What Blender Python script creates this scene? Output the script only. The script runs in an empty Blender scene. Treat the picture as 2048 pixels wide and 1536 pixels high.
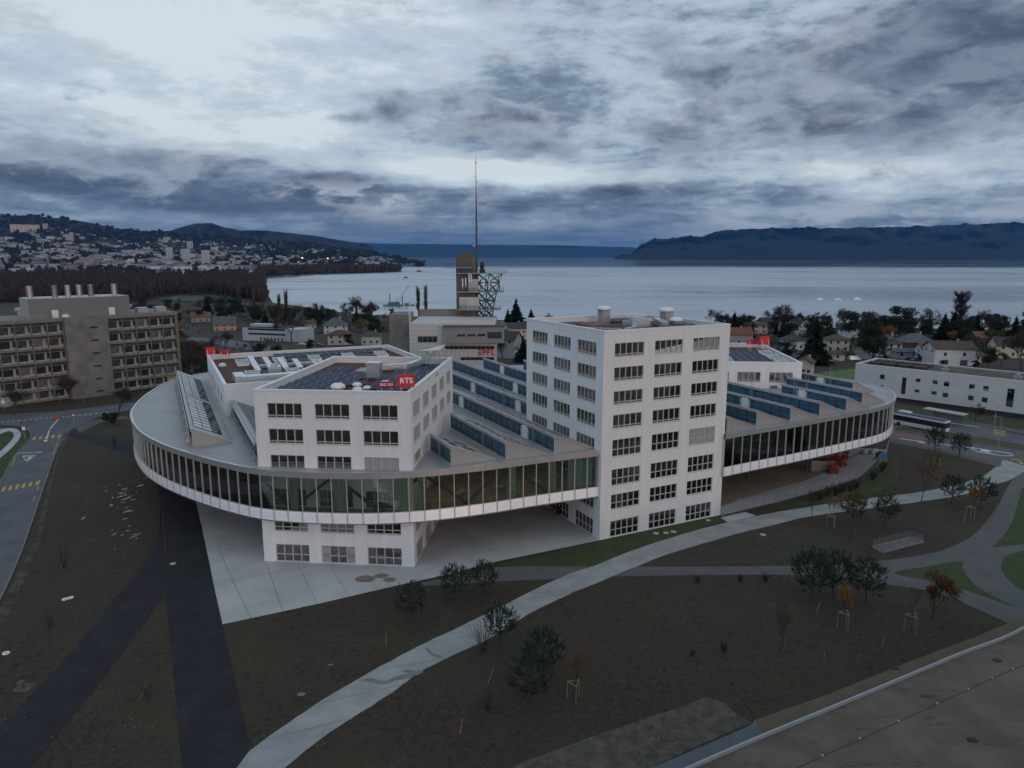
import bpy, bmesh, math, random
from mathutils import Vector, Matrix, noise
from mathutils.geometry import tessellate_polygon

# ---------------------------------------------------------------- camera, sky, sun, exposure
SC = bpy.context.scene
COL = SC.collection
R = math.radians
FPX, PITCH, EYE = 1421.0, R(10.25), 41.0
cam_data = bpy.data.cameras.new("camera")
cam = bpy.data.objects.new("camera", cam_data)
COL.objects.link(cam)
cam.location = (0, 0, EYE)
cam.rotation_euler = (R(90) - PITCH, 0, 0)
cam_data.sensor_width = 36
cam_data.lens = 36 * FPX / 2048
cam_data.clip_start = 0.5
cam_data.clip_end = 90000
SC.camera = cam
SC.view_settings.view_transform = 'Standard'
SC.view_settings.look = 'None'
SC.view_settings.exposure = 0.36
SC.view_settings.gamma = 1.0
SC.cycles.max_bounces = 6
SC.cycles.diffuse_bounces = 3
SC.cycles.glossy_bounces = 3
SC.cycles.transmission_bounces = 4
SC.cycles.transparent_max_bounces = 12
SC.cycles.volume_bounces = 0
SC.cycles.sample_clamp_indirect = 4.0


def ray(px, py):
    x = (px - 1024) / FPX
    y = -(py - 768) / FPX
    return Vector((x, math.cos(PITCH) + y * math.sin(PITCH), -math.sin(PITCH) + y * math.cos(PITCH)))


def at(px, py, z=0.0):
    """the point of the level z that the photograph shows at this pixel"""
    d = ray(px, py)
    t = (z - EYE) / d.z
    return Vector((d.x * t, d.y * t, z))


def deep(px, py, Y):
    d = ray(px, py)
    t = Y / d.y
    return Vector((d.x * t, Y, EYE + d.z * t))


SUN_AZ, SUN_EL = R(147), R(7)
W = bpy.data.worlds.new("World")
SC.world = W
W.use_nodes = True


def build_sky():
    nt = W.node_tree
    nt.nodes.clear()
    N, L = nt.nodes.new, nt.links.new

    def val(v, sock):
        if isinstance(v, (int, float)):
            sock.default_value = v
        elif isinstance(v, (tuple, Vector)):
            sock.default_value = v
        else:
            L(v, sock)

    def m(op, a, b=0.0, c=None, clamp=False):
        n = N('ShaderNodeMath'); n.operation = op; n.use_clamp = clamp
        val(a, n.inputs[0]); val(b, n.inputs[1])
        if c is not None: val(c, n.inputs[2])
        return n.outputs[0]

    def vm(op, a, b):
        n = N('ShaderNodeVectorMath'); n.operation = op
        val(a, n.inputs[0]); val(b, n.inputs[1])
        return n.outputs['Value' if op == 'DOT_PRODUCT' else 'Vector']

    def mr(v, a, b, c=0.0, d=1.0, smooth=True):
        n = N('ShaderNodeMapRange'); n.interpolation_type = 'SMOOTHSTEP' if smooth else 'LINEAR'
        val(v, n.inputs[0])
        for i, x in enumerate((a, b, c, d)): n.inputs[i + 1].default_value = x
        return n.outputs[0]

    def noi(vec, scale, detail, rough, dist=0.0, lac=2.0):
        n = N('ShaderNodeTexNoise'); L(vec, n.inputs['Vector'])
        n.inputs['Scale'].default_value = scale; n.inputs['Detail'].default_value = detail
        n.inputs['Roughness'].default_value = rough; n.inputs['Distortion'].default_value = dist
        n.inputs['Lacunarity'].default_value = lac
        return n.outputs['Fac']

    def ramp(fac, stops):
        n = N('ShaderNodeValToRGB'); L(fac, n.inputs[0])
        e = n.color_ramp.elements
        while len(e) < len(stops): e.new(0.5)
        for i, (p, c) in enumerate(stops):
            e[i].position = p; e[i].color = (*c, 1)
        return n.outputs[0]

    def mix(f, a, b):
        n = N('ShaderNodeMix'); n.data_type = 'RGBA'
        val(f, n.inputs[0])
        for v, s in ((a, n.inputs[6]), (b, n.inputs[7])):
            if isinstance(v, tuple): s.default_value = (*v, 1)
            else: L(v, s)
        return n.outputs[2]

    d = N('ShaderNodeTexCoord').outputs['Generated']
    sx = N('ShaderNodeSeparateXYZ'); L(d, sx.inputs[0])
    x, y, z = sx.outputs
    zc = m('MAXIMUM', z, 0.0)
    q = m('DIVIDE', 1.0, m('ADD', zc, 0.085))
    cb = N('ShaderNodeCombineXYZ')
    L(m('MULTIPLY', x, q), cb.inputs[0]); L(m('MULTIPLY', y, q), cb.inputs[1])
    cb.inputs[2].default_value = 3.7
    P = cb.outputs[0]

    def blob(px, py, wide, tall):
        """soft patch of the sky round a direction, an ellipse in azimuth and elevation"""
        v = ray(px, py).normalized()
        az0, el0 = math.atan2(v.x, v.y), math.asin(v.z)
        a = m('DIVIDE', m('SUBTRACT', m('ARCTAN2', x, y), az0), R(wide))
        e = m('DIVIDE', m('SUBTRACT', m('ARCSINE', z), el0), R(tall))
        r2 = m('ADD', m('MULTIPLY', a, a), m('MULTIPLY', e, e))
        return m('POWER', 2.718, m('MULTIPLY', r2, -1.0))

    # cloud deck seen in perspective, plus lumps that keep their height near the horizon
    az, el = m('ARCTAN2', x, y), m('ARCSINE', zc)
    cc = N('ShaderNodeCombineXYZ'); L(m('MULTIPLY', az, 4.2), cc.inputs[0]); L(m('MULTIPLY', el, 12.0), cc.inputs[1]); cc.inputs[2].default_value = 1.3
    Q = cc.outputs[0]
    big = noi(P, 0.40, 3, 0.5)
    mid = noi(P, 0.95, 12, 0.60, 0.4)
    lump = noi(Q, 1.15, 12, 0.60, 0.25)
    fine = noi(Q, 4.2, 12, 0.70, 0.15)
    t = m('ADD', m('MULTIPLY', m('SUBTRACT', big, 0.5), 0.7), m('MULTIPLY', m('SUBTRACT', mid, 0.5), 1.15))
    t = m('ADD', t, m('MULTIPLY', m('SUBTRACT', lump, 0.5), 1.25))
    t = m('ADD', t, m('MULTIPLY', m('SUBTRACT', fine, 0.5), 0.85))
    bias = SKY_BASE
    for px, py, w, h, k in SKY_BLOBS:
        bias = m('ADD', bias, m('MULTIPLY', blob(px, py, w, h), k))
    t = m('ADD', t, bias, clamp=True)
    col = ramp(t, SKY_RAMP)
    # lower, nearer clouds with firm edges in front of the deck
    c2 = N('ShaderNodeCombineXYZ'); L(m('MULTIPLY', az, 4.2), c2.inputs[0]); L(m('MULTIPLY', el, 9.0), c2.inputs[1]); c2.inputs[2].default_value = 7.7
    S2 = c2.outputs[0]
    form = m('ADD', m('MULTIPLY', noi(S2, 1.5, 12, 0.58, 0.25), 0.7), m('MULTIPLY', noi(S2, 5.5, 10, 0.62, 0.3), 0.3))
    for px, py, w, h, k in CUMULUS:
        form = m('ADD', form, m('MULTIPLY', blob(px, py, w, h), k))
    body = mr(form, 0.545, 0.66)
    inner = mr(noi(S2, 3.6, 10, 0.6, 0.4), 0.36, 0.64)
    rim = mr(form, 0.60, 0.78)
    cloud = mix(inner, (0.066, 0.092, 0.140), (0.165, 0.212, 0.278))
    cloud = mix(rim, (0.28, 0.335, 0.40), cloud)
    col = mix(m('MULTIPLY', body, 0.9), col, cloud)
    # wispy bright upper layer shows through where the deck is thin
    sky = N('ShaderNodeTexSky')
    sky.sky_type = 'NISHITA'; sky.sun_disc = False
    sky.sun_elevation = SUN_EL; sky.sun_rotation = SUN_AZ
    sky.air_density = 1.0; sky.dust_density = 1.5; sky.ozone_density = 2.0
    clear = m('MULTIPLY', m('SUBTRACT', 1.0, mr(t, 0.12, 0.5), clamp=True), mr(z, 0.03, 0.12))
    # low sky: slate haze band over the horizon
    rose = mr(noi(Q, 2.1, 5, 0.5), 0.5, 0.72)
    warm = N('ShaderNodeMix'); warm.data_type = 'RGBA'; warm.blend_type = 'MULTIPLY'
    L(rose, warm.inputs[0]); L(col, warm.inputs[6]); warm.inputs[7].default_value = (1.04, 0.98, 0.95, 1)
    col = warm.outputs[2]
    low = m('SUBTRACT', 1.0, mr(z, 0.015, 0.088))
    streak = mr(noi(P, 0.8, 7, 0.6, 0.3), 0.44, 0.70)
    band = mix(streak, (0.066, 0.108, 0.172), (0.150, 0.200, 0.275))
    # small lit cumulus low over the lake and along the mountain top
    puff = mr(noi(Q, 3.2, 10, 0.58, 0.2), 0.45, 0.57)
    where = m('ADD', m('ADD', blob(640, 385, 4.5, 0.9), blob(790, 405, 3, 1.3)), m('ADD', blob(1640, 440, 9, 0.9), blob(1920, 438, 9, 0.9)), clamp=True)
    puff = m('MULTIPLY', puff, where)
    col = mix(m('MULTIPLY', low, 0.85), col, band)
    col = mix(m('MULTIPLY', puff, 0.85), col, (0.36, 0.40, 0.46))
    # the half of the sky behind the camera: brighter broken cloud with the low sun in it
    back = mr(y, 0.15, -0.5)
    glow = m('POWER', 2.718, m('MULTIPLY', m('SUBTRACT', 1.0, vm('DOT_PRODUCT', d, (math.sin(SUN_AZ), math.cos(SUN_AZ), 0.1))), -3.0))
    backcol = mix(glow, (0.36, 0.46, 0.57), (0.62, 0.56, 0.53))
    col = mix(back, col, backcol)
    b1 = N('ShaderNodeBackground'); L(sky.outputs[0], b1.inputs[0]); b1.inputs[1].default_value = 0.06
    b2 = N('ShaderNodeBackground'); L(col, b2.inputs[0]); b2.inputs[1].default_value = 1.0
    ms = N('ShaderNodeMixShader')
    L(m('SUBTRACT', 1.0, m('MULTIPLY', clear, 0.35)), ms.inputs[0]); L(b1.outputs[0], ms.inputs[1]); L(b2.outputs[0], ms.inputs[2])
    L(ms.outputs[0], N('ShaderNodeOutputWorld').inputs[0])


SKY_BASE = 0.50
SKY_RAMP = [(0.0, (0.74, 0.82, 0.88)), (0.18, (0.55, 0.64, 0.72)), (0.40, (0.335, 0.415, 0.50)),
            (0.60, (0.165, 0.22, 0.295)), (0.80, (0.090, 0.122, 0.178)), (1.0, (0.052, 0.075, 0.118))]
CUMULUS = [(1030, 235, 3.8, 2.0, 0.20), (790, 205, 2.4, 1.4, 0.19), (690, 238, 2.5, .7, 0.13), (1090, 298, 3.2, .8, 0.16), (1650, 265, 11, 2.2, 0.20), (1900, 180, 9, 3.2, 0.20), (1440, 165, 7, 2.8, 0.17), (1700, 110, 8, 2.2, .10), (1960, 30, 7, 3.4, .20),
           (60, 290, 8, 1.0, 0.12), (250, 325, 8, .8, 0.08), (350, 60, 22, 6, -0.14), (930, 345, 6, .8, -0.2), (1560, 80, 5, 1.5, -0.08), (60, 170, 5, 1, .05), (480, 240, 4, .6, .06)]
# px, py, width, height (degrees), how much thicker (+) or thinner (-) the deck is there
SKY_BLOBS = [(300, 60, 24, 6, -0.36), (930, 338, 6.5, 1.1, -0.78), (480, 262, 15, 1.2, -0.36), (1080, 350, 10, 0.9, -0.45), (1400, 358, 16, 0.6, -0.30), (180, 190, 10, 1.3, -0.18), (700, 150, 8, 3, -0.16),
             (1700, 255, 16, 3.5, 0.10), (1990, 40, 8, 4, 0.26), (1040, 240, 4.2, 2.2, 0.12), (800, 200, 3.0, 1.6, 0.08), (1420, 285, 6, 1.0, 0.08),
             (100, 345, 14, 2.0, 0.30), (500, 385, 16, 1.8, 0.30), (1500, 110, 10, 2.5, -0.05), (40, 265, 5, 1.0, 0.20), (1250, 395, 20, 1.5, 0.16)]
build_sky()

sun_data = bpy.data.lights.new("sun", 'SUN')
sun_data.energy = 0.30
sun_data.angle = R(18)
sun_data.color = (1.0, 0.66, 0.48)
sun = bpy.data.objects.new("sun", sun_data)
COL.objects.link(sun)
sun.rotation_euler = (R(90) - SUN_EL, 0, math.pi - SUN_AZ)
sun.location = (60, -80, 60)

# ---------------------------------------------------------------- helpers
rnd = random.Random(7)


class MB:
    """collects faces; build() links them as one mesh object"""
    def __init__(s):
        s.v, s.f, s.m = [], [], []
        s.mat = 0

    def vert(s, p):
        s.v.append((p[0], p[1], p[2])); return len(s.v) - 1

    def face(s, pts):
        i = len(s.v)
        s.v.extend((p[0], p[1], p[2]) for p in pts)
        s.f.append(tuple(range(i, i + len(pts)))); s.m.append(s.mat)

    def idx(s, t):
        s.f.append(tuple(t)); s.m.append(s.mat)

    def box(s, a, b, M=None):
        x0, y0, z0 = a; x1, y1, z1 = b
        c = [(x0, y0, z0), (x1, y0, z0), (x1, y1, z0), (x0, y1, z0), (x0, y0, z1), (x1, y0, z1), (x1, y1, z1), (x0, y1, z1)]
        if M is not None: c = [M @ Vector(p) for p in c]
        i = len(s.v); s.v.extend(tuple(p) for p in c)
        for q in ((3, 2, 1, 0), (4, 5, 6, 7), (0, 1, 5, 4), (1, 2, 6, 5), (2, 3, 7, 6), (3, 0, 4, 7)):
            s.idx([i + k for k in q])

    def bar(s, p, q, w, h=None):
        """square bar from p to q"""
        p, q = Vector(p), Vector(q); h = h or w
        d = q - p; n = d.normalized()
        up = Vector((0, 0, 1)) if abs(n.z) < 0.95 else Vector((1, 0, 0))
        a = n.cross(up).normalized() * (w / 2); b = a.cross(n).normalized() * (h / 2)
        i = len(s.v)
        for c in (p, q):
            for k in (-a - b, a - b, a + b, -a + b): s.v.append(tuple(c + k))
        for k in range(4): s.idx((i + k, i + (k + 1) % 4, i + 4 + (k + 1) % 4, i + 4 + k))
        s.idx((i + 3, i + 2, i + 1, i)); s.idx((i + 4, i + 5, i + 6, i + 7))

    def tube(s, p, q, r0, r1=None, n=8, caps=True):
        p, q = Vector(p), Vector(q); r1 = r0 if r1 is None else r1
        d = (q - p).normalized()
        up = Vector((0, 0, 1)) if abs(d.z) < 0.95 else Vector((1, 0, 0))
        a = d.cross(up).normalized(); b = a.cross(d).normalized()
        i = len(s.v)
        for c, r in ((p, r0), (q, r1)):
            for k in range(n):
                t = 2 * math.pi * k / n
                s.v.append(tuple(c + (a * math.cos(t) + b * math.sin(t)) * r))
        for k in range(n): s.idx((i + k, i + (k + 1) % n, i + n + (k + 1) % n, i + n + k))
        if caps:
            s.idx([i + k for k in range(n)][::-1]); s.idx([i + n + k for k in range(n)])

    def prism(s, poly, z0, z1, top=True, bottom=True, sides=True):
        n = len(poly)
        i = len(s.v)
        s.v.extend((p[0], p[1], z0) for p in poly); s.v.extend((p[0], p[1], z1) for p in poly)
        ar = sum(poly[k][0] * poly[(k + 1) % n][1] - poly[(k + 1) % n][0] * poly[k][1] for k in range(n))
        tri = tessellate_polygon([[Vector((p[0], p[1], 0)) for p in poly]]) if n > 4 else [(0, 1, 2), (0, 2, 3)][:n - 2]
        for t in tri:
            a2 = sum(poly[t[k]][0] * poly[t[(k + 1) % 3]][1] - poly[t[(k + 1) % 3]][0] * poly[t[k]][1] for k in range(3))
            u = t if a2 > 0 else t[::-1]
            if top: s.idx([i + n + k for k in u])
            if bottom: s.idx([i + k for k in u[::-1]])
        if sides:
            for k in range(n):
                j = (k + 1) % n
                q = (i + k, i + j, i + n + j, i + n + k)
                s.idx(q if ar > 0 else q[::-1])

    def lathe(s, prof, n=12, c=(0, 0, 0)):
        i = len(s.v)
        for r, z in prof:
            for k in range(n):
                t = 2 * math.pi * k / n
                s.v.append((c[0] + r * math.cos(t), c[1] + r * math.sin(t), c[2] + z))
        for j in range(len(prof) - 1):
            for k in range(n):
                a, b = i + j * n + k, i + j * n + (k + 1) % n
                s.idx((a, b, b + n, a + n))

    def mesh(s, name, mats, smooth=False):
        me = bpy.data.meshes.new(name)
        me.from_pydata(s.v, [], s.f)
        for mt in (mats if isinstance(mats, (list, tuple)) else [mats]): me.materials.append(mt)
        if any(s.m): me.polygons.foreach_set('material_index', s.m)
        if smooth: me.polygons.foreach_set('use_smooth', [True] * len(me.polygons))
        me.update()
        return me

    def build(s, name, mats, parent=None, smooth=False):
        return link(name, s.mesh(name, mats, smooth), parent)


def link(name, data, parent=None, loc=None, rz=None):
    o = bpy.data.objects.new(name, data)
    COL.objects.link(o)
    if parent is not None: o.parent = parent
    if loc is not None: o.location = loc
    if rz is not None: o.rotation_euler = (0, 0, rz)
    return o


def text_mesh(cu, mt):
    """lettering as a plain mesh"""
    t = bpy.data.objects.new('lettering', cu); COL.objects.link(t)
    bpy.context.view_layer.update()
    me = bpy.data.meshes.new_from_object(t.evaluated_get(bpy.context.evaluated_depsgraph_get()))
    bpy.data.objects.remove(t); me.materials.clear(); me.materials.append(mt)
    return me


def tag(o, label, cat, group=None, kind=None):
    if label: o['label'] = label
    if cat: o['category'] = cat
    if group: o['group'] = group
    if kind: o['kind'] = kind
    return o


def thing(name, label, cat, loc=(0, 0, 0), rz=0.0, group=None):
    o = bpy.data.objects.new(name, None)
    o.empty_display_size = 0.5
    COL.objects.link(o)
    o.location = loc; o.rotation_euler = (0, 0, rz)
    return tag(o, label, cat, group)


def struct(name, mb, mats, smooth=False):
    o = mb.build(name, mats, None, smooth)
    o['kind'] = 'structure'
    return o


def kids(o):
    return [c for c in COL.objects if c.parent == o]


KIDS = {}


def copy_thing(o, loc, rz=0.0, scale=None, label=None, group=None):
    """a copy of a thing, its parts and their sub-parts"""
    if o.name not in KIDS:
        KIDS[o.name] = [(c, kids(c)) for c in kids(o)]
    n = o.copy(); COL.objects.link(n)
    n.location = loc; n.rotation_euler = (0, 0, rz)
    if scale: n.scale = scale if isinstance(scale, tuple) else (scale,) * 3
    if label: n['label'] = label
    if group: n['group'] = group
    for c, sub in KIDS[o.name]:
        k = c.copy(); COL.objects.link(k); k.parent = n
        for g in sub:
            h = g.copy(); COL.objects.link(h); h.parent = k
    return n


def smoothstep(t):
    t = max(0.0, min(1.0, t)); return t * t * (3 - 2 * t)


def spline(pts, n=6, closed=False):
    """Catmull-Rom through 2D points"""
    P = [Vector((p[0], p[1])) for p in pts]; out = []; m = len(P)
    for i in range(m if closed else m - 1):
        if closed: a, b, c, d = P[i - 1], P[i], P[(i + 1) % m], P[(i + 2) % m]
        else: a, b, c, d = P[max(i - 1, 0)], P[i], P[i + 1], P[min(i + 2, m - 1)]
        for k in range(n):
            t = k / n
            out.append(0.5 * (2 * b + (c - a) * t + (2 * a - 5 * b + 4 * c - d) * t * t + (3 * b - a - 3 * c + d) * t ** 3))
    if not closed: out.append(P[-1])
    return out


# ---------------------------------------------------------------- materials
MATS = {}


def mat(name, col, rough=0.7, metal=0.0, var=0.0, scale=1.0, col2=None, detail=5, bump=0.0, bscale=None, spec=0.5, stretch=None, contrast=(0.35, 0.65), wave=None):
    """Principled material; var/col2 mottle the colour with noise in object space"""
    if name in MATS: return MATS[name]
    mt = bpy.data.materials.new(name); mt.use_nodes = True
    nt = mt.node_tree; N, L = nt.nodes.new, nt.links.new
    b = nt.nodes['Principled BSDF']
    b.inputs['Base Color'].default_value = (*col, 1)
    b.inputs['Roughness'].default_value = rough
    b.inputs['Metallic'].default_value = metal
    b.inputs['Specular IOR Level'].default_value = spec
    vec = None
    if var or col2 or bump or wave:
        tc = N('ShaderNodeTexCoord'); vec = tc.outputs['Object']
        if stretch:
            mp = N('ShaderNodeMapping'); mp.inputs['Scale'].default_value = stretch
            L(vec, mp.inputs[0]); vec = mp.outputs[0]
    if var or col2:
        n = N('ShaderNodeTexNoise'); L(vec, n.inputs['Vector'])
        n.inputs['Scale'].default_value = scale; n.inputs['Detail'].default_value = detail
        n.inputs['Roughness'].default_value = 0.6
        r = N('ShaderNodeMapRange'); L(n.outputs['Fac'], r.inputs[0])
        r.inputs[1].default_value, r.inputs[2].default_value = contrast
        mx = N('ShaderNodeMix'); mx.data_type = 'RGBA'; L(r.outputs[0], mx.inputs[0])
        c2 = col2 or tuple(min(1, c * (1 + var)) for c in col)
        c1 = col if col2 else tuple(c * (1 - var) for c in col)
        mx.inputs[6].default_value = (*c1, 1); mx.inputs[7].default_value = (*c2, 1)
        L(mx.outputs[2], b.inputs['Base Color'])
    if wave:
        # (axis, scale, darkening)
        w = N('ShaderNodeTexWave'); w.bands_direction = wave[0]; w.inputs['Scale'].default_value = wave[1]
        L(N('ShaderNodeTexCoord').outputs['Object'], w.inputs[0])
        bp = N('ShaderNodeBump'); bp.inputs['Strength'].default_value = wave[2]; bp.inputs['Distance'].default_value = 0.05
        L(w.outputs['Fac'], bp.inputs['Height']); L(bp.outputs[0], b.inputs['Normal'])
    if bump:
        n2 = N('ShaderNodeTexNoise'); L(vec, n2.inputs['Vector'])
        n2.inputs['Scale'].default_value = bscale or scale * 4; n2.inputs['Detail'].default_value = 6
        bp = N('ShaderNodeBump'); bp.inputs['Strength'].default_value = bump; bp.inputs['Distance'].default_value = 0.1
        L(n2.outputs['Fac'], bp.inputs['Height']); L(bp.outputs[0], b.inputs['Normal'])
    MATS[name] = mt
    return mt


def glass_mat(name, tint, refl=1.0, rough=0.02, blend=0.10):
    """thin pane: tinted see-through with a fresnel mirror"""
    if name in MATS: return MATS[name]
    mt = bpy.data.materials.new(name); mt.use_nodes = True
    nt = mt.node_tree; N, L = nt.nodes.new, nt.links.new
    nt.nodes.clear()
    tr = N('ShaderNodeBsdfTransparent'); tr.inputs[0].default_value = (*tint, 1)
    gl = N('ShaderNodeBsdfGlossy'); gl.inputs['Roughness'].default_value = rough; gl.inputs[0].default_value = (refl, refl, refl, 1)
    lw = N('ShaderNodeLayerWeight'); lw.inputs[0].default_value = 0.35
    mr = N('ShaderNodeMapRange'); L(lw.outputs['Fresnel'], mr.inputs[0]); mr.inputs[3].default_value = blend; mr.inputs[4].default_value = 1.0
    ms = N('ShaderNodeMixShader'); L(mr.outputs[0], ms.inputs[0]); L(tr.outputs[0], ms.inputs[1]); L(gl.outputs[0], ms.inputs[2])
    L(ms.outputs[0], N('ShaderNodeOutputMaterial').inputs[0])
    MATS[name] = mt
    return mt


def emit(name, col, s):
    if name in MATS: return MATS[name]
    mt = bpy.data.materials.new(name); mt.use_nodes = True
    b = mt.node_tree.nodes['Principled BSDF']
    b.inputs['Base Color'].default_value = (*col, 1)
    b.inputs['Emission Color'].default_value = (*col, 1); b.inputs['Emission Strength'].default_value = s
    MATS[name] = mt
    return mt


WHITE = mat('white render', (0.77, 0.77, 0.775), 0.85, var=0.045, scale=1.1, stretch=(1, 1, 0.12), bump=0.05, bscale=30)
COPING = mat('white coping metal', (0.8, 0.8, 0.8), 0.45, 0.2, var=0.03, scale=1)
FRAME = mat('beige window frame', (0.50, 0.48, 0.45), 0.5)
ALU = mat('aluminium', (0.62, 0.62, 0.62), 0.38, 0.75, var=0.06, scale=0.8)
STEEL = mat('galvanised steel', (0.45, 0.46, 0.47), 0.4, 0.8, var=0.2, scale=3)
SILVER = mat('bright duct metal', (0.7, 0.72, 0.74), 0.3, 0.85, var=0.12, scale=2, bump=0.2, bscale=4)
DARK = mat('dark interior', (0.035, 0.036, 0.038), 0.9)
SLAB = mat('interior floor', (0.16, 0.14, 0.12), 0.8, var=0.2, scale=0.7)
BLIND = mat('grey blind', (0.33, 0.33, 0.345), 0.8, var=0.1, scale=1.5)
GLASS = glass_mat('window glass', (0.80, 0.83, 0.82), 0.9, 0.02, 0.17)
GREEN_GLASS = glass_mat('green tinted glass', (0.88, 0.95, 0.92), 0.9, 0.02, 0.17)
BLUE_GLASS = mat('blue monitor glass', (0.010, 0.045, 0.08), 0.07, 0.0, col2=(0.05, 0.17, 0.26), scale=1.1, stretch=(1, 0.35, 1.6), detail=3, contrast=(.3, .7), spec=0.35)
CONCRETE = mat('raw concrete', (0.19, 0.185, 0.165), 0.9, var=0.22, scale=0.35, bump=0.1, bscale=6)
ROOFSTEEL = mat('standing seam roof', (0.40, 0.40, 0.41), 0.5, 0.35, var=0.08, scale=0.25, wave=('X', 4.0, 0.35))
PV = mat('solar panel glass', (0.028, 0.045, 0.085), 0.4, 0.0, var=0.2, scale=0.4, spec=0.08)
RED = mat('sign red', (0.62, 0.02, 0.025), 0.45)
SUBSTRATE = mat('green roof substrate', (0.13, 0.055, 0.04), 0.95, col2=(0.07, 0.04, 0.03), scale=1.2, bump=0.4, bscale=9)
LETTER = mat('sign lettering white', (0.85, 0.85, 0.85), 0.5)
BLACK = mat('black rubber', (0.02, 0.02, 0.021), 0.7)
BARK = mat('bark', (0.07, 0.055, 0.042), 0.95, var=0.3, scale=4)
# ---------------------------------------------------------------- the setting: ground, lake, mountains, roads, paths
LAKE_Z = -9.0


def gz(y):
    return -8.0 * smoothstep((y - 240) / 230)


def atg(px, py):
    """ground point under a pixel on the sloping land towards the lake"""
    z = 0.0
    for _ in range(12):
        p = at(px, py, z); z = gz(p.y)
    return Vector((p.x, p.y, z))


def lerp_table(tab, x):
    if x <= tab[0][0]: return tab[0][1]
    for (a, va), (b, vb) in zip(tab, tab[1:]):
        if x <= b: return va + (vb - va) * (x - a) / (b - a)
    return tab[-1][1]


NEAR_SHORE = [(-400, 547), (500, 547), (524, 549), (527, 580), (522, 604), (560, 607), (600, 613), (640, 621), (700, 626), (765, 630), (830, 633), (1000, 640),
              (1200, 645), (1430, 650), (1600, 655), (1800, 655), (2100, 662), (3200, 668)]
FAR_SHORE = [(524, 558), (560, 554), (640, 550), (700, 548), (760, 546), (800, 543), (845, 533), (868, 530)]

GROUND = mat('bare soil and thin grass', (0.043, 0.037, 0.030), 0.95, col2=(0.062, 0.050, 0.037), scale=0.06, detail=10, bump=0.25, bscale=5.3)


def ground_material():
    nt = GROUND.node_tree; N, L = nt.nodes.new, nt.links.new
    b = nt.nodes['Principled BSDF']
    tc = N('ShaderNodeTexCoord')

    def noi(s, d, ro=0.6):
        n = N('ShaderNodeTexNoise'); L(tc.outputs['Object'], n.inputs['Vector'])
        n.inputs['Scale'].default_value = s; n.inputs['Detail'].default_value = d; n.inputs['Roughness'].default_value = ro
        return n.outputs['Fac']

    def mr(v, a, c):
        n = N('ShaderNodeMapRange'); n.interpolation_type = 'SMOOTHSTEP'; L(v, n.inputs[0]); n.inputs[1].default_value = a; n.inputs[2].default_value = c
        return n.outputs[0]

    def mx(f, a, c):
        n = N('ShaderNodeMix'); n.data_type = 'RGBA'; L(f, n.inputs[0])
        for v, s in ((a, n.inputs[6]), (c, n.inputs[7])):
            if isinstance(v, tuple): s.default_value = (*v, 1)
            else: L(v, s)
        return n.outputs[2]
    soil = mx(mr(noi(1.7, 12, 0.78), 0.3, 0.75), (0.022, 0.0150, 0.0098), (0.070, 0.049, 0.033))
    grass = mx(mr(noi(2.5, 8, 0.7), 0.3, 0.7), (0.026, 0.026, 0.0105), (0.056, 0.051, 0.022))
    c = mx(mr(noi(0.055, 10, 0.7), 0.46, 0.62), soil, grass)
    pale = mr(noi(0.16, 12, 0.8), 0.56, 0.74)
    c = mx(pale, c, (0.095, 0.080, 0.064))
    L(c, b.inputs['Base Color'])


ground_material()


def build_ground():
    mb = MB()
    rat = [-8, -4, -2.2, -1.4, -1.0] + [-0.86 + i * 0.0125 for i in range(138)] + [1.0, 1.4, 2.2, 4, 8]
    # extra columns where the shore turns
    rat += [-0.3490, -0.3475, -0.3505, -0.3525]
    rat.sort()
    ts = [0, 0.02, 0.05, 0.09, 0.14, 0.2, 0.27, 0.34, 0.42, 0.5, 0.58, 0.66, 0.74, 0.82, 0.9, 0.96, 1.0]
    rows = []
    for q in rat:
        px = 1024 + q * FPX * 1.008
        py = lerp_table(NEAR_SHORE, px)
        Ys = at(px, py, LAKE_Z).y
        col = []
        for t in ts:
            Y = 12 + (Ys - 12) * t
            z = gz(Y) if Y < 470 else -8.0
            if t == 1.0: z = LAKE_Z + 0.02
            if Y > 470: z += 0.5 * noise.noise((q * 30, Y / 60, 0)) if t < 0.95 else 0
            col.append(mb.vert((q * Y, Y, z)))
        col.append(mb.vert((q * (Ys + 6), Ys + 6, LAKE_Z - 5)))
        rows.append(col)
    for a, b in zip(rows, rows[1:]):
        for k in range(len(ts)):
            mb.idx((a[k], b[k], b[k + 1], a[k + 1]))
    mb.face([(-4000, -3000, 0), (4000, -3000, 0), (4000, 12, 0), (-4000, 12, 0)])
    struct('ground', mb, GROUND)


build_ground()

WATER = bpy.data.materials.new('lake water'); WATER.use_nodes = True


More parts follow.
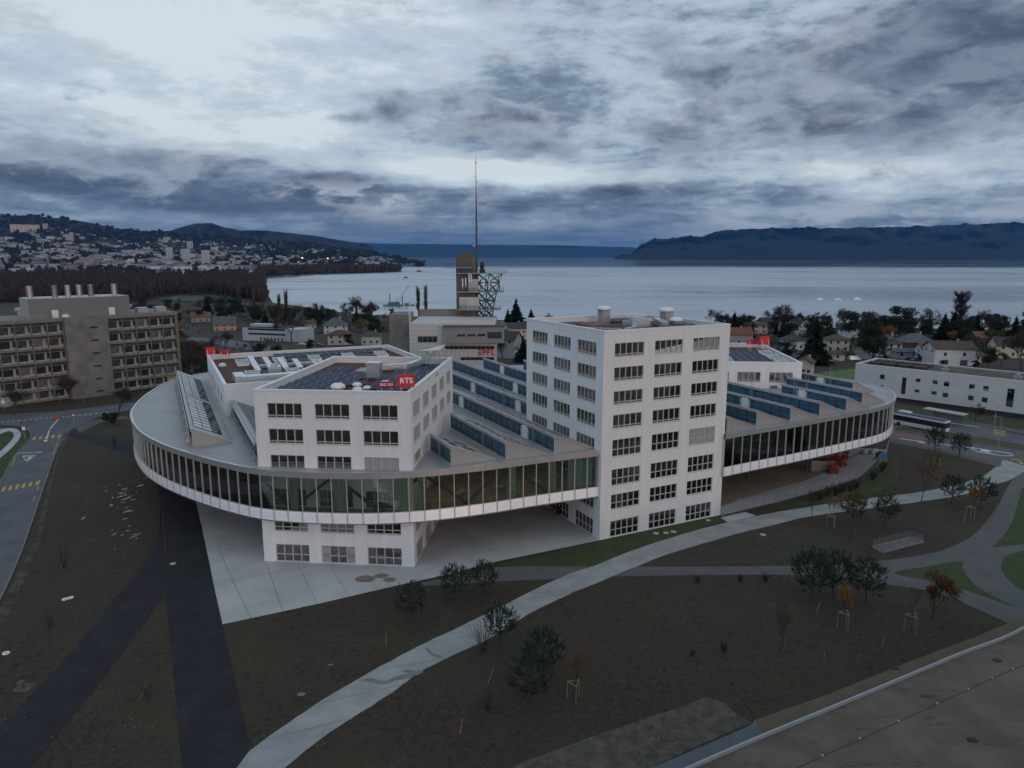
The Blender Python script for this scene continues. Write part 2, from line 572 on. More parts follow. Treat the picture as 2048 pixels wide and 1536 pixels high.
def water_material():
    nt = WATER.node_tree; N, L = nt.nodes.new, nt.links.new
    nt.nodes.clear()
    tc = N('ShaderNodeTexCoord')
    mp = N('ShaderNodeMapping'); mp.inputs['Scale'].default_value = (0.0011, 0.0040, 1); L(tc.outputs['Object'], mp.inputs[0])
    n = N('ShaderNodeTexNoise'); L(mp.outputs[0], n.inputs['Vector']); n.inputs['Scale'].default_value = 1.0; n.inputs['Detail'].default_value = 9
    n.inputs['Distortion'].default_value = 0.8; n.inputs['Roughness'].default_value = 0.6
    r = N('ShaderNodeMapRange'); L(n.outputs['Fac'], r.inputs[0]); r.inputs[1].default_value = 0.36; r.inputs[2].default_value = 0.62
    r.inputs[3].default_value = 0.16; r.inputs[4].default_value = 0.44
    # the far water under the mountains is calm and mirrors them
    sp = N('ShaderNodeSeparateXYZ'); L(tc.outputs['Object'], sp.inputs[0])
    fr = N('ShaderNodeMapRange'); L(sp.outputs[1], fr.inputs[0]); fr.inputs[1].default_value = 2600; fr.inputs[2].default_value = 3400; fr.inputs[3].default_value = 1.0; fr.inputs[4].default_value = 0.25
    ml = N('ShaderNodeMath'); ml.operation = 'MULTIPLY'; L(r.outputs[0], ml.inputs[0]); L(fr.outputs[0], ml.inputs[1])
    n2 = N('ShaderNodeTexNoise'); L(tc.outputs['Object'], n2.inputs['Vector']); n2.inputs['Scale'].default_value = 0.30; n2.inputs['Detail'].default_value = 5
    bp = N('ShaderNodeBump'); bp.inputs['Distance'].default_value = 0.8
    st = N('ShaderNodeMath'); st.operation = 'MULTIPLY'; L(fr.outputs[0], st.inputs[0]); st.inputs[1].default_value = 0.45; L(st.outputs[0], bp.inputs['Strength'])
    L(n2.outputs['Fac'], bp.inputs['Height'])
    g = N('ShaderNodeBsdfGlossy'); g.inputs[0].default_value = (0.93, 0.96, 0.98, 1); L(ml.outputs[0], g.inputs['Roughness']); L(bp.outputs[0], g.inputs['Normal'])
    d = N('ShaderNodeBsdfDiffuse'); d.inputs[0].default_value = (0.03, 0.06, 0.085, 1)
    ms = N('ShaderNodeMixShader'); ms.inputs[0].default_value = 0.66; L(d.outputs[0], ms.inputs[1]); L(g.outputs[0], ms.inputs[2])
    L(ms.outputs[0], N('ShaderNodeOutputMaterial').inputs[0])


water_material()
mb = MB()
mb.face([(-30000, 300, LAKE_Z), (40000, 300, LAKE_Z), (60000, 42000, LAKE_Z), (-40000, 42000, LAKE_Z)])
struct('lake', mb, WATER)

ROCK = mat('forested mountain', (0.009, 0.014, 0.017), 1.0, col2=(0.020, 0.025, 0.027), scale=0.004, detail=10, spec=0.1)
HILLWOOD = mat('wooded hillside', (0.017, 0.019, 0.018), 1.0, col2=(0.040, 0.038, 0.032), scale=0.012, detail=10, spec=0.1)


def snow(mt, z0, z1):
    nt = mt.node_tree; N, L = nt.nodes.new, nt.links.new
    b = nt.nodes['Principled BSDF']
    src = b.inputs['Base Color'].links[0].from_socket
    g = N('ShaderNodeNewGeometry'); s = N('ShaderNodeSeparateXYZ'); L(g.outputs['Position'], s.inputs[0])
    mr = N('ShaderNodeMapRange'); L(s.outputs[2], mr.inputs[0]); mr.inputs[1].default_value = z0; mr.inputs[2].default_value = z1
    mr.inputs[3].default_value = 0; mr.inputs[4].default_value = 0.22
    mp = N('ShaderNodeMapping'); mp.inputs['Scale'].default_value = (0.0016, 0.0016, 0.007); L(g.outputs['Position'], mp.inputs[0])
    n = N('ShaderNodeTexNoise'); L(mp.outputs[0], n.inputs['Vector']); n.inputs['Scale'].default_value = 1; n.inputs['Detail'].default_value = 9; n.inputs['Roughness'].default_value = 0.7
    ad = N('ShaderNodeMath'); L(n.outputs['Fac'], ad.inputs[0]); L(mr.outputs[0], ad.inputs[1])
    t = N('ShaderNodeMapRange'); L(ad.outputs[0], t.inputs[0]); t.inputs[1].default_value = 0.83; t.inputs[2].default_value = 0.90
    mx = N('ShaderNodeMix'); mx.data_type = 'RGBA'; L(t.outputs[0], mx.inputs[0]); L(src, mx.inputs[6]); mx.inputs[7].default_value = (0.7, 0.72, 0.75, 1)
    L(mx.outputs[2], b.inputs['Base Color'])


def ridge(name, sky, base, Y0, depth, mt, rough_px=1.5, step=8, nrow=14, relief=0.25, seed=0.0):
    """a mountain flank between its foot and the skyline seen from the lake side, as real relief"""
    mb = MB(); cols = []
    x0, x1 = sky[0][0], sky[-1][0]
    n = int((x1 - x0) / step)
    for i in range(n + 1):
        px = x0 + (x1 - x0) * i / n
        top = lerp_table(sky, px)
        top += rough_px * (noise.noise((px / 24, seed, 0)) + 0.6 * noise.noise((px / 9, seed, 3)))
        bs = base(px) if callable(base) else base
        c = []
        for k in range(nrow + 1):
            t = k / nrow
            py = bs + (top - bs) * t
            rl = noise.fractal((px / 70, t * 2.2, seed), 0.8, 2.0, 5)
            Y = Y0 + depth * (t ** 0.8) * (1 + relief * rl * (1 if 0 < k else 0))
            p = deep(px, py, Y)
            if k == 0: p.z = LAKE_Z - 0.5
            c.append(mb.vert(p))
        p = Vector(mb.v[c[-1]])
        c.append(mb.vert((p.x * 1.12, p.y * 1.12, p.z - 0.3 * abs(p.z) - 20)))
        cols.append(c)
    for a, b in zip(cols, cols[1:]):
        for k in range(nrow + 1): mb.idx((a[k], b[k], b[k + 1], a[k + 1]))
    return struct(name, mb, mt, True)


snow(ROCK, 160, 460)
ridge('mountain', [(1225, 517), (1262, 505), (1285, 487), (1310, 478), (1345, 476), (1372, 472), (1405, 474), (1432, 462), (1470, 459), (1520, 457), (1600, 455), (1680, 456),
                   (1800, 453), (1900, 450), (2000, 446), (2100, 444), (2300, 452), (2500, 470)], 520, 8800, 3000, ROCK, 4.5, 6, 16, 0.35, 2.0)
ridge('far_mountain', [(640, 480), (700, 484), (760, 487), (830, 488), (930, 489), (1040, 490), (1130, 491), (1200, 493), (1262, 494), (1320, 505)], 516.5, 21000, 5000, ROCK, 1.2, 8, 10, 0.2, 9.0)
ridge('far_hill', [(-300, 430), (150, 440), (260, 462), (340, 462), (370, 452), (395, 446), (425, 447), (452, 455), (480, 461), (530, 461), (580, 466), (640, 473), (690, 482), (735, 490), (760, 505), (800, 517)],
      521, 7600, 1800, HILLWOOD, 1.2, 5, 12, 0.2, 5.0)

HILL_SKY = [(-400, 436), (0, 432), (60, 431), (130, 438), (180, 450), (250, 461), (330, 466), (430, 474), (520, 481), (600, 488), (680, 497), (760, 510), (840, 526), (872, 531)]


def hill_base(px):
    return lerp_table([(-400, 549), (500, 549), (524, 556), (640, 549), (760, 545), (800, 542), (845, 533.2), (868, 530.5), (873, 531)], px)


def hill_Y(px, py):
    """distance of the town's hillside where a pixel row meets it"""
    b, t = hill_base(px), lerp_table(HILL_SKY, px)
    Yb = at(px, b, LAKE_Z).y
    k = max(0.0, min(1.0, (b - py) / max(b - t, 0.5)))
    return Yb + (6600 - Yb) * k ** 0.9 if Yb < 6600 else Yb


def build_hill():
    mb = MB(); cols = []
    for i in range(160):
        px = -400 + 1273 * i / 159
        b, t = hill_base(px), lerp_table(HILL_SKY, px) + 1.6 * noise.noise((px / 18, 0, 0))
        c = []
        for k in range(25):
            py = b + (t - b) * k / 24
            p = deep(px, py, hill_Y(px, py))
            if k == 0: p.z = LAKE_Z - 0.3
            c.append(mb.vert(p))
        p = Vector(mb.v[c[-1]]); c.append(mb.vert((p.x * 1.1, p.y * 1.1, p.z * 0.6 - 10)))
        cols.append(c)
    for a, b in zip(cols, cols[1:]):
        for k in range(25): mb.idx((a[k], b[k], b[k + 1], a[k + 1]))
    struct('hill', mb, HILLWOOD, True)


build_hill()

# ---- flat sheets on the ground, each 4 mm above the one below
LAWN = mat('winter lawn', (0.032, 0.048, 0.012), 0.95, col2=(0.052, 0.068, 0.020), scale=0.5, detail=10, bump=0.5, bscale=8)
MEADOW = mat('green meadow', (0.070, 0.130, 0.026), 0.95, col2=(0.105, 0.165, 0.042), scale=0.12, detail=10, bump=0.4, bscale=3)
ASPHALT = mat('grey asphalt', (0.115, 0.118, 0.124), 0.9, col2=(0.145, 0.147, 0.15), scale=0.3, detail=10, bump=0.15, bscale=20)
TAR = mat('fresh black asphalt', (0.0075, 0.0085, 0.011), 0.85, col2=(0.022, 0.023, 0.027), scale=0.35, detail=12, bump=0.3, bscale=18, contrast=(0.42, 0.72))
ROADMAT = mat('road asphalt', (0.085, 0.09, 0.10), 0.85, col2=(0.125, 0.13, 0.14), scale=0.22, detail=10, bump=0.15, bscale=20)
GRAVELPATH = mat('compacted grey path', (0.095, 0.096, 0.096), 0.95, col2=(0.125, 0.123, 0.118), scale=0.35, detail=10, bump=0.2, bscale=25)
CONC = mat('pale concrete', (0.38, 0.385, 0.38), 0.85, col2=(0.49, 0.49, 0.48), scale=0.16, detail=12, bump=0.08, bscale=8)
SAND = mat('ochre sand strip', (0.105, 0.082, 0.053), 0.95, col2=(0.135, 0.105, 0.070), scale=0.4, detail=10, bump=0.3, bscale=12)
MARKW = mat('white road paint', (0.62, 0.62, 0.62), 0.7, var=0.15, scale=2)
MARKY = mat('yellow road paint', (0.50, 0.34, 0.07), 0.7, var=0.2, scale=2)
MARKR = mat('red cycle lane', (0.30, 0.075, 0.07), 0.85, var=0.15, scale=1)


LV = [0]


HARD = []


def flat(name, pts, mt, lv, smooth=0, wobble=0.0, world=False):
    LV[0] += 1
    z = 0.008 * lv + 0.0004 * LV[0]
    P = [Vector((p[0], p[1])) for p in pts] if world else [at(px, py, z).xy for px, py in pts]
    if smooth: P = spline(P, smooth, True)
    if wobble:
        P = [p + Vector((noise.noise((p.x * .7, p.y * .7, 1)), noise.noise((p.x * .7, p.y * .7, 7)))) * wobble for p in P]
    mb = MB(); mb.prism([(p.x, p.y) for p in P], z, z, True, False, False)
    if name in ('path', 'footpath', 'plaza', 'road', 'pavement'): HARD.append([(p.x, p.y) for p in P])
    return struct(name, mb, mt)


def strip(left, right, n=8):
    """outline of a band from its left and right edges given in pixels"""
    a = spline(left, n); b = spline(right, n)
    return [tuple(p) for p in a] + [tuple(p) for p in reversed(b)]


# concrete plaza that runs under the raised hall
PLAZA = [(388, 985), (413, 1100), (444, 1249), (640, 1207), (790, 1172), (900, 1148), (985, 1125), (1198, 1081)]
pl = [at(*p).xy for p in PLAZA] + [Vector((33.4, 108.4)), at(1470, 1024).xy, at(1560, 1003).xy, at(1650, 978).xy, at(1720, 955).xy, at(1765, 925).xy, at(1776, 900).xy, Vector((72, 150)), Vector((60, 165)),
                                       Vector((0, 178)), Vector((-50, 175)), Vector((-66, 150)), Vector((-62, 128))]
flat('plaza', pl, CONC, 2, world=True)
# warm light under the right wing painted tan onto the fenced building site
flat('plaza', [tuple(at(*p).xy) for p in ((1441, 1012), (1500, 992), (1570, 974), (1640, 950), (1690, 925), (1735, 898))] + [(66, 140), (56, 146), (44, 136), (37, 122)], mat('painted warm light', (0.25, 0.185, 0.125), 0.95, col2=(0.36, 0.295, 0.235), scale=0.12, detail=10, contrast=(.3, .7)), 4, 3, 0.8, True)
# grey paths (compacted) on the right with grass islands on top
flat('path', strip([(840, 1166), (960, 1141), (1010, 1133), (1200, 1133), (1400, 1133), (1600, 1131), (1700, 1127), (1799, 1117), (1880, 1102), (1925, 1083), (1957, 1061), (1993, 1016), (2012, 980), (2030, 953), (2060, 925)],
                   [(850, 1172), (960, 1165), (1100, 1158), (1220, 1153), (1400, 1150), (1600, 1150), (1680, 1153), (1757, 1166), (1868, 1184), (1951, 1216), (2024, 1250), (2130, 1290), (2200, 1200), (2150, 1050), (2090, 985)], 5),
     GRAVELPATH, 1)
LAWN_PATCH = {
    'a': [(985, 1131), (1198, 1083), (1441, 1033), (1455, 1040), (1377, 1064), (1273, 1097), (1186, 1132)],
    'b': [(1219, 1131), (1328, 1112), (1437, 1079), (1480, 1067), (1560, 1050), (1640, 1060), (1680, 1090), (1600, 1118), (1480, 1128)],
    'c': [(1788, 1146), (1860, 1132), (1921, 1122), (1926, 1140), (1952, 1172), (1993, 1195), (2029, 1214), (1924, 1178), (1868, 1163)],
    'd': [(2060, 1100), (2024, 1108), (2007, 1118), (2003, 1138), (2021, 1163), (2060, 1186), (2150, 1200), (2150, 1100)],
    'e': [(2070, 960), (2045, 975), (2024, 1044), (2007, 1072), (1983, 1095), (2050, 1088), (2120, 1080), (2120, 960)],
    'f': [(1590, 1010), (1700, 968), (1776, 905), (1800, 930), (1790, 960), (1735, 990)],
    'g': [(-60, 850), (5, 853), (40, 861), (58, 876), (28, 915), (-2, 970), (-60, 1010)],
}
for k in 'acdefg':
    flat('lawn', LAWN_PATCH[k], LAWN, 2, 4 if k in 'cdf' else 0)
flat('lawn', LAWN_PATCH['b'], mat('thin dark lawn', (0.034, 0.037, 0.019), 0.95, col2=(0.048, 0.046, 0.026), scale=0.4, detail=10, bump=0.4, bscale=8), 2, 4)
# the pale concrete footpath sweeping round the building
PATH_L = [(380, 1590), (453, 1535), (525, 1482), (631, 1409), (744, 1342), (850, 1286), (940, 1243), (1014, 1207), (1118, 1156), (1186, 1132), (1273, 1098), (1377, 1065), (1448, 1046), (1522, 1030), (1591, 1018),
          (1652, 1008), (1735, 997), (1827, 986), (1896, 973), (1960, 955), (1988, 936), (2007, 919)]
PATH_R = [(500, 1590), (570, 1535), (659, 1465), (782, 1387), (847, 1340), (973, 1279), (1028, 1245), (1115, 1199), (1219, 1155), (1328, 1111), (1438, 1078), (1480, 1066), (1559, 1047), (1619, 1033), (1730, 1018),
          (1827, 1005), (1924, 990), (1988, 969), (2024, 958), (2060, 935)]
CONC2 = mat('darker path concrete', (0.255, 0.265, 0.262), 0.88, col2=(0.36, 0.365, 0.355), scale=0.3, detail=12, bump=0.1, bscale=8)  # footpath toned a little darker than the plaza concrete
flat('footpath', strip(PATH_L, PATH_R, 6), CONC2, 3, wobble=0.16)
flat('footpath', [(1441, 1035), (1490, 1024), (1512, 1031), (1455, 1044)], CONC, 4)
# black asphalt paths on the left
flat('path', strip([(317, 940), (320, 985), (331, 1080), (331, 1183), (340, 1272), (352, 1400), (366, 1545), (370, 1600)], [(388, 985), (400, 1040), (413, 1100), (445, 1249), (472, 1370), (494, 1469), (497, 1503), (420, 1600)], 5), TAR, 3, wobble=0.1)
flat('path', strip([(312, 940), (320, 1016), (310, 1080), (280, 1134), (221, 1208), (123, 1326), (0, 1454), (-90, 1560)], [(330, 1130), (334, 1160), (331, 1183), (276, 1262), (197, 1366), (143, 1434), (59, 1536), (0, 1600)], 5), TAR, 4, wobble=0.1)
flat('path', strip([(138, 862), (170, 868), (225, 876), (290, 886)], [(132, 872), (180, 884), (240, 906), (300, 930)], 4), TAR, 2)
flat('path', strip([(152, 855), (190, 840), (250, 832)], [(160, 866), (200, 846), (260, 836)], 3), GRAVELPATH, 1)
# road on the left
flat('road', [(-120, 835), (0, 829), (123, 822), (216, 811), (300, 800), (300, 812), (202, 832), (165, 848), (138, 862), (130, 866), (113, 900), (89, 967), (54, 1070), (25, 1144), (-4, 1205), (-60, 1330), (-200, 1330), (-2, 970), (28, 914), (52, 886),
              (62, 874), (60, 862), (40, 852), (0, 850), (-120, 850)], ROADMAT, 1)
flat('pavement', strip([(0, 868), (20, 862), (28, 872), (14, 890), (-8, 910)], [(0, 858), (30, 857), (42, 870), (26, 893), (0, 916)], 4), CONC, 4)
flat('pavement', [(70, 1083), (96, 968), (116, 902), (133, 868), (138, 870), (122, 905), (103, 970), (80, 1083), (36, 1190), (0, 1262), (-10, 1240), (28, 1160)], mat('worn dirt verge', (0.030, 0.031, 0.017), 0.95, col2=(0.085, 0.078, 0.066), scale=0.5, detail=12, contrast=(0.42, 0.62), bump=0.4, bscale=6), 2)


def bars(name, quads, mt, lv, label=None):
    LV[0] += 1
    mb = MB(); z = 0.022 + 0.008 * lv + 0.0002 * LV[0]
    for q in quads: mb.face([at(px, py, z) for px, py in q])
    return struct(name, mb, mt)


bars('road_marking', [[(64 + i * 12.5, 880 - i * 1.2), (70 + i * 12.5, 879.4 - i * 1.2), (73 + i * 12.5, 873 - i * 1.2), (67.5 + i * 12.5, 873.6 - i * 1.2)] for i in range(5)], MARKY, 3)
bars('road_marking', [[(2 + i * 13.4, 984 - i * 2.6), (9 + i * 13.4, 982.6 - i * 2.6), (12.5 + i * 13.4, 973 - i * 2.4), (6 + i * 13.4, 974.4 - i * 2.4)] for i in range(-1, 6)], MARKY, 3)
bars('road_marking', [[(34, 903), (35.6, 903), (24.5, 933), (22.5, 933)], [(66, 1003), (67.6, 1003), (71, 992), (69.6, 992)], [(74, 980), (75.6, 980), (81, 960), (79.6, 960)], [(104, 910), (105.5, 910), (121, 873), (119.8, 873)]], MARKY, 3)
bars('road_marking', [[(x, 845 - x * 0.09), (x + 6, 844.5 - x * 0.09), (x + 6.5, 843.6 - x * 0.09), (x + .5, 844.1 - x * 0.09)] for x in range(2, 215, 11)], MARKW, 3)
bars('road_marking', [[(91, 878), (95, 877), (100, 860), (98, 860)], [(86, 880), (97, 879.5), (91, 884), (90, 884)], [(98, 858), (101, 858), (118, 838), (116, 838)]], MARKW, 3)
# give-way triangle with a child pictogram and the word ahead of it, read by drivers coming towards the camera
bars('road_marking', [[(44, 911.5), (72, 910.5), (70.5, 912), (46.5, 913)], [(44, 911.5), (46.5, 913), (54, 921), (52.5, 922.3)], [(72, 910.5), (54.5, 922.3), (53.3, 920.6), (69, 912)]], MARKW, 3)
bars('road_marking', [[(55, 914), (57, 913.8), (58, 917.5), (56, 917.7)], [(59, 913.6), (65, 913), (62, 915), (58.5, 915.2)], [(58, 915.6), (62, 915.2), (59.5, 918.6), (58.3, 918.6)]], MARKW, 4)


def ground_text(txt, p0, p1, size, mt, z):
    cu = bpy.data.curves.new('lettering', 'FONT'); cu.body = txt; cu.size = size; cu.extrude = 0.0; cu.align_x = 'CENTER'; cu.offset = 0.02
    o = link('road_marking', text_mesh(cu, mt))
    d = p1 - p0
    o.location = ((p0.x + p1.x) / 2, (p0.y + p1.y) / 2, z); o.rotation_euler = (0, 0, math.atan2(d.y, d.x))
    o['kind'] = 'structure'
    return o


# the word stands upside down from here: drivers read it coming the other way
gt = ground_text('ECOLE', at(75, 904), at(46, 905.5), 1.55, MARKW, 0.06)

# main road on the right: two carriageways, a planted strip between, sand verge
flat('road', [(1760, 868), (1788, 879), (1900, 906), (2007, 931), (2060, 942), (2200, 970), (2200, 905), (2050, 872), (1960, 850), (1880, 838), (1790, 822), (1700, 818)], ROADMAT, 1)
flat('lawn', [(1790, 863), (1840, 867), (1940, 886), (2060, 904), (2200, 930), (2200, 918), (2060, 892), (1940, 872), (1850, 857), (1790, 853)], mat('dry planted strip', (0.055, 0.05, 0.028), 0.95, col2=(0.085, 0.07, 0.045), scale=0.6, detail=9, bump=0.6, bscale=6), 2)
flat('pavement', [(1962, 851), (2050, 869), (2200, 903), (2200, 893), (2050, 861), (1940, 842), (1900, 838)], GRAVELPATH, 2)
flat('path', [(1780, 876), (1835, 887), (1920, 908), (2004, 926), (1998, 934), (1900, 910), (1826, 893), (1776, 884)], SAND, 3)
bars('road_marking', [[(1790, 868), (1860, 877), (1862, 881), (1792, 873)]], MARKR, 3)
bars('road_marking', [[(1800, 876.4), (1846, 883), (1846, 884), (1800, 877.6)], [(1834, 882), (1852, 885.8), (1849, 887), (1838, 884.4)], [(1880, 887), (1902, 891), (1902, 892), (1880, 888)], [(1930, 893), (1960, 898), (1936, 896.5), (1930, 894.6)],
                      [(1926, 893), (1934, 893), (2020, 906), (2028, 909), (2016, 906.8)], [(2028, 909), (2024, 912), (2010, 912), (2000, 910.5), (2012, 911), (2022, 910.6)], [(1934, 895), (1962, 904), (2012, 912), (2000, 911.4), (1958, 904.6)],
                      [(1960, 899), (1990, 901.5), (1976, 904), (1998, 909), (1962, 902)],
                      [(1800, 850.4), (1890, 862), (1890, 862.8), (1800, 851.2)], [(1900, 845), (1960, 854), (1960, 854.8), (1900, 845.8)]], MARKW, 3)
bars('road_marking', [[(2018 + i * 9, 918 + i * 2.2 - k), (2026 + i * 9, 920 + i * 2.2 - k), (2050, 921 + 4 * i - k), (2040, 919 + 4 * i - k)] for i in range(3) for k in (0,)], MARKY, 3)
bars('road_marking', [[(1985, 860 + i * 4), (2010, 864 + i * 4), (2014, 863 + i * 4), (1989, 859 + i * 4)] for i in range(3)], MARKY, 3)

flat('lawn', [(1780, 822), (1800, 806), (1900, 824), (2060, 842), (2200, 862), (2200, 892), (2050, 860), (1960, 843), (1880, 833), (1800, 823)], mat('mown bank', (0.034, 0.048, 0.014), 0.95, col2=(0.06, 0.072, 0.026), scale=0.4, detail=10, bump=0.5, bscale=6), 2)
# strips in the lower right
flat('path', [(1507, 1441), (1655, 1389), (1827, 1320), (1950, 1274), (2047, 1234), (2140, 1190), (2140, 1240), (2000, 1310), (1827, 1390), (1680, 1450), (1532, 1520)], SAND, 1, 0, 0.1)
flat('pavement', [(1500, 1451), (1510, 1440), (1540, 1500), (1400, 1580), (1250, 1580), (1301, 1537)], mat('blue grey paving', (0.10, 0.115, 0.135), 0.8, var=0.12, scale=0.5), 2)
flat('gravel_bed', [(1030, 1533), (1045, 1525), (1170, 1480), (1280, 1440), (1380, 1408), (1414, 1394), (1450, 1408), (1475, 1430), (1504, 1445), (1380, 1500), (1301, 1537), (1250, 1580), (930, 1580)],
     mat('weedy gravel', (0.055, 0.053, 0.034), 0.95, col2=(0.115, 0.105, 0.08), scale=0.9, detail=11, bump=0.5, bscale=14), 1, 0, 0.25)
for pts in ([(1670, 742), (1830, 726), (1900, 735), (2060, 757), (2060, 765), (1860, 742), (1725, 735), (1712, 790), (1600, 775), (1625, 748)],):
    P = [atg(*p) for p in pts]
    mb = MB(); mb.prism([(p.x, p.y) for p in P], 0.02, 0.02, True, False, False)
    struct('field', mb, MEADOW)
    for v in bpy.data.objects['field'].data.vertices: v.co.z = gz(v.co.y) + 0.15

# joints and stains of the concrete
JOINT = mat('concrete joint', (0.14, 0.14, 0.14), 0.9)
STAIN = mat('damp concrete', (0.19, 0.185, 0.17), 0.8, var=0.15, scale=1.5)


def joints(name, segs, w, lv, mt=JOINT):
    LV[0] += 1
    z = 0.03 + 0.008 * lv + 0.0002 * LV[0]; mb = MB()
    for p, q in segs:
        p, q = Vector((p[0], p[1])), Vector((q[0], q[1])); d = (q - p).normalized(); n = Vector((-d.y, d.x)) * w / 2
        mb.face([(*(p - n), z), (*(q - n), z), (*(q + n), z), (*(p + n), z)])
    return struct(name, mb, mt)


PJ = [((437, 1100), (502, 1238)), ((530, 1118), (565, 1222)), ((597, 1132), (633, 1206)), ((665, 1140), (697, 1190)), ((735, 1150), (755, 1178))]
joints('paving_joint', [(at(*a).xy, at(*b).xy) for a, b in PJ] + [(at(420, 1170).xy, at(740, 1110).xy)], 0.035, 3)
la, lb = spline(PATH_L, 3), spline(PATH_R, 3)
joints('paving_joint', [(at(*la[i]).xy, at(*lb[min(i + 1, len(lb) - 1)]).xy) for i in range(6, len(la) - 6, 3)], 0.03, 4)
for k, pts in enumerate(([(722, 1360), (745, 1357), (770, 1362), (800, 1350), (845, 1341), (838, 1350), (795, 1360), (768, 1368), (740, 1364)], [(800, 1342), (822, 1340), (838, 1348), (828, 1351), (816, 1345)], [(855, 1296), (866, 1306), (884, 1312), (880, 1316), (862, 1308), (850, 1298)])):
    flat('stain', pts, STAIN, 5, 3, 0.12)
for px, py, r_ in ((731, 1158, 1.0), (763, 1152, .7), (778, 1160, .6), (600, 1390, .3), (660, 1330, .2)):
    p = at(px, py); flat('stain', [(p.x + r_ * math.cos(t) * 1.3, p.y + r_ * math.sin(t)) for t in (0, .7, 1.5, 2.2, 3.1, 3.9, 4.6, 5.5)], mat('rusty stain', (.20, .165, .13), .9, var=.2, scale=1.5), 5, 3, .2, True)

# real kerbs along the roads
KERB = mat('granite kerb', (0.20, 0.20, 0.195), 0.85, var=0.15, scale=1.0)
for line in ([(150, 852), (138, 864), (114, 900), (90, 967), (55, 1070), (26, 1144), (-4, 1207)], [(40, 851), (59, 862), (62, 874), (52, 887), (28, 914), (-2, 971)], [(1786, 879), (1835, 890), (1900, 907), (2004, 932)],
             [(1790, 863), (1840, 867), (1940, 886), (2060, 904)], [(1790, 853), (1850, 857), (1940, 872), (2060, 892)]):
    P = spline([at(*p).xy for p in line], 4); mb = MB()
    for a, b in zip(P, P[1:]): mb.bar((a.x, a.y, 0.06), (b.x, b.y, 0.06), 0.16, 0.14)
    struct('kerb', mb, KERB)
# ---------------------------------------------------------------- the white blocks and the raised hall
UU, VV = Vector((0.8944, 0.4472)), Vector((-0.4472, 0.8944))
ANG = math.atan2(0.4472, 0.8944)


def gxy(a, b):
    return UU * a + VV * b


def facade(mb, P0, D, L, z0, z1, ops, depth=0.28):
    """wall with openings; D runs left to right seen from outside"""
    nx, ny = -D[1], D[0]          # inward

    def pt(u, z, k=0.0): return (P0[0] + D[0] * u + nx * k, P0[1] + D[1] * u + ny * k, z)
    us = sorted({0.0, L, *[o[0] for o in ops], *[o[1] for o in ops]})
    zs = sorted({z0, z1, *[o[2] for o in ops], *[o[3] for o in ops]})
    for a, b in zip(us, us[1:]):
        for c, d in zip(zs, zs[1:]):
            um, zm_ = (a + b) / 2, (c + d) / 2
            if any(o[0] < um < o[1] and o[2] < zm_ < o[3] for o in ops): continue
            mb.face([pt(a, c), pt(b, c), pt(b, d), pt(a, d)])
    for o in ops:
        a, b, c, d = o[:4]
        for q in ([(a, c), (a, d)], [(a, d), (b, d)], [(b, d), (b, c)], [(b, c), (a, c)]):
            (u1, y1), (u2, y2) = q
            mb.face([pt(u1, y1), pt(u2, y2), pt(u2, y2, depth), pt(u1, y1, depth)])


WIN = {}


def window_meshes(w, h, n, tr, kind, fm=None, gm=None):
    key = (rnd.randrange(5) if kind == 'h' else 0, round(w, 2), round(h, 2), n, tr, kind, fm and fm.name)
    if key in WIN: return WIN[key]
    f = MB(); t = 0.09
    y0, y1 = 0.12, 0.24
    f.box((0.005, y0, 0.005), (t, y1, h - 0.005)); f.box((w - t, y0, 0.005), (w - 0.005, y1, h - 0.005))
    f.box((t, y0, 0.005), (w - t, y1, t)); f.box((t, y0, h - t), (w - t, y1, h - 0.005))
    for i in range(1, n):
        x = w * i / n
        f.box((x - 0.065, y0 - 0.03, t), (x + 0.065, y1, h - t))
    for q in ([tr] if tr else []):
        z = h * q
        for i in range(n):
            f.box((w * i / n + 0.09, y0 + 0.01, z - 0.06), (w * (i + 1) / n - 0.09, y1 - 0.02, z + 0.06))
    if kind != 'd': f.box((-0.04, -0.05, -0.06), (w + 0.04, 0.12, -0.005))
    if kind == 'd':
        for i in (1, 2): f.tube((w / 2 + (-0.14 if i == 1 else 0.14), y0 - 0.06, 0.9), (w / 2 + (-0.14 if i == 1 else 0.14), y0 - 0.06, 1.5), 0.025)
    g = MB()
    if kind == 'd':
        g.box((w * .25, 0.17, t), (w * .75, 0.19, h - t))
    else:
        g.box((t, 0.17, t), (w - t, 0.19, h - t))
    b = None
    if kind == 'b':
        b = MB(); b.box((t + 0.01, 0.135, t + 0.01), (w - t - 0.01, 0.16, h - t - 0.01))
    if kind == 'd':
        b = MB(); b.box((t, 0.13, t), (w * .25 - .09, 0.16, h - t))
    if kind == 'h':      # blind half drawn in some panes
        b = []
        for i in range(n):
            k = rnd.choice((0, 0, 0, 0.3, 0.6, 1))
            if k: q_ = MB(); q_.box((w * i / n + 0.1, 0.21, t + (h - 2 * t) * (1 - k)), (w * (i + 1) / n - 0.1, 0.225, h - t - 0.01)); b.append(q_)
    WIN[key] = (f.mesh('window', fm or FRAME), g.mesh('glass', gm or GLASS), [q_.mesh('blind', BLIND) for q_ in (b if isinstance(b, list) else [b])] if b else [])
    return WIN[key]


def put_window(root, P0, D, o):
    u0, u1, z0, z1, n, tr, kind = (list(o) + [4, 0.2, 'w'][len(o) - 4:])[:7]
    f, g, b = window_meshes(u1 - u0, z1 - z0, n, tr, kind)
    ob = link('door' if kind == 'd' else 'window', f, root, (P0[0] + D[0] * u0, P0[1] + D[1] * u0, z0), math.atan2(D[1], D[0]))
    link('glass', g, ob)
    for q_ in b: link('blind' if kind != 'd' else 'side_panel', q_, ob)
    if kind == 'd': link('side_panel', b[0], ob, ((u1 - u0) * .75, 0, 0))
    return ob


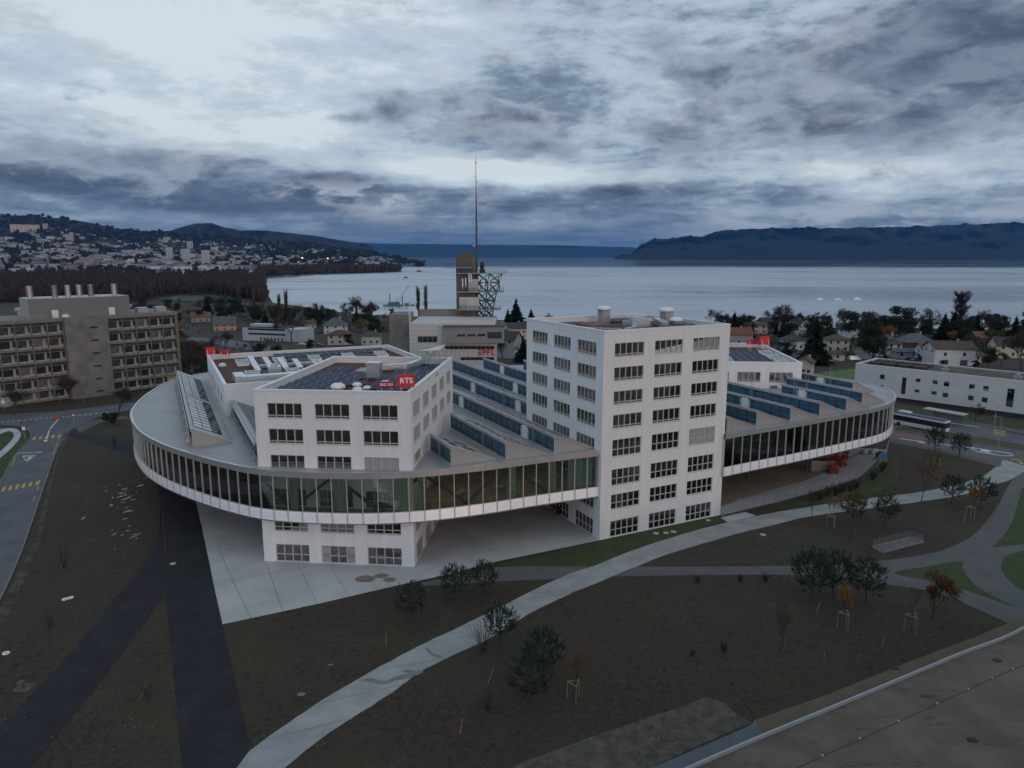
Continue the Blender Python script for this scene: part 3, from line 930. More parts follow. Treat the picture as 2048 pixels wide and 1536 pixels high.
def white_block(name, label, loc, rz, w, d, h, faces, floors, deck=1.1):
    root = thing(name, label, 'building', loc, rz)
    wl = MB()
    geo = {'front': ((0, 0), (1, 0), w), 'right': ((w, 0), (0, 1), d), 'back': ((w, d), (-1, 0), w), 'left': ((0, d), (0, -1), d)}
    zt = h - 0.28
    for k, (P0, D, L) in geo.items():
        facade(wl, P0, D, L, -0.3, zt, faces.get(k, []))
        for o in faces.get(k, []): put_window(root, P0, D, o)
    t = 0.5
    for a, b in (((t, t), (w - t, t)), ((w - t, t), (w - t, d - t)), ((w - t, d - t), (t, d - t)), ((t, d - t), (t, t))):
        wl.face([(a[0], a[1], h - deck), (a[0], a[1], zt), (b[0], b[1], zt), (b[0], b[1], h - deck)])
    wl.build('wall', WHITE, root)
    c = MB(); e = 0.03; k = 0.55
    for x0, y0, x1, y1 in ((-e, -e, w + e, k), (-e, d - k, w + e, d + e), (-e, k, k, d - k), (w - k, k, w + e, d - k)):
        c.box((x0, y0, h - 0.28), (x1, y1, h))
    c.build('coping', COPING, root)
    r = MB(); r.box((t - 0.02, t - 0.02, h - deck - 0.3), (w - t + 0.02, d - t + 0.02, h - deck)); r.build('roof', SUBSTRATE, root)
    fl = MB()
    for z in floors: fl.box((0.32, 0.32, z - 0.3), (w - 0.32, d - 0.32, z))
    fl.build('floor_slab', SLAB, root)
    co = MB(); i = min(min(w, d) * 0.27, 4.2)
    co.box((i, i, 0), (w - i, d - i, h - deck - 0.35))
    for q in range(1, 4):
        co.box((w * q / 4 - 0.06, 0.5, 0), (w * q / 4 + 0.06, i, h - deck - 0.35)); co.box((0.5, d * q / 4 - 0.06, 0), (i, d * q / 4 + 0.06, h - deck - 0.35))
    co.build('inner_partition', mat('office partition', (0.55, 0.54, 0.50), 0.9, var=0.15, scale=0.3), root)
    return root


def pv_mesh(w=1.7, l=1.9, tilt=8):
    m = MB(); s = math.sin(R(tilt)) * l; y1 = math.cos(R(tilt)) * l
    m.mat = 0
    m.face([(0.03, 0.03, 0.35), (w - 0.03, 0.03, 0.35), (w - 0.03, y1 - 0.03, 0.35 + s), (0.03, y1 - 0.03, 0.35 + s)])
    m.mat = 1
    m.face([(0, 0, 0.345), (w, 0, 0.345), (w, y1, 0.345 + s), (0, y1, 0.345 + s)])
    m.face([(0, 0, 0.30), (0, y1, 0.3 + s), (w, y1, 0.3 + s), (w, 0, 0.3)])
    for a, b, za, zb in (((0, 0), (w, 0), 0, 0), ((w, 0), (w, y1), 0, s), ((w, y1), (0, y1), s, s), ((0, y1), (0, 0), s, 0)):
        m.face([(*a, 0.3 + za), (*b, 0.3 + zb), (*b, 0.345 + zb), (*a, 0.345 + za)])
    for x in (0.15, w - 0.15):
        m.bar((x, 0.15, 0), (x, 0.15, 0.3), 0.05); m.bar((x, y1 - 0.15, 0), (x, y1 - 0.15, 0.3 + s), 0.05)
    return m.mesh('solar_panel', [PV, STEEL])


PVM = pv_mesh()


def pv_row(root, x, y, z, n, step=1.74, rz=0.0):
    for i in range(n): link('solar_panel', PVM, root, (x + i * step * math.cos(rz), y + i * step * math.sin(rz), z), rz)


def vent_mesh(s=1.0):
    m = MB(); m.mat = 0
    m.box((-0.7 * s, -0.7 * s, 0), (0.7 * s, 0.7 * s, 1.0 * s))
    m.mat = 1
    m.lathe([(0.75 * s, 1.0 * s), (1.12 * s, 1.25 * s), (1.12 * s, 1.5 * s), (0.7 * s, 1.85 * s), (0.0, 1.9 * s)], 8)
    m.mat = 0
    m.box((-0.8 * s, -0.8 * s, 0.98 * s), (0.8 * s, 0.8 * s, 1.06 * s))
    return m.mesh('vent_hood', [STEEL, COPING])


VENT = vent_mesh()


def duct(root, pts, w=0.9, h=0.7, m=None):
    b = MB()
    for p, q in zip(pts, pts[1:]): b.bar(p, q, w, h)
    for p in pts[1:-1]: b.box((p[0] - w * .55, p[1] - w * .55, p[2] - h * .55), (p[0] + w * .55, p[1] + w * .55, p[2] + h * .55))
    return b.build('duct', m or SILVER, root)


def hatch_mesh():
    """tilted glazed roof light in a white frame"""
    m = MB(); w, l, z0, z1 = 2.4, 4.6, 0.35, 0.95
    m.mat = 0
    m.face([(0, 0, 0), (w, 0, 0), (w, 0, z0), (0, 0, z0)]); m.face([(w, 0, 0), (w, l, 0), (w, l, z1), (w, 0, z0)])
    m.face([(w, l, 0), (0, l, 0), (0, l, z1), (w, l, z1)]); m.face([(0, l, 0), (0, 0, 0), (0, 0, z0), (0, l, z1)])

    def p(x, t, k=0.0): return (x, l * t, z0 + (z1 - z0) * t + k)
    for i in range(4):
        a, b = i / 4, (i + 1) / 4
        m.mat = 1; m.face([p(0, a), p(w, a), p(w, b), p(0, b)])
        m.mat = 2; m.bar(p(0, b - .01, .03), p(w, b - .01, .03), 0.14, 0.06)
    m.mat = 0
    for x in (0.05, w - 0.05): m.bar(p(x, 0, .03), p(x, 1, .03), 0.14, 0.08)
    return m.mesh('roof_light', [COPING, mat('milky roof light glass', (0.50, 0.56, 0.53), 0.15, var=0.15, scale=0.8), BLACK])


HATCH = hatch_mesh()

# --- tall tower block
TX = [(1.87, 6.97), (8.9, 14.0), (15.97, 21.1)]
TROWS = [(26.92, 28.87), (23.46, 25.42), (20.02, 21.97), (16.5, 18.53), (12.3, 14.86), (7.95, 10.42), (4.3, 6.6), (0.06, 2.55)]


def trow(i, c, mirrored=False):
    z0, z1 = TROWS[i]; a, b = TX[c]
    if mirrored: a, b = 23.1 - b, 23.1 - a
    k = 'b' if (i == 4 and c == 2 and not mirrored) else ('h' if (i * 3 + c * 5 + (2 if mirrored else 0)) % 7 in (1, 2, 4, 6) else 'w')
    if i == 7: k = 'w'
    return (a, b, z0, z1, 5, 0.17 if i < 4 else 0.42, k)


tower = white_block('tower_block', 'tall white tower block with eight rows of windows, highest of the white blocks', (12.8, 98.33, 0), ANG, 23.1, 23.1, 30.72,
                    {'front': [trow(i, c) for i in range(8) for c in range(3)], 'left': [trow(i, c, True) for i in range(8) for c in range(3)]},
                    [26.0, 22.5, 19.05, 15.5, 11.3, 7.0, 3.4, 0.02])
zr = 30.72 - 1.1
for i, (y, x0, n) in enumerate([(1.2, 1.5, 11), (3.4, 1.5, 11), (5.6, 1.5, 5), (5.6, 15.0, 4), (7.8, 1.5, 3), (7.8, 17, 3), (14, 1.2, 4), (16.4, 1.2, 4), (18.8, 14.0, 4)]): pv_row(tower, x0, y, zr, n)
for x, y, s in ((13.0, 19.5, 1.2), (14.6, 10.2, 1.05), (19.6, 8.6, 1.05), (20.4, 12.0, 1.2)):
    o = link('vent_hood', VENT, tower, (x, y, zr)); o.scale = (s * .92, s * .92, s * .8)
    if s > 1.1: o.location.z += 1.15; b = MB(); b.box((x - .75, y - .75, zr), (x + .75, y + .75, zr + 1.149)); b.build('vent_plinth', STEEL, tower)
duct(tower, [(7, 4.6, zr + .5), (11.5, 7.2, zr + .5), (12.5, 8.4, zr + .5)], 0.6, 0.5)
duct(tower, [(2.5, 10.5, zr + .45), (4.2, 7.2, zr + .45), (6.6, 5.2, zr + .45)], 0.4, 0.4)
duct(tower, [(14, 12, zr + .9), (19, 16, zr + .9)], 1.6, 1.2)
duct(tower, [(16.5, 7.5, zr + .6), (18.4, 12, zr + .9)], 1.2, 0.9)
b = MB(); b.box((4.5, 10, zr), (8.5, 15, zr + 0.75)); b.build('roof_kerb', mat('rusty roof kerb', (0.22, 0.10, 0.06), 0.9, var=0.3, scale=1), tower)
b = MB(); b.box((9.4, 6.4, zr), (12.6, 6.6, zr + 1.9)); b.box((9.4, 8.8, zr), (12.6, 9, zr + 1.5)); b.bar((9.4, 6.5, zr + 1.9), (9.4, 8.9, zr + 1.9), .12); b.bar((12.6, 6.5, zr + 1.9), (12.6, 8.9, zr + 1.9), .12)
b.build('plant_screen', SILVER, tower)
b = MB()
for x in (9.1, 12.9): b.bar((x, 6.3, zr), (x, 6.3, zr + 2.3), 0.06)
b.bar((9.1, 6.3, zr + 2.3), (12.9, 6.3, zr + 2.3), .06); b.build('ladder', STEEL, tower)

# --- front office block with the red signs
BX = [(1.72, 6.38), (8.1, 12.72), (14.45, 19.1)]
RX = [(1.5, 5.8), (7.5, 11.85), (13.55, 17.95), (19.7, 24.0), (25.7, 29.9)]
ff = []
for c, (a, b_) in enumerate(BX):
    ff += [(a, b_, 20.05, 22.05, 4, 0.17, 'w'), (a, b_, 16.6, 18.6, 4, 0.17, 'w'), (a, b_, 13.0, 15.05, 4, 0.1, 'b' if c == 2 else 'w'), (a, b_, 8.0, 10.4, 4, 0.42, 'h'), (a, b_, 4.45, 6.3, 4, 0.3, 'h'),
           (a, b_, 0.06, 2.55, 4, 0.42, 'd' if c == 1 else 'w')]
fr = []
for a, b_ in RX: fr += [(a, b_, 19.9, 22.05, 5, 0.15, 'b'), (a, b_, 16.5, 18.65, 5, 0.15, 'b'), (a, b_, 4.45, 6.3, 4, 0.3, 'w'), (a, b_, 0.06, 2.55, 4, 0.42, 'w')]
fr += [(1.5, 5.8, 13.6, 15.1, 4, 0, 'w')]
office = white_block('office_block', 'white front block with red and white signs on its solar panel roof', (-33.75, 91.05, 0), math.atan2(-0.089, 0.996), 20.8, 31.5, 23.83, {'front': ff, 'right': fr},
                     [19.0, 15.6, 12.6, 7.0, 3.4, 0.02])
zr = 23.83 - 1.1
for y, x0, n in [(1.0, 1.2, 5), (1.0, 12.4, 4), (3.6, 1.3, 5), (3.6, 15.2, 2), (6.2, 1.4, 5), (8.8, 1.5, 6), (6.2, 13.5, 4), (8.8, 13.3, 4), (11.4, 1.6, 5), (11.4, 13.0, 4), (14, 2, 5), (14, 13.4, 4), (16.6, 2.4, 4), (16.6, 14, 4), (19.6, 13.6, 4), (22.4, 14.4, 3), (25, 14.6, 3), (21, 2.5, 2)]:
    pv_row(office, x0, y, zr, n)
for x, y, s in ((10.6, 2.2, .9), (12.0, 6.0, 0.6), (15.6, 7.3, 0.65), (13.8, 4.6, 0.5)):
    o = link('vent_hood', VENT, office, (x, y, zr)); o.scale = (s, s, s)
b = MB(); b.lathe([(.75, 0), (.75, 0.5), (0.5, .8), (0, .9)], 10, (12.6, 4.2, zr)); b.build('roof_fan', COPING, office)
b = MB(); b.box((11.0, 13.6, zr + .5), (13.0, 15.4, zr + 2.6)); b.box((10.9, 13.5, zr + 2.55), (13.1, 15.5, zr + 2.7))
for x in (11.1, 12.9):
    for y in (13.7, 15.3): b.bar((x, y, zr), (x, y, zr + .5), .12)
b.build('air_handler', SILVER, office)
b = MB(); b.box((7.4, 19, zr), (10.8, 23, zr + .5)); b.build('roof_kerb', mat('concrete kerb', (0.38, 0.36, 0.33), 0.9, var=.1, scale=1), office)
duct(office, [(11, 22, zr + .8), (15, 23.5, zr + .8), (17.5, 28, zr + 1.4)], 1.0, 0.8)
b = MB()
b.face([(15.6, 27.5, zr + 2.6), (19.6, 26.5, zr + 3.0), (19.8, 30.5, zr + 3.4), (15.8, 30.6, zr + 2.6)]); b.face([(15.8, 30.6, zr + 2.55), (19.8, 30.5, zr + 3.35), (19.6, 26.5, zr + 2.95), (15.6, 27.5, zr + 2.55)])
for x, y in ((15.6, 27.5), (19.6, 26.5), (19.8, 30.5), (15.8, 30.6)): b.bar((x, y, zr), (x, y, zr + 2.7), .08)
b.build('glass_canopy', mat('pale canopy glass', (0.35, 0.40, 0.42), 0.1), office)

# --- rear studio block on the left
sl = [(42 - u - 4.4, 42 - u, 14.2, 16.3, 4, 0.17, 'w') for u in (35.5, 28.2, 20.9, 13.0, 5.5)]
P = gxy(9.5, 131)
studio = white_block('studio_block', 'low wide white block behind the front block, ducts and roof lights on top', (P.x, P.y, 0), ANG, 42, 42, 18.95, {'left': sl}, [13.0, 7.0])
zr = 18.95 - 1.1
for i in range(5):
    for j in range(2):
        link('roof_light', HATCH, studio, (5.0 + 7.6 * i, 10 + 17 * j, zr + .15))
for i in range(4):
    for j in range(3): pv_row(studio, 8.6 + 7.6 * i, 10.5 + 2.3 * j, zr, 2)
    for j in range(3): pv_row(studio, 8.6 + 7.6 * i, 26.5 + 2.3 * j, zr, 2)
for j in range(2): pv_row(studio, 14, 36.5 + 2.2 * j, zr, 15)
duct(studio, [(3.2, 3.5, zr + 1), (18, 3.5, zr + 1), (26, 5.5, zr + 1)], 2.0, 1.6)
duct(studio, [(3.2, 3.5, zr + 1), (3.2, 9, zr + 1)], 1.8, 1.5)
for i in range(4): duct(studio, [(7.5 + i * 2.7, 14, zr + .7), (8.5 + i * 2.7, 36 - i * 3, zr + .7)], 1.1, 0.8)
duct(studio, [(4, 8, zr + .7), (22, 8, zr + .7), (30, 9, zr + .7)], 1.1, 0.8)
duct(studio, [(8, 22, zr + .6), (20, 22, zr + .6)], 0.8, 0.6)
for x, y in ((9, 11), (18, 12), (25, 6.5)):
    b = MB(); b.box((x, y, zr), (x + 2.4, y + 2, zr + 1.9)); b.box((x - .05, y - .05, zr + 1.9), (x + 2.45, y + 2.05, zr + 2.0)); b.tube((x + 1.2, y + 1, zr + 2), (x + 1.2, y + 1, zr + 2.4), .6, .6, 12); b.build('air_handler', SILVER, studio)
b = MB()
for q in ((2.2, 30), (2.4, 1.5)): b.lathe([(0.8, 0), (0.8, .3), (0.55, .6), (0, .75)], 12, (q[0], q[1], zr))
b.build('roof_dome', mat('white dome', (0.7, 0.7, 0.7), 0.3), studio)

# --- right rear block
rfaces = {'front': [(0.9, 5.7, 14.68, 16.8, 4, 0.17, 'w'), (7.4, 12.2, 14.68, 16.8, 4, 0.17, 'w'), (14.0, 18.85, 14.68, 16.8, 4, 0.17, 'w'), (14.3, 15.9, 12.2, 13.95, 1, 0, 'w')]}
side = white_block('side_block', 'white block behind the tower on the right with two windows and roof lights', (40.3, 149.0, 0), math.atan2(-0.089, 0.996), 20.6, 34, 18.95, rfaces, [13.0, 7.0])
for y in range(9): pv_row(side, 1.2 + (0.1 * y), 1.3 + 2.3 * y, zr, 2); pv_row(side, 7.5 + .1 * y, 1.3 + 2.3 * y, zr, 5)
for x in (4.9, 16.3):
    for y in (3, 9, 15): link('roof_light', HATCH, side, (x, y, zr + .2))

# --- raised hall on a curved outline, glass all round
HO = Vector((0, 130, 6.5))
A_PTS = [(-66, 174), (-74, 166), (-76.2, 156), (-74.3, 143), (-71, 131.5), (-66.8, 121.5), (-59.6, 110.6), (-52.8, 103.2), (-46, 97.6), (-39, 92.8), (-32, 89.4), (-22, 88.0), (-13.2, 88.6), (-4.5, 91.4), (3.9, 95.2), (12.72, 98.9)]
B_PTS = [(33.5, 108.2), (40, 112), (48.7, 116.8), (60.6, 124), (69.8, 130.2), (75.5, 137.2), (78.4, 143.8), (78.9, 150), (76, 157.5), (69, 164.8), (58, 170.8)]
C_PTS = [(58, 170.8), (45, 175), (20, 179), (-10, 181), (-35, 182), (-52, 179.5), (-66, 174)]


def resample(pts, step):
    P = spline(pts, 24); L = sum((b - a).length for a, b in zip(P, P[1:])); n = round(L / step); s = L / n
    out = [P[0]]; acc = 0.0; k = 1
    for a, b in zip(P, P[1:]):
        d = (b - a).length
        while acc + d >= s * k - 1e-6 and k <= n:
            out.append(a.lerp(b, max(0, min(1, (s * k - acc) / d)))); k += 1
        acc += d
    if len(out) < n + 1: out.append(P[-1])
    return out


LA, LB, LC = resample(A_PTS, 2.02), resample(B_PTS, 2.02), resample(C_PTS, 4.0)
OUT = LA[:-1] + [LA[-1], Vector((15.5, 104)), Vector((30, 111)), LB[0]] + LB[1:-1] + LC[:-1]


def inset(P, k, closed=True):
    out = []; n = len(P)
    for i in range(n):
        a, b = (P[i - 1], P[(i + 1) % n]) if closed else (P[max(i - 1, 0)], P[min(i + 1, n - 1)])
        d = (b - a).normalized(); out.append(P[i] + Vector((-d.y, d.x)) * k)
    return out


hall = thing('raised_hall', 'long curved glass hall raised off the ground around the white blocks', 'building', HO)


def hl(p, z): return (p.x - HO.x, p.y - HO.y, z - HO.z)


def ring_part(name, P, z0, z1, m, top=True):
    mb = MB(); mb.prism([(p.x - HO.x, p.y - HO.y) for p in P], z0 - HO.z, z1 - HO.z); return mb.build(name, m, hall)


ring_part('soffit', inset(OUT, 0.12), 6.52, 7.0, mat('soffit panel', (0.42, 0.41, 0.40), 0.7, var=0.05, scale=0.4))
ring_part('roof', inset(OUT, 0.35), 12.75, 13.36, ROOFSTEEL)
ring_part('ceiling', inset(OUT, 0.5), 12.6, 12.74, mat('acoustic ceiling', (0.55, 0.52, 0.46), 0.9))
ring_part('floor', inset(OUT, 0.45), 7.01, 7.9, mat('hall carpet', (0.32, 0.26, 0.19), 0.95, var=0.25, scale=0.4))
bm_p, bm_g, bm_m = MB(), MB(), MB()
bw = (LA[1] - LA[0]).length
for k in range(3):      # three slats leaning back, each a little below the next
    z0, z1 = 0.06 + k * 0.46, 0.06 + k * 0.46 + 0.44
    bm_p.face([(0.06, 0.0, z0), (bw - 0.06, 0.0, z0), (bw - 0.06, 0.11, z1), (0.06, 0.11, z1)]); bm_p.face([(0.06, 0.11, z1), (bw - 0.06, 0.11, z1), (bw - 0.06, 0.18, z1), (0.06, 0.18, z1)])
    bm_p.face([(bw - 0.06, 0.0, z0), (0.06, 0.0, z0), (0.06, 0.18, z0), (bw - 0.06, 0.18, z0)]); bm_p.face([(bw - 0.06, 0.18, z0), (0.06, 0.18, z0), (0.06, 0.18, z1), (bw - 0.06, 0.18, z1)])
    for x in (0.06, bw - 0.06): bm_p.face([(x, 0.0, z0), (x, 0.18, z0), (x, 0.18, z1), (x, 0.11, z1)])
bm_g.box((0.05, 0.2, 1.46), (bw - 0.05, 0.23, 6.08))
bm_m.box((-0.05, 0.08, 1.43), (0.05, 0.24, 6.12)); bm_m.box((-0.06, -0.05, 0.03), (0.06, 0.22, 1.42)); bm_m.box((0.07, 0.10, 1.4), (bw - 0.07, 0.26, 1.46)); bm_m.box((0.07, 0.10, 6.06), (bw - 0.07, 0.26, 6.14))
SPAN = mat('pale spandrel panel', (0.86, 0.86, 0.88), 0.35, 0.1, var=0.03, scale=0.7)
me_p, me_g, me_m = bm_p.mesh('spandrel_panel', SPAN), bm_g.mesh('glass_pane', GREEN_GLASS), bm_m.mesh('mullion', mat('pale aluminium fin', (0.56, 0.58, 0.56), 0.45, 0.4))
bays = [(a, b) for a, b in zip(LA, LA[1:])][6:] + [(a, b) for a, b in zip(LB, LB[1:])][:-4]
for a, b in bays:
    d = b - a; rz = math.atan2(d.y, d.x); sx = d.length / bw
    for nm, me in (('spandrel_panel', me_p), ('glass_pane', me_g), ('mullion', me_m)):
        o = link(nm, me, hall, hl(a, 6.5), rz); o.scale = (sx, 1, 1)
rest = MB(); rg = MB()
for a, b in [(a, b) for a, b in zip(LA, LA[1:])][:6] + [(a, b) for a, b in zip(LB, LB[1:])][-4:] + list(zip(LC, LC[1:])):
    rest.bar(hl(a, 6.6), hl(a, 12.6), 0.15, 0.3); n = (b - a).normalized(); k = Vector((-n.y, n.x)) * 0.1
    rest.face([hl(a + k, 6.55), hl(b + k, 6.55), hl(b + k, 7.95), hl(a + k, 7.95)]); rg.face([hl(a + 2 * k, 7.95), hl(b + 2 * k, 7.95), hl(b + 2 * k, 12.6), hl(a + 2 * k, 12.6)])
rb = rest.build('rear_frame', ALU, hall); rg.build('rear_glazing', GREEN_GLASS, rb)
# metal edge of the roof and the underside trim
for nm, z0, z1, k0, k1, m in (('fascia', 12.64, 13.30, -0.10, 0.36, ALU), ('roof_edge', 13.31, 13.48, -0.14, 0.2, ALU), ('edge_trim', 6.42, 6.54, -0.06, 0.2, STEEL)):
    for path in (LA, LB):
        mb = MB()
        o_, i_ = inset(path, k0, False), inset(path, k1, False)
        for j in range(len(path) - 1):
            q = [o_[j], o_[j + 1], i_[j + 1], i_[j]]
            mb.face([hl(q[0], z0), hl(q[1], z0), hl(q[1], z1), hl(q[0], z1)]); mb.face([hl(q[0], z1), hl(q[1], z1), hl(q[2], z1), hl(q[3], z1)])
            mb.face([hl(q[3], z1), hl(q[2], z1), hl(q[2], z0), hl(q[3], z0)]); mb.face([hl(q[3], z0), hl(q[2], z0), hl(q[1], z0), hl(q[0], z0)])
        mb.build(nm, m, hall)
# slanting truss members and curtains behind the glass
BRACE = mat('dark truss steel', (0.05, 0.065, 0.065), 0.6)
CURT = mat('pale green curtain', (0.42, 0.50, 0.46), 0.9, var=0.12, scale=3, stretch=(1, 1, 0.05))
for path, lo in ((inset(LA, 1.2, False), 12), (inset(LB, 1.2, False), 1)):
    j = lo; up = True
    while j + 3 < len(path):
        b = MB(); z = (7.9, 12.6) if up else (12.6, 7.9)
        b.bar(hl(path[j], z[0]), hl(path[j + 3], z[1]), 0.34, 0.34); b.build('truss_brace', BRACE, hall); j += 3; up = not up
for path, segs in ((inset(LA, 0.75, False), [(-37, 1), (-34, 1), (-31, .7), (-28, 1), (-25.2, .5), (-22, .6), (-19, 1), (-15, 1), (-13.4, .6), (-7, .6), (-4, .7), (-2.4, 2)]), (inset(LB, 0.75, False), [(2, .7), (5, .6), (9, 1), (14, .6)])):
    for s, ln in segs:
        i0 = s if s >= 0 else len(path) - 1 + s
        mb = MB(); n = int(ln * 26); pr = None
        for k in range(n + 1):
            f = i0 + k / 26; j = min(int(f), len(path) - 2); p = path[j].lerp(path[j + 1], f - j)
            d = (path[j + 1] - path[j]).normalized(); p = p + Vector((-d.y, d.x)) * 0.07 * math.sin(k * 1.9)
            if pr is not None: mb.face([hl(pr, 7.95), hl(p, 7.95), hl(p, 12.5), hl(pr, 12.5)])
            pr = p
        mb.build('curtain', CURT, hall)
# glowing strips added under the hall ceiling to brighten the interior
ADDED_STRIP = emit('added warm fill', (1.0, 0.80, 0.56), 5.5)
me_l = MB(); me_l.box((-1.4, -0.14, 0), (1.4, 0.14, 0.07)); me_l = me_l.mesh('added_light_strip', ADDED_STRIP)
for path, lo in ((inset(LA, 4.6, False), 10), (inset(LB, 4.6, False), 1)):
    for j in range(lo, len(path) - 1, 3):
        d = path[j + 1] - path[j]; link('added_light_strip', me_l, hall, hl(path[j], 12.5), math.atan2(d.y, d.x))
# slender columns that carry the hall
for p in (gxy(20, 140), gxy(97, 95), gxy(110, 92), gxy(118, 110), gxy(104, 110)):
    b = MB(); b.tube((p.x - HO.x, p.y - HO.y, -6.5), (p.x - HO.x, p.y - HO.y, 0.1), 0.3, 0.3, 12); b.build('column', mat('dark column', (0.08, 0.08, 0.08), 0.7), hall)

# --- sawtooth roof monitors
MONROOF = mat('monitor roof sheet', (0.46, 0.45, 0.44), 0.5, 0.4, var=0.06, scale=0.4)
CHEEK = mat('ribbed monitor cheek', (0.40, 0.405, 0.40), 0.55, 0.35, var=0.05, scale=0.5)
GLZ = mat('sloping roof glazing', (0.02, 0.026, 0.034), 0.1, 0.0, spec=0.4)
GLZW = mat('white blinds under glazing', (0.60, 0.61, 0.62), 0.3, 0.0, var=0.3, scale=0.5, stretch=(0.4, 3, 1), spec=0.4)


def monitor(k, b0, b1, run=6.6, zt=16.05, glazed=None, ladders=(), panels=(), skyl=()):
    a = 33.6 + 7.6 * k; z0 = 13.36 - 6.5; z1 = zt - 6.5; L = b1 - b0
    o0 = gxy(a, b0)
    sh = MB()
    # local: x up-slope to down-slope (u), y along the ridge (v)
    sh.mat = 0
    sh.face([(0, 0, z1), (run, 0, z0 + .05), (run, L, z0 + .05), (0, L, z1)])
    sh.box((-0.12, -0.05, z1 - 0.42), (0.14, L + .05, z1 + 0.02)); sh.box((-0.06, 0, z0), (0.1, L, z0 + 0.28))
    sh.mat = 1
    for y in (0, L):
        sh.face([(0, y, z0), (run, y, z0), (run, y, z0 + .05), (0, y, z1)])
        n = 13
        for i in range(n):
            x = run * (i + .5) / n; zz = z1 + (z0 - z1) * (x / run)
            sh.box((x - .03, y - .04 if y == 0 else y, z0), (x + .03, y if y == 0 else y + .04, zz))
    sh.mat = 0
    sh.bar((0, 0.02, z1 + .02), (run, 0.02, z0 + .09), 0.3, 0.16)
    mon = sh.build('roof_monitor', [MONROOF, CHEEK], hall)
    mon.location = (o0.x - HO.x, o0.y - HO.y, 0); mon.rotation_euler = (0, 0, ANG)
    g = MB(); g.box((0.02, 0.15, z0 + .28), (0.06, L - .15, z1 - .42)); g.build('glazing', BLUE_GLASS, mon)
    fr_ = MB(); n = max(2, int(L / 2.1))
    for i in range(n + 1): fr_.box((-0.02, L * i / n - .06 + (.06 if i == 0 else 0), z0 + .28), (0.02, L * i / n + .06 - (.06 if i == n else 0), z1 - .42))
    fr_.box((-0.02, .1, z0 + .62), (0.015, L - .1, z0 + .70)); fr_.box((-0.03, .1, z1 - .56), (0.017, L - .1, z1 - .425))
    fr_.build('glazing_bar', BLACK, mon)
    bl = MB()
    if k != -4:
        for i in range(int(L / 1.3)):     # slanting blind slats seen through the glass
            y = 0.4 + i * 1.3
            for q in range(4):
                bl.face([(0.012, y + .3 * q, z0 + .4), (0.012, y + .3 * q + .07, z0 + .4), (0.012, min(L - .2, y + .3 * q + 1.17), z1 - .5), (0.012, min(L - .2, y + .3 * q + 1.1), z1 - .5)])
        bl.build('blind_slat', mat('slate blue blind', (0.035, 0.105, 0.18), 0.5), mon)
    for y in ladders:
        ld = MB()
        for s in (-.25, .25): ld.bar((-0.3, y + s, z0), (-0.3, y + s, z1 + 0.95), .05)
        for q in range(9): ld.bar((-0.3, y - .25, z0 + .3 + q * .3), (-0.3, y + .25, z0 + .3 + q * .3), .035)
        ld.bar((-0.3, y + .3, z0), (-0.3, y + .3, z1 + 2.2), .05)
        ld.build('ladder', STEEL, mon)
    for y in panels:
        pn = MB(); pn.mat = 0; pn.box((-0.12, y, z0 + .3), (-0.04, y + 1.5, z1 - .44)); pn.mat = 1
        for s in (-.45, 1.6):
            for q in range(5): pn.box((-0.13, y + s, z0 + .35 + q * .36), (-0.05, y + s + .35, z0 + .53 + q * .36))
        pn.build('service_panel', [COPING, LETTER], mon)

    def sp(x, y, k2=0.03): return (x, y, z1 + (z0 + .05 - z1) * (x / run) + k2)
    for (x0, x1, y0, y1, white) in skyl:
        s = MB(); s.mat = 0
        nx, ny = max(1, round((x1 - x0) / 1.1)), max(1, round((y1 - y0) / 2.4))
        s.face([sp(x0, y0), sp(x1, y0), sp(x1, y1), sp(x0, y1)]) if not white else None
        if white:
            for i in range(nx):
                for j in range(ny):
                    s.mat = 0 if i < nx - 1 else 2
                    xa, xb, ya, yb = x0 + (x1 - x0) * i / nx, x0 + (x1 - x0) * (i + 1) / nx, y0 + (y1 - y0) * j / ny, y0 + (y1 - y0) * (j + 1) / ny
                    s.face([sp(xa, ya), sp(xb, ya), sp(xb, yb), sp(xa, yb)])
        s.mat = 1
        for i in range(nx + 1): x = x0 + (x1 - x0) * i / nx; s.bar(sp(x, y0, .06), sp(x, y1, .06), .06, .06)
        for j in range(ny + 1): y = y0 + (y1 - y0) * j / ny; s.bar(sp(x0, y, .06), sp(x1, y, .06), .06, .06)
        s.build('slope_glazing', [GLZW if white else GLZ, BLACK if white else STEEL, GLZ], mon)
    return mon


m1 = monitor(-4, 111.4, 171, 5.6, 16.1, skyl=[(0.5, 4.3, 2.5, 28, True), (0.5, 4.3, 31, 56, True)])
b = MB()
for i in range(26):
    y = 1.5 + i * 2.3
    b.bar((-0.35, y, 13.36 - 6.5), (-0.35, y, 9.3), .07); b.bar((-0.9, y, 13.36 - 6.5), (-0.35, y, 8.6), .06); b.box((-0.7, y - .3, 7.4 + .5 * (i % 3)), (-0.25, y + .3, 7.7 + .5 * (i % 3)))
b.bar((-0.35, 1, 9.3), (-0.35, 58, 9.3), .1); b.bar((-0.35, 1, 8.2), (-0.35, 58, 8.2), .08)
b.build('service_rail', STEEL, m1)
m2 = monitor(-3, 98.6, 131, 6.0, 16.1, skyl=[(0.6, 4.6, 6, 31, False)])
b = MB()
for i in range(15):
    y = 1.0 + i * 2.2
    b.bar((-0.45, y, 13.36 - 6.5), (-0.2, y, 9.3), .08); b.box((-0.6, y - .2, 7.2), (-0.2, y + .2, 7.5))
b.tube((-0.35, 0, 9.45), (-0.35, 32, 9.45), .22, .22, 8); b.build('service_rail', STEEL, m2)
monitor(0, 85.5, 93.2, ladders=(3.5,), skyl=[(.7, 2.0, 1.5, 7, False), (2.6, 4.6, 1.0, 7, False)])
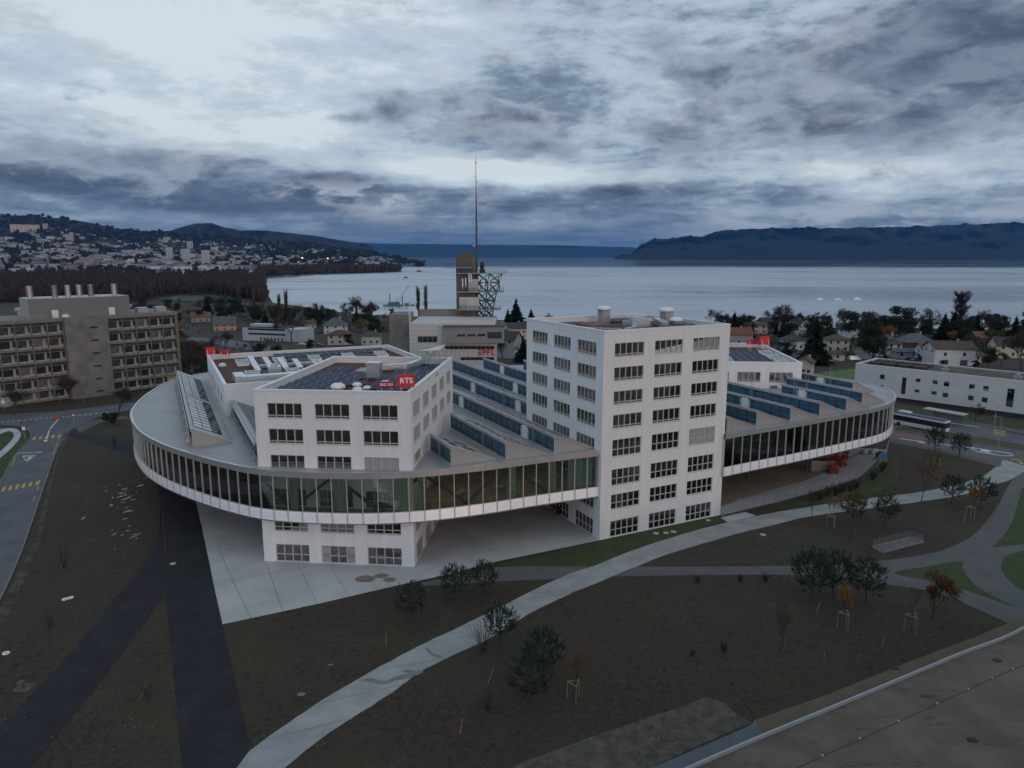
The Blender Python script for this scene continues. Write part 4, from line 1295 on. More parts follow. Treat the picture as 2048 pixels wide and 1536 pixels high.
monitor(1, 84.5, 104.5, ladders=(6.5,), skyl=[(.7, 4.6, 1.4, 8, False), (.7, 3.2, 9, 17, False)])
monitor(2, 84.4, 131, ladders=(5.5,), panels=(8.0, 33.0), skyl=[(.7, 4.4, 2, 8, False), (.7, 4.4, 9.5, 19, False), (.7, 4.4, 21, 33, False)])
monitor(3, 105.5, 166, panels=(4.0, 24.0), ladders=(10,), skyl=[(.7, 4.4, 2, 20, False)])
monitor(4, 105.5, 163, panels=(3.0, 20.0), ladders=(14,), skyl=[(.7, 4.4, 2, 20, False)])
monitor(5, 105.5, 159, panels=(42.0,), ladders=(5,), skyl=[(.7, 4.4, 2, 20, False)])
monitor(6, 82.6, 152, skyl=[(.7, 4.4, 3, 10, False)])
monitor(7, 83.9, 148, ladders=(12,))
monitor(8, 83.8, 116, panels=(9.5,), ladders=(16.5,))
monitor(9, 84.3, 114.5, ladders=(15.5,))
monitor(10, 85.0, 99.8, panels=(9.0,), ladders=(11.2,))
monitor(11, 87.6, 105.5, ladders=(12.5,))
monitor(12, 95.6, 118, panels=(7.0,), ladders=(5.0,))
# ---------------------------------------------------------------- red signs on the roofs
def sign(name, label, centre, rz, w, h, text, size, legs, m, grp=None, braces=True):
    s = thing(name, label, 'sign', centre, rz, grp)
    p = MB(); p.box((-w / 2, -0.09, 0), (w / 2, 0.09, h)); p.build('panel', m, s)
    f = MB(); e = .03
    for x0, z0, x1, z1 in ((-w / 2 - e, -e, w / 2 + e, 0), (-w / 2 - e, h, w / 2 + e, h + e), (-w / 2 - e, 0, -w / 2, h), (w / 2, 0, w / 2 + e, h)): f.box((x0, -.1, z0), (x1, .1, z1))
    f.build('frame', m, s)
    for x in (-w * .32, w * .32):
        l = MB(); l.bar((x, 0.05, -legs), (x, 0.05, -0.03), .08); l.build('leg', COPING, s)
        if braces: l = MB(); l.bar((x, 0.1, h * .6), (x, 1.5, -legs), .07); l.build('brace', COPING, s)
    if text:
        cu = bpy.data.curves.new('lettering', 'FONT'); cu.body = text; cu.size = size; cu.extrude = 0.02; cu.offset = size * 0.02; cu.align_x = 'CENTER'; cu.align_y = 'CENTER'; cu.space_character = 1.02
        o = link('lettering', text_mesh(cu, LETTER), s, (0, -0.115, h * .5)); o.rotation_euler = (R(90), 0, 0)
    return s


q = at(811.5, 778, 23.7)
sign('rooftop_sign', 'square bright red roof sign with white letters RTS at the front block corner', (q.x, q.y + .6, 23.9), R(12), 2.15, 1.62, 'RTS', 1.02, 1.15, RED)
q = at(772, 778, 23.5)
sign('rooftop_sign', 'small dark red roof sign reading SRG SSR in white', (q.x, q.y + .6, 23.6), R(4), 2.2, 0.78, 'SRG SSR', 0.50, 0.85, mat('crimson sign', (0.40, 0.012, 0.045), 0.45))
p = gxy(10.2, 170.5)
sign('rooftop_sign', 'tall red sign seen from behind on the far corner of the studio roof', (p.x, p.y, 19.3), R(200), 2.0, 1.6, None, 0, 1.2, RED)
p = gxy(13.2, 172.2)
sign('rooftop_sign', 'low red sign panel seen from behind, beside the tall one on the studio roof', (p.x, p.y, 19.0), R(185), 2.3, .85, None, 0, 1.0, RED)
q = at(1529, 684, 20.2)
sign('rooftop_sign', 'large red sign seen from behind on the white block right of the tower', (q.x, q.y, 19.6), R(190), 2.6, 2.0, None, 0, 1.7, RED)
q = at(1506, 684, 20.0)
sign('rooftop_sign', 'wide low red sign seen from behind on the white block right of the tower', (q.x, q.y, 19.5), R(185), 3.2, 1.1, None, 0, 1.6, RED)

# ---------------------------------------------------------------- institute building with the red letters, and the radio tower
PANEL = mat('white cladding panel', (0.56, 0.54, 0.53), 0.6, var=0.03, scale=0.3)


def panel_lines(mt, sx, sz, dark):
    nt = mt.node_tree; N, L = nt.nodes.new, nt.links.new
    b = nt.nodes['Principled BSDF']; src = b.inputs['Base Color'].links[0].from_socket
    tc = N('ShaderNodeTexCoord'); s = N('ShaderNodeSeparateXYZ'); L(tc.outputs['Object'], s.inputs[0])
    ad = N('ShaderNodeMath'); L(s.outputs[0], ad.inputs[0]); L(s.outputs[1], ad.inputs[1])
    c = N('ShaderNodeCombineXYZ'); L(ad.outputs[0], c.inputs[0]); L(s.outputs[2], c.inputs[1])
    br = N('ShaderNodeTexBrick'); L(c.outputs[0], br.inputs['Vector']); br.offset = 0
    br.inputs['Scale'].default_value = 1; br.inputs['Brick Width'].default_value = sx; br.inputs['Row Height'].default_value = sz; br.inputs['Mortar Size'].default_value = 0.03
    mx = N('ShaderNodeMix'); mx.data_type = 'RGBA'; L(br.outputs['Fac'], mx.inputs[0]); L(src, mx.inputs[6]); mx.inputs[7].default_value = (*dark, 1)
    L(mx.outputs[2], b.inputs['Base Color'])


panel_lines(PANEL, 1.25, 1.25, (0.2, 0.2, 0.2))
panel_lines(CONCRETE, 6.0, 3.6, (0.12, 0.115, 0.10))
GREYC = mat('grey metal cladding', (0.24, 0.235, 0.235), 0.55, var=0.05, scale=0.3)
DGLASS = mat('dark ribbon glass', (0.03, 0.035, 0.04), 0.08, var=0.4, scale=0.5, spec=0.8)
inst = thing('institute_building', 'white panelled institute with a grey upper floor and red letters EPFL', 'building', (-30.8, 212, 0))
w = MB(); w.box((0, 0, -1), (25.8, 26, 20.9)); w.box((0.3, 0.3, 20.9), (25.5, 25.7, 21.2)); w.build('wall', PANEL, inst)
w = MB(); w.prism([(10.8, -2.2), (28.5, -0.6), (27.4, 12), (10.8, 12)], 15.2, 20.2); w.build('upper_floor', GREYC, inst)
w = MB(); w.prism([(10.2, -2.7), (29.4, -1.0), (28.2, 13), (10.2, 13)], 20.25, 20.6); w.build('roof', mat('dark roof sheet', (0.10, 0.10, 0.10), 0.7), inst)
for x0, x1, z0, z1, y in ((2.6, 8.4, 15.4, 17.2, -0.05), (10.7, 25.5, 13.3, 14.3, -0.05), (15.4, 25.4, 10.0, 10.9, -0.05)):
    b = MB(); b.box((x0, y, z0), (x1, 0.3, z1)); o = b.build('window', DGLASS, inst)
    f = MB(); n = int((x1 - x0) / 1.25)
    for i in range(n + 1): xx = x0 + (x1 - x0) * i / n; f.box((xx - .04, y - .06, z0), (xx + .04, y - .002, z1))
    f.build('frame', STEEL, o)
for i in range(4):
    x0 = 14.5 + i * 3.0
    b = MB(); b.bar((x0, -2.2 + (x0 - 10.8) * .09 + .03, 17.7), (x0 + (2.4 if i < 3 else 4.2), -2.2 + (x0 + 2.4 - 10.8) * .09 + .03, 17.7), .3, .65 if i < 3 else 1.9); b.build('window', DGLASS, inst)
b = MB(); b.lathe([(0, 0), (.7, .25), (.9, .5)], 14); o = b.build('satellite_dish', STEEL, inst); o.location = (6.5, -0.6, 12.8); o.rotation_euler = (R(70), 0, 0)
# letters built as bars: broken E, P, F, L
lt = MB(); H_ = 1.75; w_ = 1.05; t = .34; X = 20.6; y0, y1, Z = -0.16, -0.01, 11.55


def lbar(x0, z0, x1, z1): lt.box((X + x0, y0, Z + z0), (X + x1, y1, Z + z1))


lbar(0, 0, w_, t); lbar(0, (H_ - t) / 2, w_, (H_ + t) / 2); lbar(0, H_ - t, w_, H_); lbar(0, t, t, (H_ - t) / 2 - .12)
X += 1.35
lbar(0, 0, t, H_); lbar(t, H_ - t, w_, H_); lbar(t, (H_ - t) / 2 - .1, w_, (H_ - t) / 2 + t - .1); lbar(w_ - t, (H_ - t) / 2 + t - .1, w_, H_ - t)
X += 1.35
lbar(0, 0, t, (H_ - t) / 2 - .1); lbar(0, (H_ - t) / 2, w_ * .9, (H_ + t) / 2); lbar(0, H_ - t, w_, H_); lbar(0, (H_ + t) / 2, t, H_ - t)
X += 1.35
lbar(0, 0, t, H_); lbar(t, 0, w_, t)
lt.build('lettering', mat('letter red', (0.50, 0.02, 0.02), 0.5), inst)
b = MB(); b.box((-6.7, 5, -1), (-0.9, 17, 23.3)); b.build('stair_shaft', CONCRETE, inst)
b = MB(); b.box((-0.85, 5.5, -1), (-0.15, 6.5, 23.9)); b.build('downpipe_shaft', ALU, inst)
b = MB(); b.box((-0.1, 24, 20.95), (14, 26.5, 23.4)); b.build('roof_beam', CONCRETE, inst)
b = MB()
for x in range(0, 25, 3): b.bar((x + .4, .4, 21.2), (x + .4, .4, 22.1), .05)
b.bar((.4, .4, 22.1), (24.4, .4, 22.1), .05); b.build('railing', STEEL, inst)

TC = mat('weathered tower concrete', (0.095, 0.075, 0.056), 0.95, col2=(0.165, 0.14, 0.115), scale=0.25, detail=10, stretch=(1, 1, .25))
BLUE = mat('pale blue steel', (0.20, 0.33, 0.39), 0.5, var=0.1, scale=1)
rt = thing('radio_tower', 'concrete radio tower with blue balconies, lattice and a tall mast', 'tower', (-15, 235, 0))
b = MB(); b.box((-3.3, 0, -1), (3.2, 6, 40.3)); b.build('shaft', TC, rt)
b = MB()
pr = [(-2.2, 40.2), (1.6, 40.2), (1.6, 42.6), (-2.2, 41.5)]
for y in (0.3, 5.2): b.face([(x, y, z) for x, z in (pr if y < 1 else pr[::-1])])
for (x0, z0), (x1, z1) in zip(pr, pr[1:] + pr[:1]): b.face([(x0, .3, z0), (x0, 5.2, z0), (x1, 5.2, z1), (x1, .3, z1)])
b.build('wedge_top', TC, rt)


LAT = mat('dark lattice steel', (0.075, 0.08, 0.085), 0.6, 0.2)


def balcony(x0, x1, y0, y1, z, mesh_panel=False):
    b = MB(); b.box((x0, y0, z - .28), (x1, y1, z)); b.build('balcony', BLUE, rt)
    b = MB()
    n = max(3, int((x1 - x0) / 1.3))
    for i in range(n + 1):
        x = x0 + (x1 - x0) * i / n; b.bar((x, y0, z), (x, y0, z + 1.2), .1)
    for h in (.6, 1.2): b.bar((x0, y0, z + h), (x1, y0, z + h), .1); b.bar((x0, y0, z + h), (x0, y1, z + h), .06); b.bar((x1, y0, z + h), (x1, y1, z + h), .06)
    b.build('railing', LAT, rt)


balcony(-7.2, 1.8, -1.4, 1.0, 37.2); balcony(-2.9, 13.2, -2.0, 7, 35.4); balcony(-2.9, 12.3, -2.0, 7, 29.4); balcony(-2.9, 11.2, -2.0, 7, 23.6)
LAT_ = mat('grey lattice steel', (0.16, 0.17, 0.18), 0.6, 0.3)
b = MB()
lv = [14, 18.5, 23.4, 29.2, 35.2]
wd = [4.4, 4.7, 5.2, 6.4, 8.2]
for (z0, w0), (z1, w1) in zip(zip(lv, wd), zip(lv[1:], wd[1:])):
    for y in (-.4, 2.3, 5.0):
        b.bar((3.6, y, z0), (3.6, y, z1), .32); b.bar((3.5 + w0, y, z0), (3.5 + w1, y, z1), .32); b.bar((3.5 + w0 * .5, y, z0), (3.5 + w1 * .5, y, z1), .24)
        zm = (z0 + z1) / 2; wm = (w0 + w1) / 2
        for h0, v0, h1, v1 in ((z0, w0, zm, wm), (zm, wm, z1, w1)):
            b.bar((3.6, y, h0), (3.5 + v1 * .5, y, h1), .22); b.bar((3.5 + v0 * .5, y, h0), (3.6, y, h1), .22)
            b.bar((3.5 + v0 * .5, y, h0), (3.5 + v1, y, h1), .22); b.bar((3.5 + v0, y, h0), (3.5 + v1 * .5, y, h1), .22); b.bar((3.6, y, h1), (3.5 + v1, y, h1), .22)
    for x in (3.6, 3.5 + w1): b.bar((x, -.4, z1), (x, 5, z1), .2)
b.build('lattice', LAT, rt)
CAB = mat('pale cabin panel', (0.48, 0.46, 0.42), 0.7, var=.08, scale=.5)
for x0, x1, z0, z1 in ((-2.2, 4.2, 23.65, 27.6), (0.8, 3.9, 29.45, 33.4)):
    b = MB(); b.box((x0, -1.6, z0), (x1, -.05, z1)); o = b.build('cabin', CAB, rt); d_ = MB(); d_.box((x0 + .4, -1.66, z0 + .1), (x0 + 2.6, -1.61, z1 - .6)); d_.build('door', mat('cabin door', (.38, .39, .4), .6), o)
for i, (x, z, h) in enumerate([(-1.2, 32.2, 2.6), (-.2, 32.6, 2.4), (.9, 33.6, 2.9), (1.6, 33.6, 2.6), (4.6, 32, 2.2), (5.6, 32, 2.5), (6.4, 32.3, 2.6), (7.4, 32.2, 2.4), (10.4, 33, 2.4), (11.2, 32.6, 2.4), (10.8, 31, 1.8)]):
    b = MB(); b.box((x, -2.3, z - 1.2), (x + .35, -2.1, z - 1.2 + h)); b.bar((x + .17, -2.0, z - 2), (x + .17, -2.0, z + h - .8), .1); b.build('panel_antenna', COPING if i < 4 or i % 2 else LAT, rt)
b = MB(); b.lathe([(.9, 0), (1.0, 1.0), (.55, 1.4), (.8, 2.2), (.45, 3.4), (.2, 3.6)], 10, (5.2, 1, 35.4)); b.build('radome', BLACK, rt)
ms = MB(); z0 = 35.5
for (za, ra), (zb, rb_) in zip([(35.5, .34), (44, .33), (52, .27)], [(44, .33), (52, .27), (56.5, .22)]): ms.tube((3.4, 2, za), (3.4, 2, zb), ra, rb_, 8)
ms.tube((3.4, 2, 60), (3.35, 2, 72.6), .16, .05, 6); o = ms.build('mast', LAT, rt)
b = MB(); b.tube((3.4, 2, 56.5), (3.4, 2, 60), .22, .17, 8); b.build('red_section', mat('mast red', (.30, .03, .03), .6), o)
for z, dx, l in ((49.8, -1.1, 3.2), (47, -.9, 1), (46.2, -.8, 1), (44.6, -1, .5), (43.3, .9, 1.6), (61, -.9, .6), (66, -.7, .5), (64, .5, 1), (70, .25, .7), (70.1, -.25, .7)):
    b = MB(); b.bar((3.4, 2, z), (3.4 + dx, 2, z), .07); b.bar((3.4 + dx, 2, z - .1), (3.4 + dx, 2, z + l), .09)
    if l > 3: b.bar((3.4, 2, z + l), (3.4 + dx, 2, z + l), .07); b.bar((3.4 + dx - 1.5, 2, z + l * .5), (3.4 + dx, 2, z + l * .5), .05)
    b.build('rod_antenna', LAT, o)
b = MB(); b.lathe([(0, .0), (.4, .1), (.45, .3), (0, .5)], 8, (2.6, 2, 43.9)); b.build('dish_antenna', COPING, o)

# ---------------------------------------------------------------- concrete laboratory on the left
D0 = Vector((0.6911, 0.7228)); LP = Vector((-140.36, 190.53)) - D0 * 22
lab = thing('laboratory_building', 'six storey concrete laboratory with gridded windows and steel roof chimneys', 'building', (LP.x, LP.y, 0), math.atan2(D0.y, D0.x))
OFF = 22.0
EDGE = mat('weathered concrete frame', (0.205, 0.20, 0.172), 0.9, var=.2, scale=.4)
b = MB(); b.box((0, 0.8, -1), (70.6, 20, 22.6)); b.build('core_wall', mat('lab back wall', (0.10, 0.095, 0.08), 0.9, var=.25, scale=.3), lab)
b = MB(); b.box((-.2, -.6, 22.6), (71, 20.4, 23.5)); b.build('roof', mat('grey roof', (.2, .2, .19), .9, var=.1), lab)
FZ = [0.4, 3.5, 7.35, 11.2, 15.05, 18.9, 22.6]
b = MB()
for z in FZ: b.box((0, -.35, z - .22), (70.6, .78, z + .12))
for z in FZ[:-1]: b.box((0, -.30, z + 2.75), (70.6, -.18, z + 2.86))
for i in range(19):
    x = 0.1 + i * 3.9
    if x < 70.6: b.box((x - .11, -.42, -.5), (x + .11, -.36, 22.6))
b.build('concrete_frame', EDGE, lab)
b = MB(); b.box((70.6, 0, -1), (71.2, 20.2, 22.6)); b.build('end_wall', mat('ochre end wall', (.20, .17, .12), .9, var=.2), lab)
WARM = emit('lit office window', (.40, .28, .13), 0.06)
LABW = [DGLASS, mat('window with drawn blind', (.13, .13, .115), .4, var=.3, scale=.6), mat('window grey', (.065, .07, .07), .15, var=.5, scale=.5)]
wf = {}
for fi in range(6):
    for i in range(18):
        x = 0.1 + i * 3.9
        if 38.9 < x + 2 < 51.0: continue
        r_ = rnd.random(); m = WARM if r_ < .03 and fi < 5 else LABW[0 if r_ < .5 else (2 if r_ < .8 else 1)]
        z0, h = FZ[fi] + .2, 3.0
        if m.name not in wf:
            k = MB(); k.box((.15, .35, .6), (2.5, .45, 2.6)); k.box((3.2, .35, .8), (3.75, .45, 2.6))
            wf[m.name] = (k.mesh('window', m), )
        o = link('window', wf[m.name][0], lab, (x, 0, z0))
        if 'sill' not in wf:
            k = MB(); k.box((2.55, .2, 0), (3.15, .5, 2.62)); k.box((3.2, .25, 0), (3.78, .5, .75)); k.box((.12, .3, 0), (2.5, .5, .5)); wf['sill'] = k.mesh('infill_panel', mat('pale infill panel', (.33, .32, .30), .8, var=.15))
        link('infill_panel', wf['sill'], o)
b = MB(); b.box((39.3, -1.5, -1), (50.4, .75, 23.6)); st = b.build('stair_wall', CONCRETE, lab)
b = MB()
for z in (1.2, 4.9, 8.7, 12.5, 16.3, 20.1): b.box((45.6, -1.53, z), (47.6, -1.49, z + .5))
b.build('slot_window', BLACK, st)
LOUV = mat('ribbed plant cladding', (.46, .46, .47), .5, .3, wave=('Z', 5.5, .9))
b = MB(); pts = []
for i in range(13):
    t = i / 12; pts.append((32 + 26.5 * t, 3.2 - 1.6 * math.sin(math.pi * t)))
b.prism(pts + [(58, 15), (32.5, 15)], 23.5, 29.0); o = b.build('plant_room', LOUV, lab)
b = MB()
for z in range(18):
    for (xa, ya), (xb, yb) in zip(pts, pts[1:]): b.bar((xa, ya - .03, 23.8 + z * .29), (xb, yb - .03, 23.8 + z * .29), .07, .1)
b.build('louvre', mat('dark grey louvre', (.20, .20, .205), .6), o)  # thin darker grey ribs across the plant cladding
for x in (37.2, 52): b = MB(); b.box((x, 1.35, 23.5), (x + 1.6, 1.9, 25.7)); b.build('plant_door', COPING, o)
for x, m in ((33.8, 0), (40, 1), (43.4, 0), (46.4, 0), (49.5, 1), (56, 0)):
    b = MB(); b.tube((x, 8, 29), (x, 8, 32.3), .74, .74, 16); b.tube((x, 8, 32.2), (x, 8, 32.4), .79, .79, 16); b.build('chimney', mat('brown metal flue', (.26, .235, .20), .35, .8, var=.2, scale=2, stretch=(1, 1, 4)) if m else mat('steel flue', (.42, .43, .44), .38, .8, var=.15, scale=2, stretch=(1, 1, 4)), lab)
b = MB()
for i in range(24): b.bar((1 + 3 * i, 0, 23.5), (1 + 3 * i, 0, 24.5), .05)
b.bar((1, 0, 24.5), (70, 0, 24.5), .05); b.bar((1, 0, 24.0), (70, 0, 24.0), .04); b.build('railing', STEEL, lab)
b = MB(); b.lathe([(1.1, 0), (1, .4), (.5, .8), (0, .9)], 12, (40.5, 1.4, 23.6)); b.build('roof_dome', COPING, lab)
for x in (61, 66.5):
    b = MB(); b.box((x, 4, 23.5), (x + 3, 7, 25.0)); b.build('roof_unit', STEEL, lab)
# pale greenhouse-like block behind it
b = thing('pavilion', 'pale glazed pavilion roof behind the laboratory at the left edge', 'building', (-182, 262, 0), R(10))
k = MB(); k.box((0, 0, -1), (34, 14, 21.0)); k.build('wall', mat('pale pavilion wall', (.42, .44, .43), .6, var=.06, scale=.4), b)
k = MB(); k.box((-.6, -.6, 21), (34.6, 14.6, 22.0)); k.build('roof', mat('light metal roof', (.5, .52, .54), .4, .3), b)
k = MB()
for i in range(11):
    for j in range(2): k.box((1 + 3 * i, -.06, 15 + 2.8 * j), (3.2 + 3 * i, .2, 17.2 + 2.8 * j))
k.build('window_band', DGLASS, b)

# ---------------------------------------------------------------- long white residence on the right
rp0, rp1 = Vector((101.5, 207.5)), Vector((130, 177)); RD = (rp1 - rp0).normalized()
res = thing('long_residence', 'long white low building with small square windows and a green roof', 'building', (rp0.x, rp0.y, 0), math.atan2(RD.y, RD.x))
RW = 75.0; RH = 9.6
ops = []


def wall_u(px, py):
    d = ray(px, py); n = Vector((RD.y, -RD.x, 0)); t = (rp0.x * n.x + rp0.y * n.y) / (d.x * n.x + d.y * n.y)
    return (Vector((d.x * t, d.y * t)) - rp0).dot(RD), EYE + d.z * t


Z5 = lambda x, y: (1420 + x / 3.2616, 590 + y / 3.2616)
for x0, y0, x1, y1 in [(1107, 517, 1138, 553), (1102, 587, 1132, 612), (1252, 535, 1273, 650), (1341, 543, 1372, 571), (1333, 613, 1365, 640), (1451, 553, 1484, 584), (1442, 625, 1477, 655), (1524, 562, 1560, 600), (1515, 635, 1552, 673),
                       (1690, 578, 1726, 617), (1682, 653, 1718, 692), (1781, 590, 1817, 629), (1771, 665, 1809, 705), (1940, 608, 1975, 735)]:
    (u0, z1), (u1, z0) = wall_u(*Z5(x0, y0)), wall_u(*Z5(x1, y1))
    ops.append((u0, u1, z0, z1, 1, 0, 'w'))
u_last = ops[-1][1]
for k in range(4):
    for z0, z1 in ((5.3, 6.9), (2.3, 3.9)):
        ops.append((u_last + 5 + 6 * k, u_last + 6.4 + 6 * k, z0, z1, 1, 0, 'w'))
wl = MB(); facade(wl, (0, 0), (1, 0), RW, 1.2, RH, ops); facade(wl, (0, 16), (0, -1), 16, 1.2, RH, []); facade(wl, (RW, 0), (0, 1), 16, 1.2, RH, []); facade(wl, (RW, 16), (-1, 0), RW, 1.2, RH, [])
wl.build('wall', mat('white residence render', (.58, .59, .60), .85, var=.06, scale=.25), res)
for o in ops: put_window(res, (0, 0), (1, 0), o)
b = MB(); b.box((.3, .3, 0), (RW - .3, 15.7, 8.8)); b.box((.8, -.02, -1), (RW, .29, 1.19)) if False else None; b.build('inner_partition', DARK, res)
b = MB(); b.box((1, .5, -1), (RW, 15, 1.18)); b.build('plinth', mat('brown plinth', (.07, .055, .05), .9, var=.2), res)
b = MB(); b.box((.4, .4, 8.9), (RW - .4, 15.6, 9.2)); b.build('roof', mat('sedum roof', (.075, .06, .04), .95, col2=(.12, .10, .07), scale=.4, bump=.4, bscale=5), res)
b = MB(); b.box((-.05, -.05, RH), (RW + .05, .4, RH + .12)); b.box((-.05, 15.6, RH), (RW + .05, 16.05, RH + .12)); b.box((-.05, .4, RH), (.4, 15.6, RH + .12)); b.box((.0, 0.38, 9.2), (RW, .4, RH)); b.box((.38, .4, 9.2), (.4, 15.6, RH)); b.build('coping', COPING, res)
for i in range(4):
    for j in range(2):
        b = MB(); b.box((2 + 4 * i, 4 + 5 * j, 9.2), (5.2 + 4 * i, 7 + 5 * j, 9.9)); b.box((1.9 + 4 * i, 3.9 + 5 * j, 9.9), (5.3 + 4 * i, 7.1 + 5 * j, 10.0)); b.build('roof_kerb', mat('brown roof box', (.06, .045, .035), .8), res)
for x in (21, 38): b = MB(); b.box((x, 5, 9.2), (x + 1.8, 6.6, 10)); b.lathe([(.5, 10), (.6, 10.5), (.1, 10.8)], 8, (x + .9, 5.8, 0)); b.build('roof_vent', STEEL, res)

# ---------------------------------------------------------------- foreground roof at the lower right
RZ = 6.0
edge = [(1330, 1560), (1380, 1536), (1532, 1470), (1680, 1409), (1828, 1347), (1926, 1306), (2000, 1279), (2048, 1256), (2140, 1205), (2300, 1120)]
E_ = [at(px, py, RZ).xy for px, py in edge]
E_ = spline(E_, 4)
fb = thing('flat_roofed_building', 'brown stained flat roof with a bright metal rim at the lower right', 'building', (30, 40, 0))
loc = Vector((30, 40))
ROOFM = mat('stained brown roof membrane', (.088, .066, .047), .85, col2=(.125, .108, .090), scale=.25, detail=12, bump=.1, bscale=3)


def stains(mt):
    nt = mt.node_tree; N, L = nt.nodes.new, nt.links.new
    b = nt.nodes['Principled BSDF']; src = b.inputs['Base Color'].links[0].from_socket
    tc = N('ShaderNodeTexCoord'); mp = N('ShaderNodeMapping'); mp.inputs['Rotation'].default_value = (0, 0, .5); mp.inputs['Scale'].default_value = (.25, .7, 1); L(tc.outputs['Object'], mp.inputs[0])
    n = N('ShaderNodeTexNoise'); L(mp.outputs[0], n.inputs['Vector']); n.inputs['Scale'].default_value = .8; n.inputs['Detail'].default_value = 12; n.inputs['Roughness'].default_value = .75
    r = N('ShaderNodeMapRange'); L(n.outputs['Fac'], r.inputs[0]); r.inputs[1].default_value = .57; r.inputs[2].default_value = .68
    mx = N('ShaderNodeMix'); mx.data_type = 'RGBA'; L(r.outputs[0], mx.inputs[0]); L(src, mx.inputs[6]); mx.inputs[7].default_value = (.026, .026, .028, 1)
    L(mx.outputs[2], b.inputs['Base Color'])
    L(N('ShaderNodeMath').outputs[0], mx.inputs[0]) if False else None


stains(ROOFM)
poly = [p - loc for p in E_] + [Vector((120, 20)) - loc, Vector((60, 2)) - loc, Vector((20, 20)) - loc]
poly = [(p.x, p.y) for p in poly]
b = MB(); b.prism(poly, -.5, RZ - .25); b.build('wall', mat('dark wall', (.1, .1, .1), .8), fb)
b = MB(); b.prism(poly, RZ - .24, RZ - .12); b.build('roof', ROOFM, fb)
b = MB(); out_, in_ = inset(E_, .07, False), inset(E_, -.07, False)
for j in range(len(E_) - 1):
    q = [x - loc for x in (out_[j], out_[j + 1], in_[j + 1], in_[j])]
    for z, order in ((RZ + .16, q[::-1]),): b.face([(p.x, p.y, z) for p in order])
    for i0, i1 in ((0, 1), (2, 3)): b.face([(q[i0].x, q[i0].y, RZ - .5), (q[i1].x, q[i1].y, RZ - .5), (q[i1].x, q[i1].y, RZ + .16), (q[i0].x, q[i0].y, RZ + .16)])
b.build('coping', mat('blue grey rim metal', (.30, .35, .39), .4, .3), fb)
sm, fl_ = MB(), inset(E_, -3.4, False)
for j in range(len(fl_) - 1): p, q_ = fl_[j] - loc, fl_[j + 1] - loc; sm.bar((p.x, p.y, RZ - .10), (q_.x, q_.y, RZ - .10), .06, .03)
sm.build('roof_seam', mat('seam', (.055, .05, .045), .8), fb)
for j in range(1, len(fl_) - 1, 2):
    p = fl_[j] - loc; b = MB(); b.lathe([(.09, 0), (.09, .12), (0, .14)], 8, (p.x, p.y, RZ - .12)); b.build('fixing_cap', STEEL, fb)
for px, py in ((1790, 1334), (1945, 1478), (1995, 1319)):
    p = at(px, py, RZ).xy - loc; b = MB(); b.box((p.x - .3, p.y - .2, RZ - .12), (p.x + .3, p.y + .2, RZ - .02)); b.build('roof_outlet', BLACK, fb)
# ---------------------------------------------------------------- trees
def leafmat(n, c, c2): return mat(n, c, 0.8, col2=c2, scale=1.3, detail=3, spec=0.15, contrast=(.3, .7))


PINE = leafmat('pine needles', (.020, .040, .024), (.045, .070, .036))
FIR = leafmat('dark fir needles', (.010, .020, .014), (.022, .036, .022))
EVER = leafmat('evergreen leaves', (.014, .025, .013), (.034, .048, .022))
TWIG = leafmat('bare twigs', (.050, .038, .032), (.085, .066, .055))
BROWNL = leafmat('brown oak leaves', (.085, .045, .022), (.16, .085, .035))
ORANGEL = leafmat('orange autumn leaves', (.17, .075, .018), (.26, .13, .03))
OLIVE = leafmat('olive autumn leaves', (.07, .06, .018), (.12, .10, .03))
REDL = leafmat('red brown shoots', (.07, .028, .020), (.12, .05, .035))
TREES = {}


def rdir(rg, zmin=-1.0):
    while True:
        v = Vector((rg.uniform(-1, 1), rg.uniform(-1, 1), rg.uniform(zmin, 1)))
        if 0.1 < v.length < 1: return v.normalized()


def tri(mb, p, d, l, w, rg):
    s = d.cross(rdir(rg)); s = s.normalized() * w if s.length > 1e-3 else Vector((w, 0, 0))
    mb.face([p - s * .5, p + s * .5, p + d * l])


def leafq(mb, p, s, rg):
    a = rdir(rg); b = a.cross(rdir(rg)).normalized() * s; a = a * s
    mb.face([p - a * .5, p + b * .35, p + a * .5, p - b * .35])


def limb(mb, p, d, l, r, depth, rg, up=0.15, tw=None, spread=.6, n=(2, 4), ends=None):
    q = p + d * l * .5 + rdir(rg) * l * .06
    e = q + (d + rdir(rg) * .18 + Vector((0, 0, up * .5))).normalized() * l * .5
    k = 5 if depth > 2 else 3
    mb.tube(p, q, r, r * .8, k, False); mb.tube(q, e, r * .8, r * .55, k, False)
    if depth == 0:
        if ends is not None: ends.append((e, d))
        return
    for i in range(rg.randint(*n)):
        nd = (d + rdir(rg) * spread + Vector((0, 0, up))).normalized()
        st = p.lerp(e, rg.uniform(.45, 1.0)) if i else e
        limb(mb, st, nd, l * rg.uniform(.58, .82), r * .55, depth - 1, rg, up, tw, spread, n, ends)


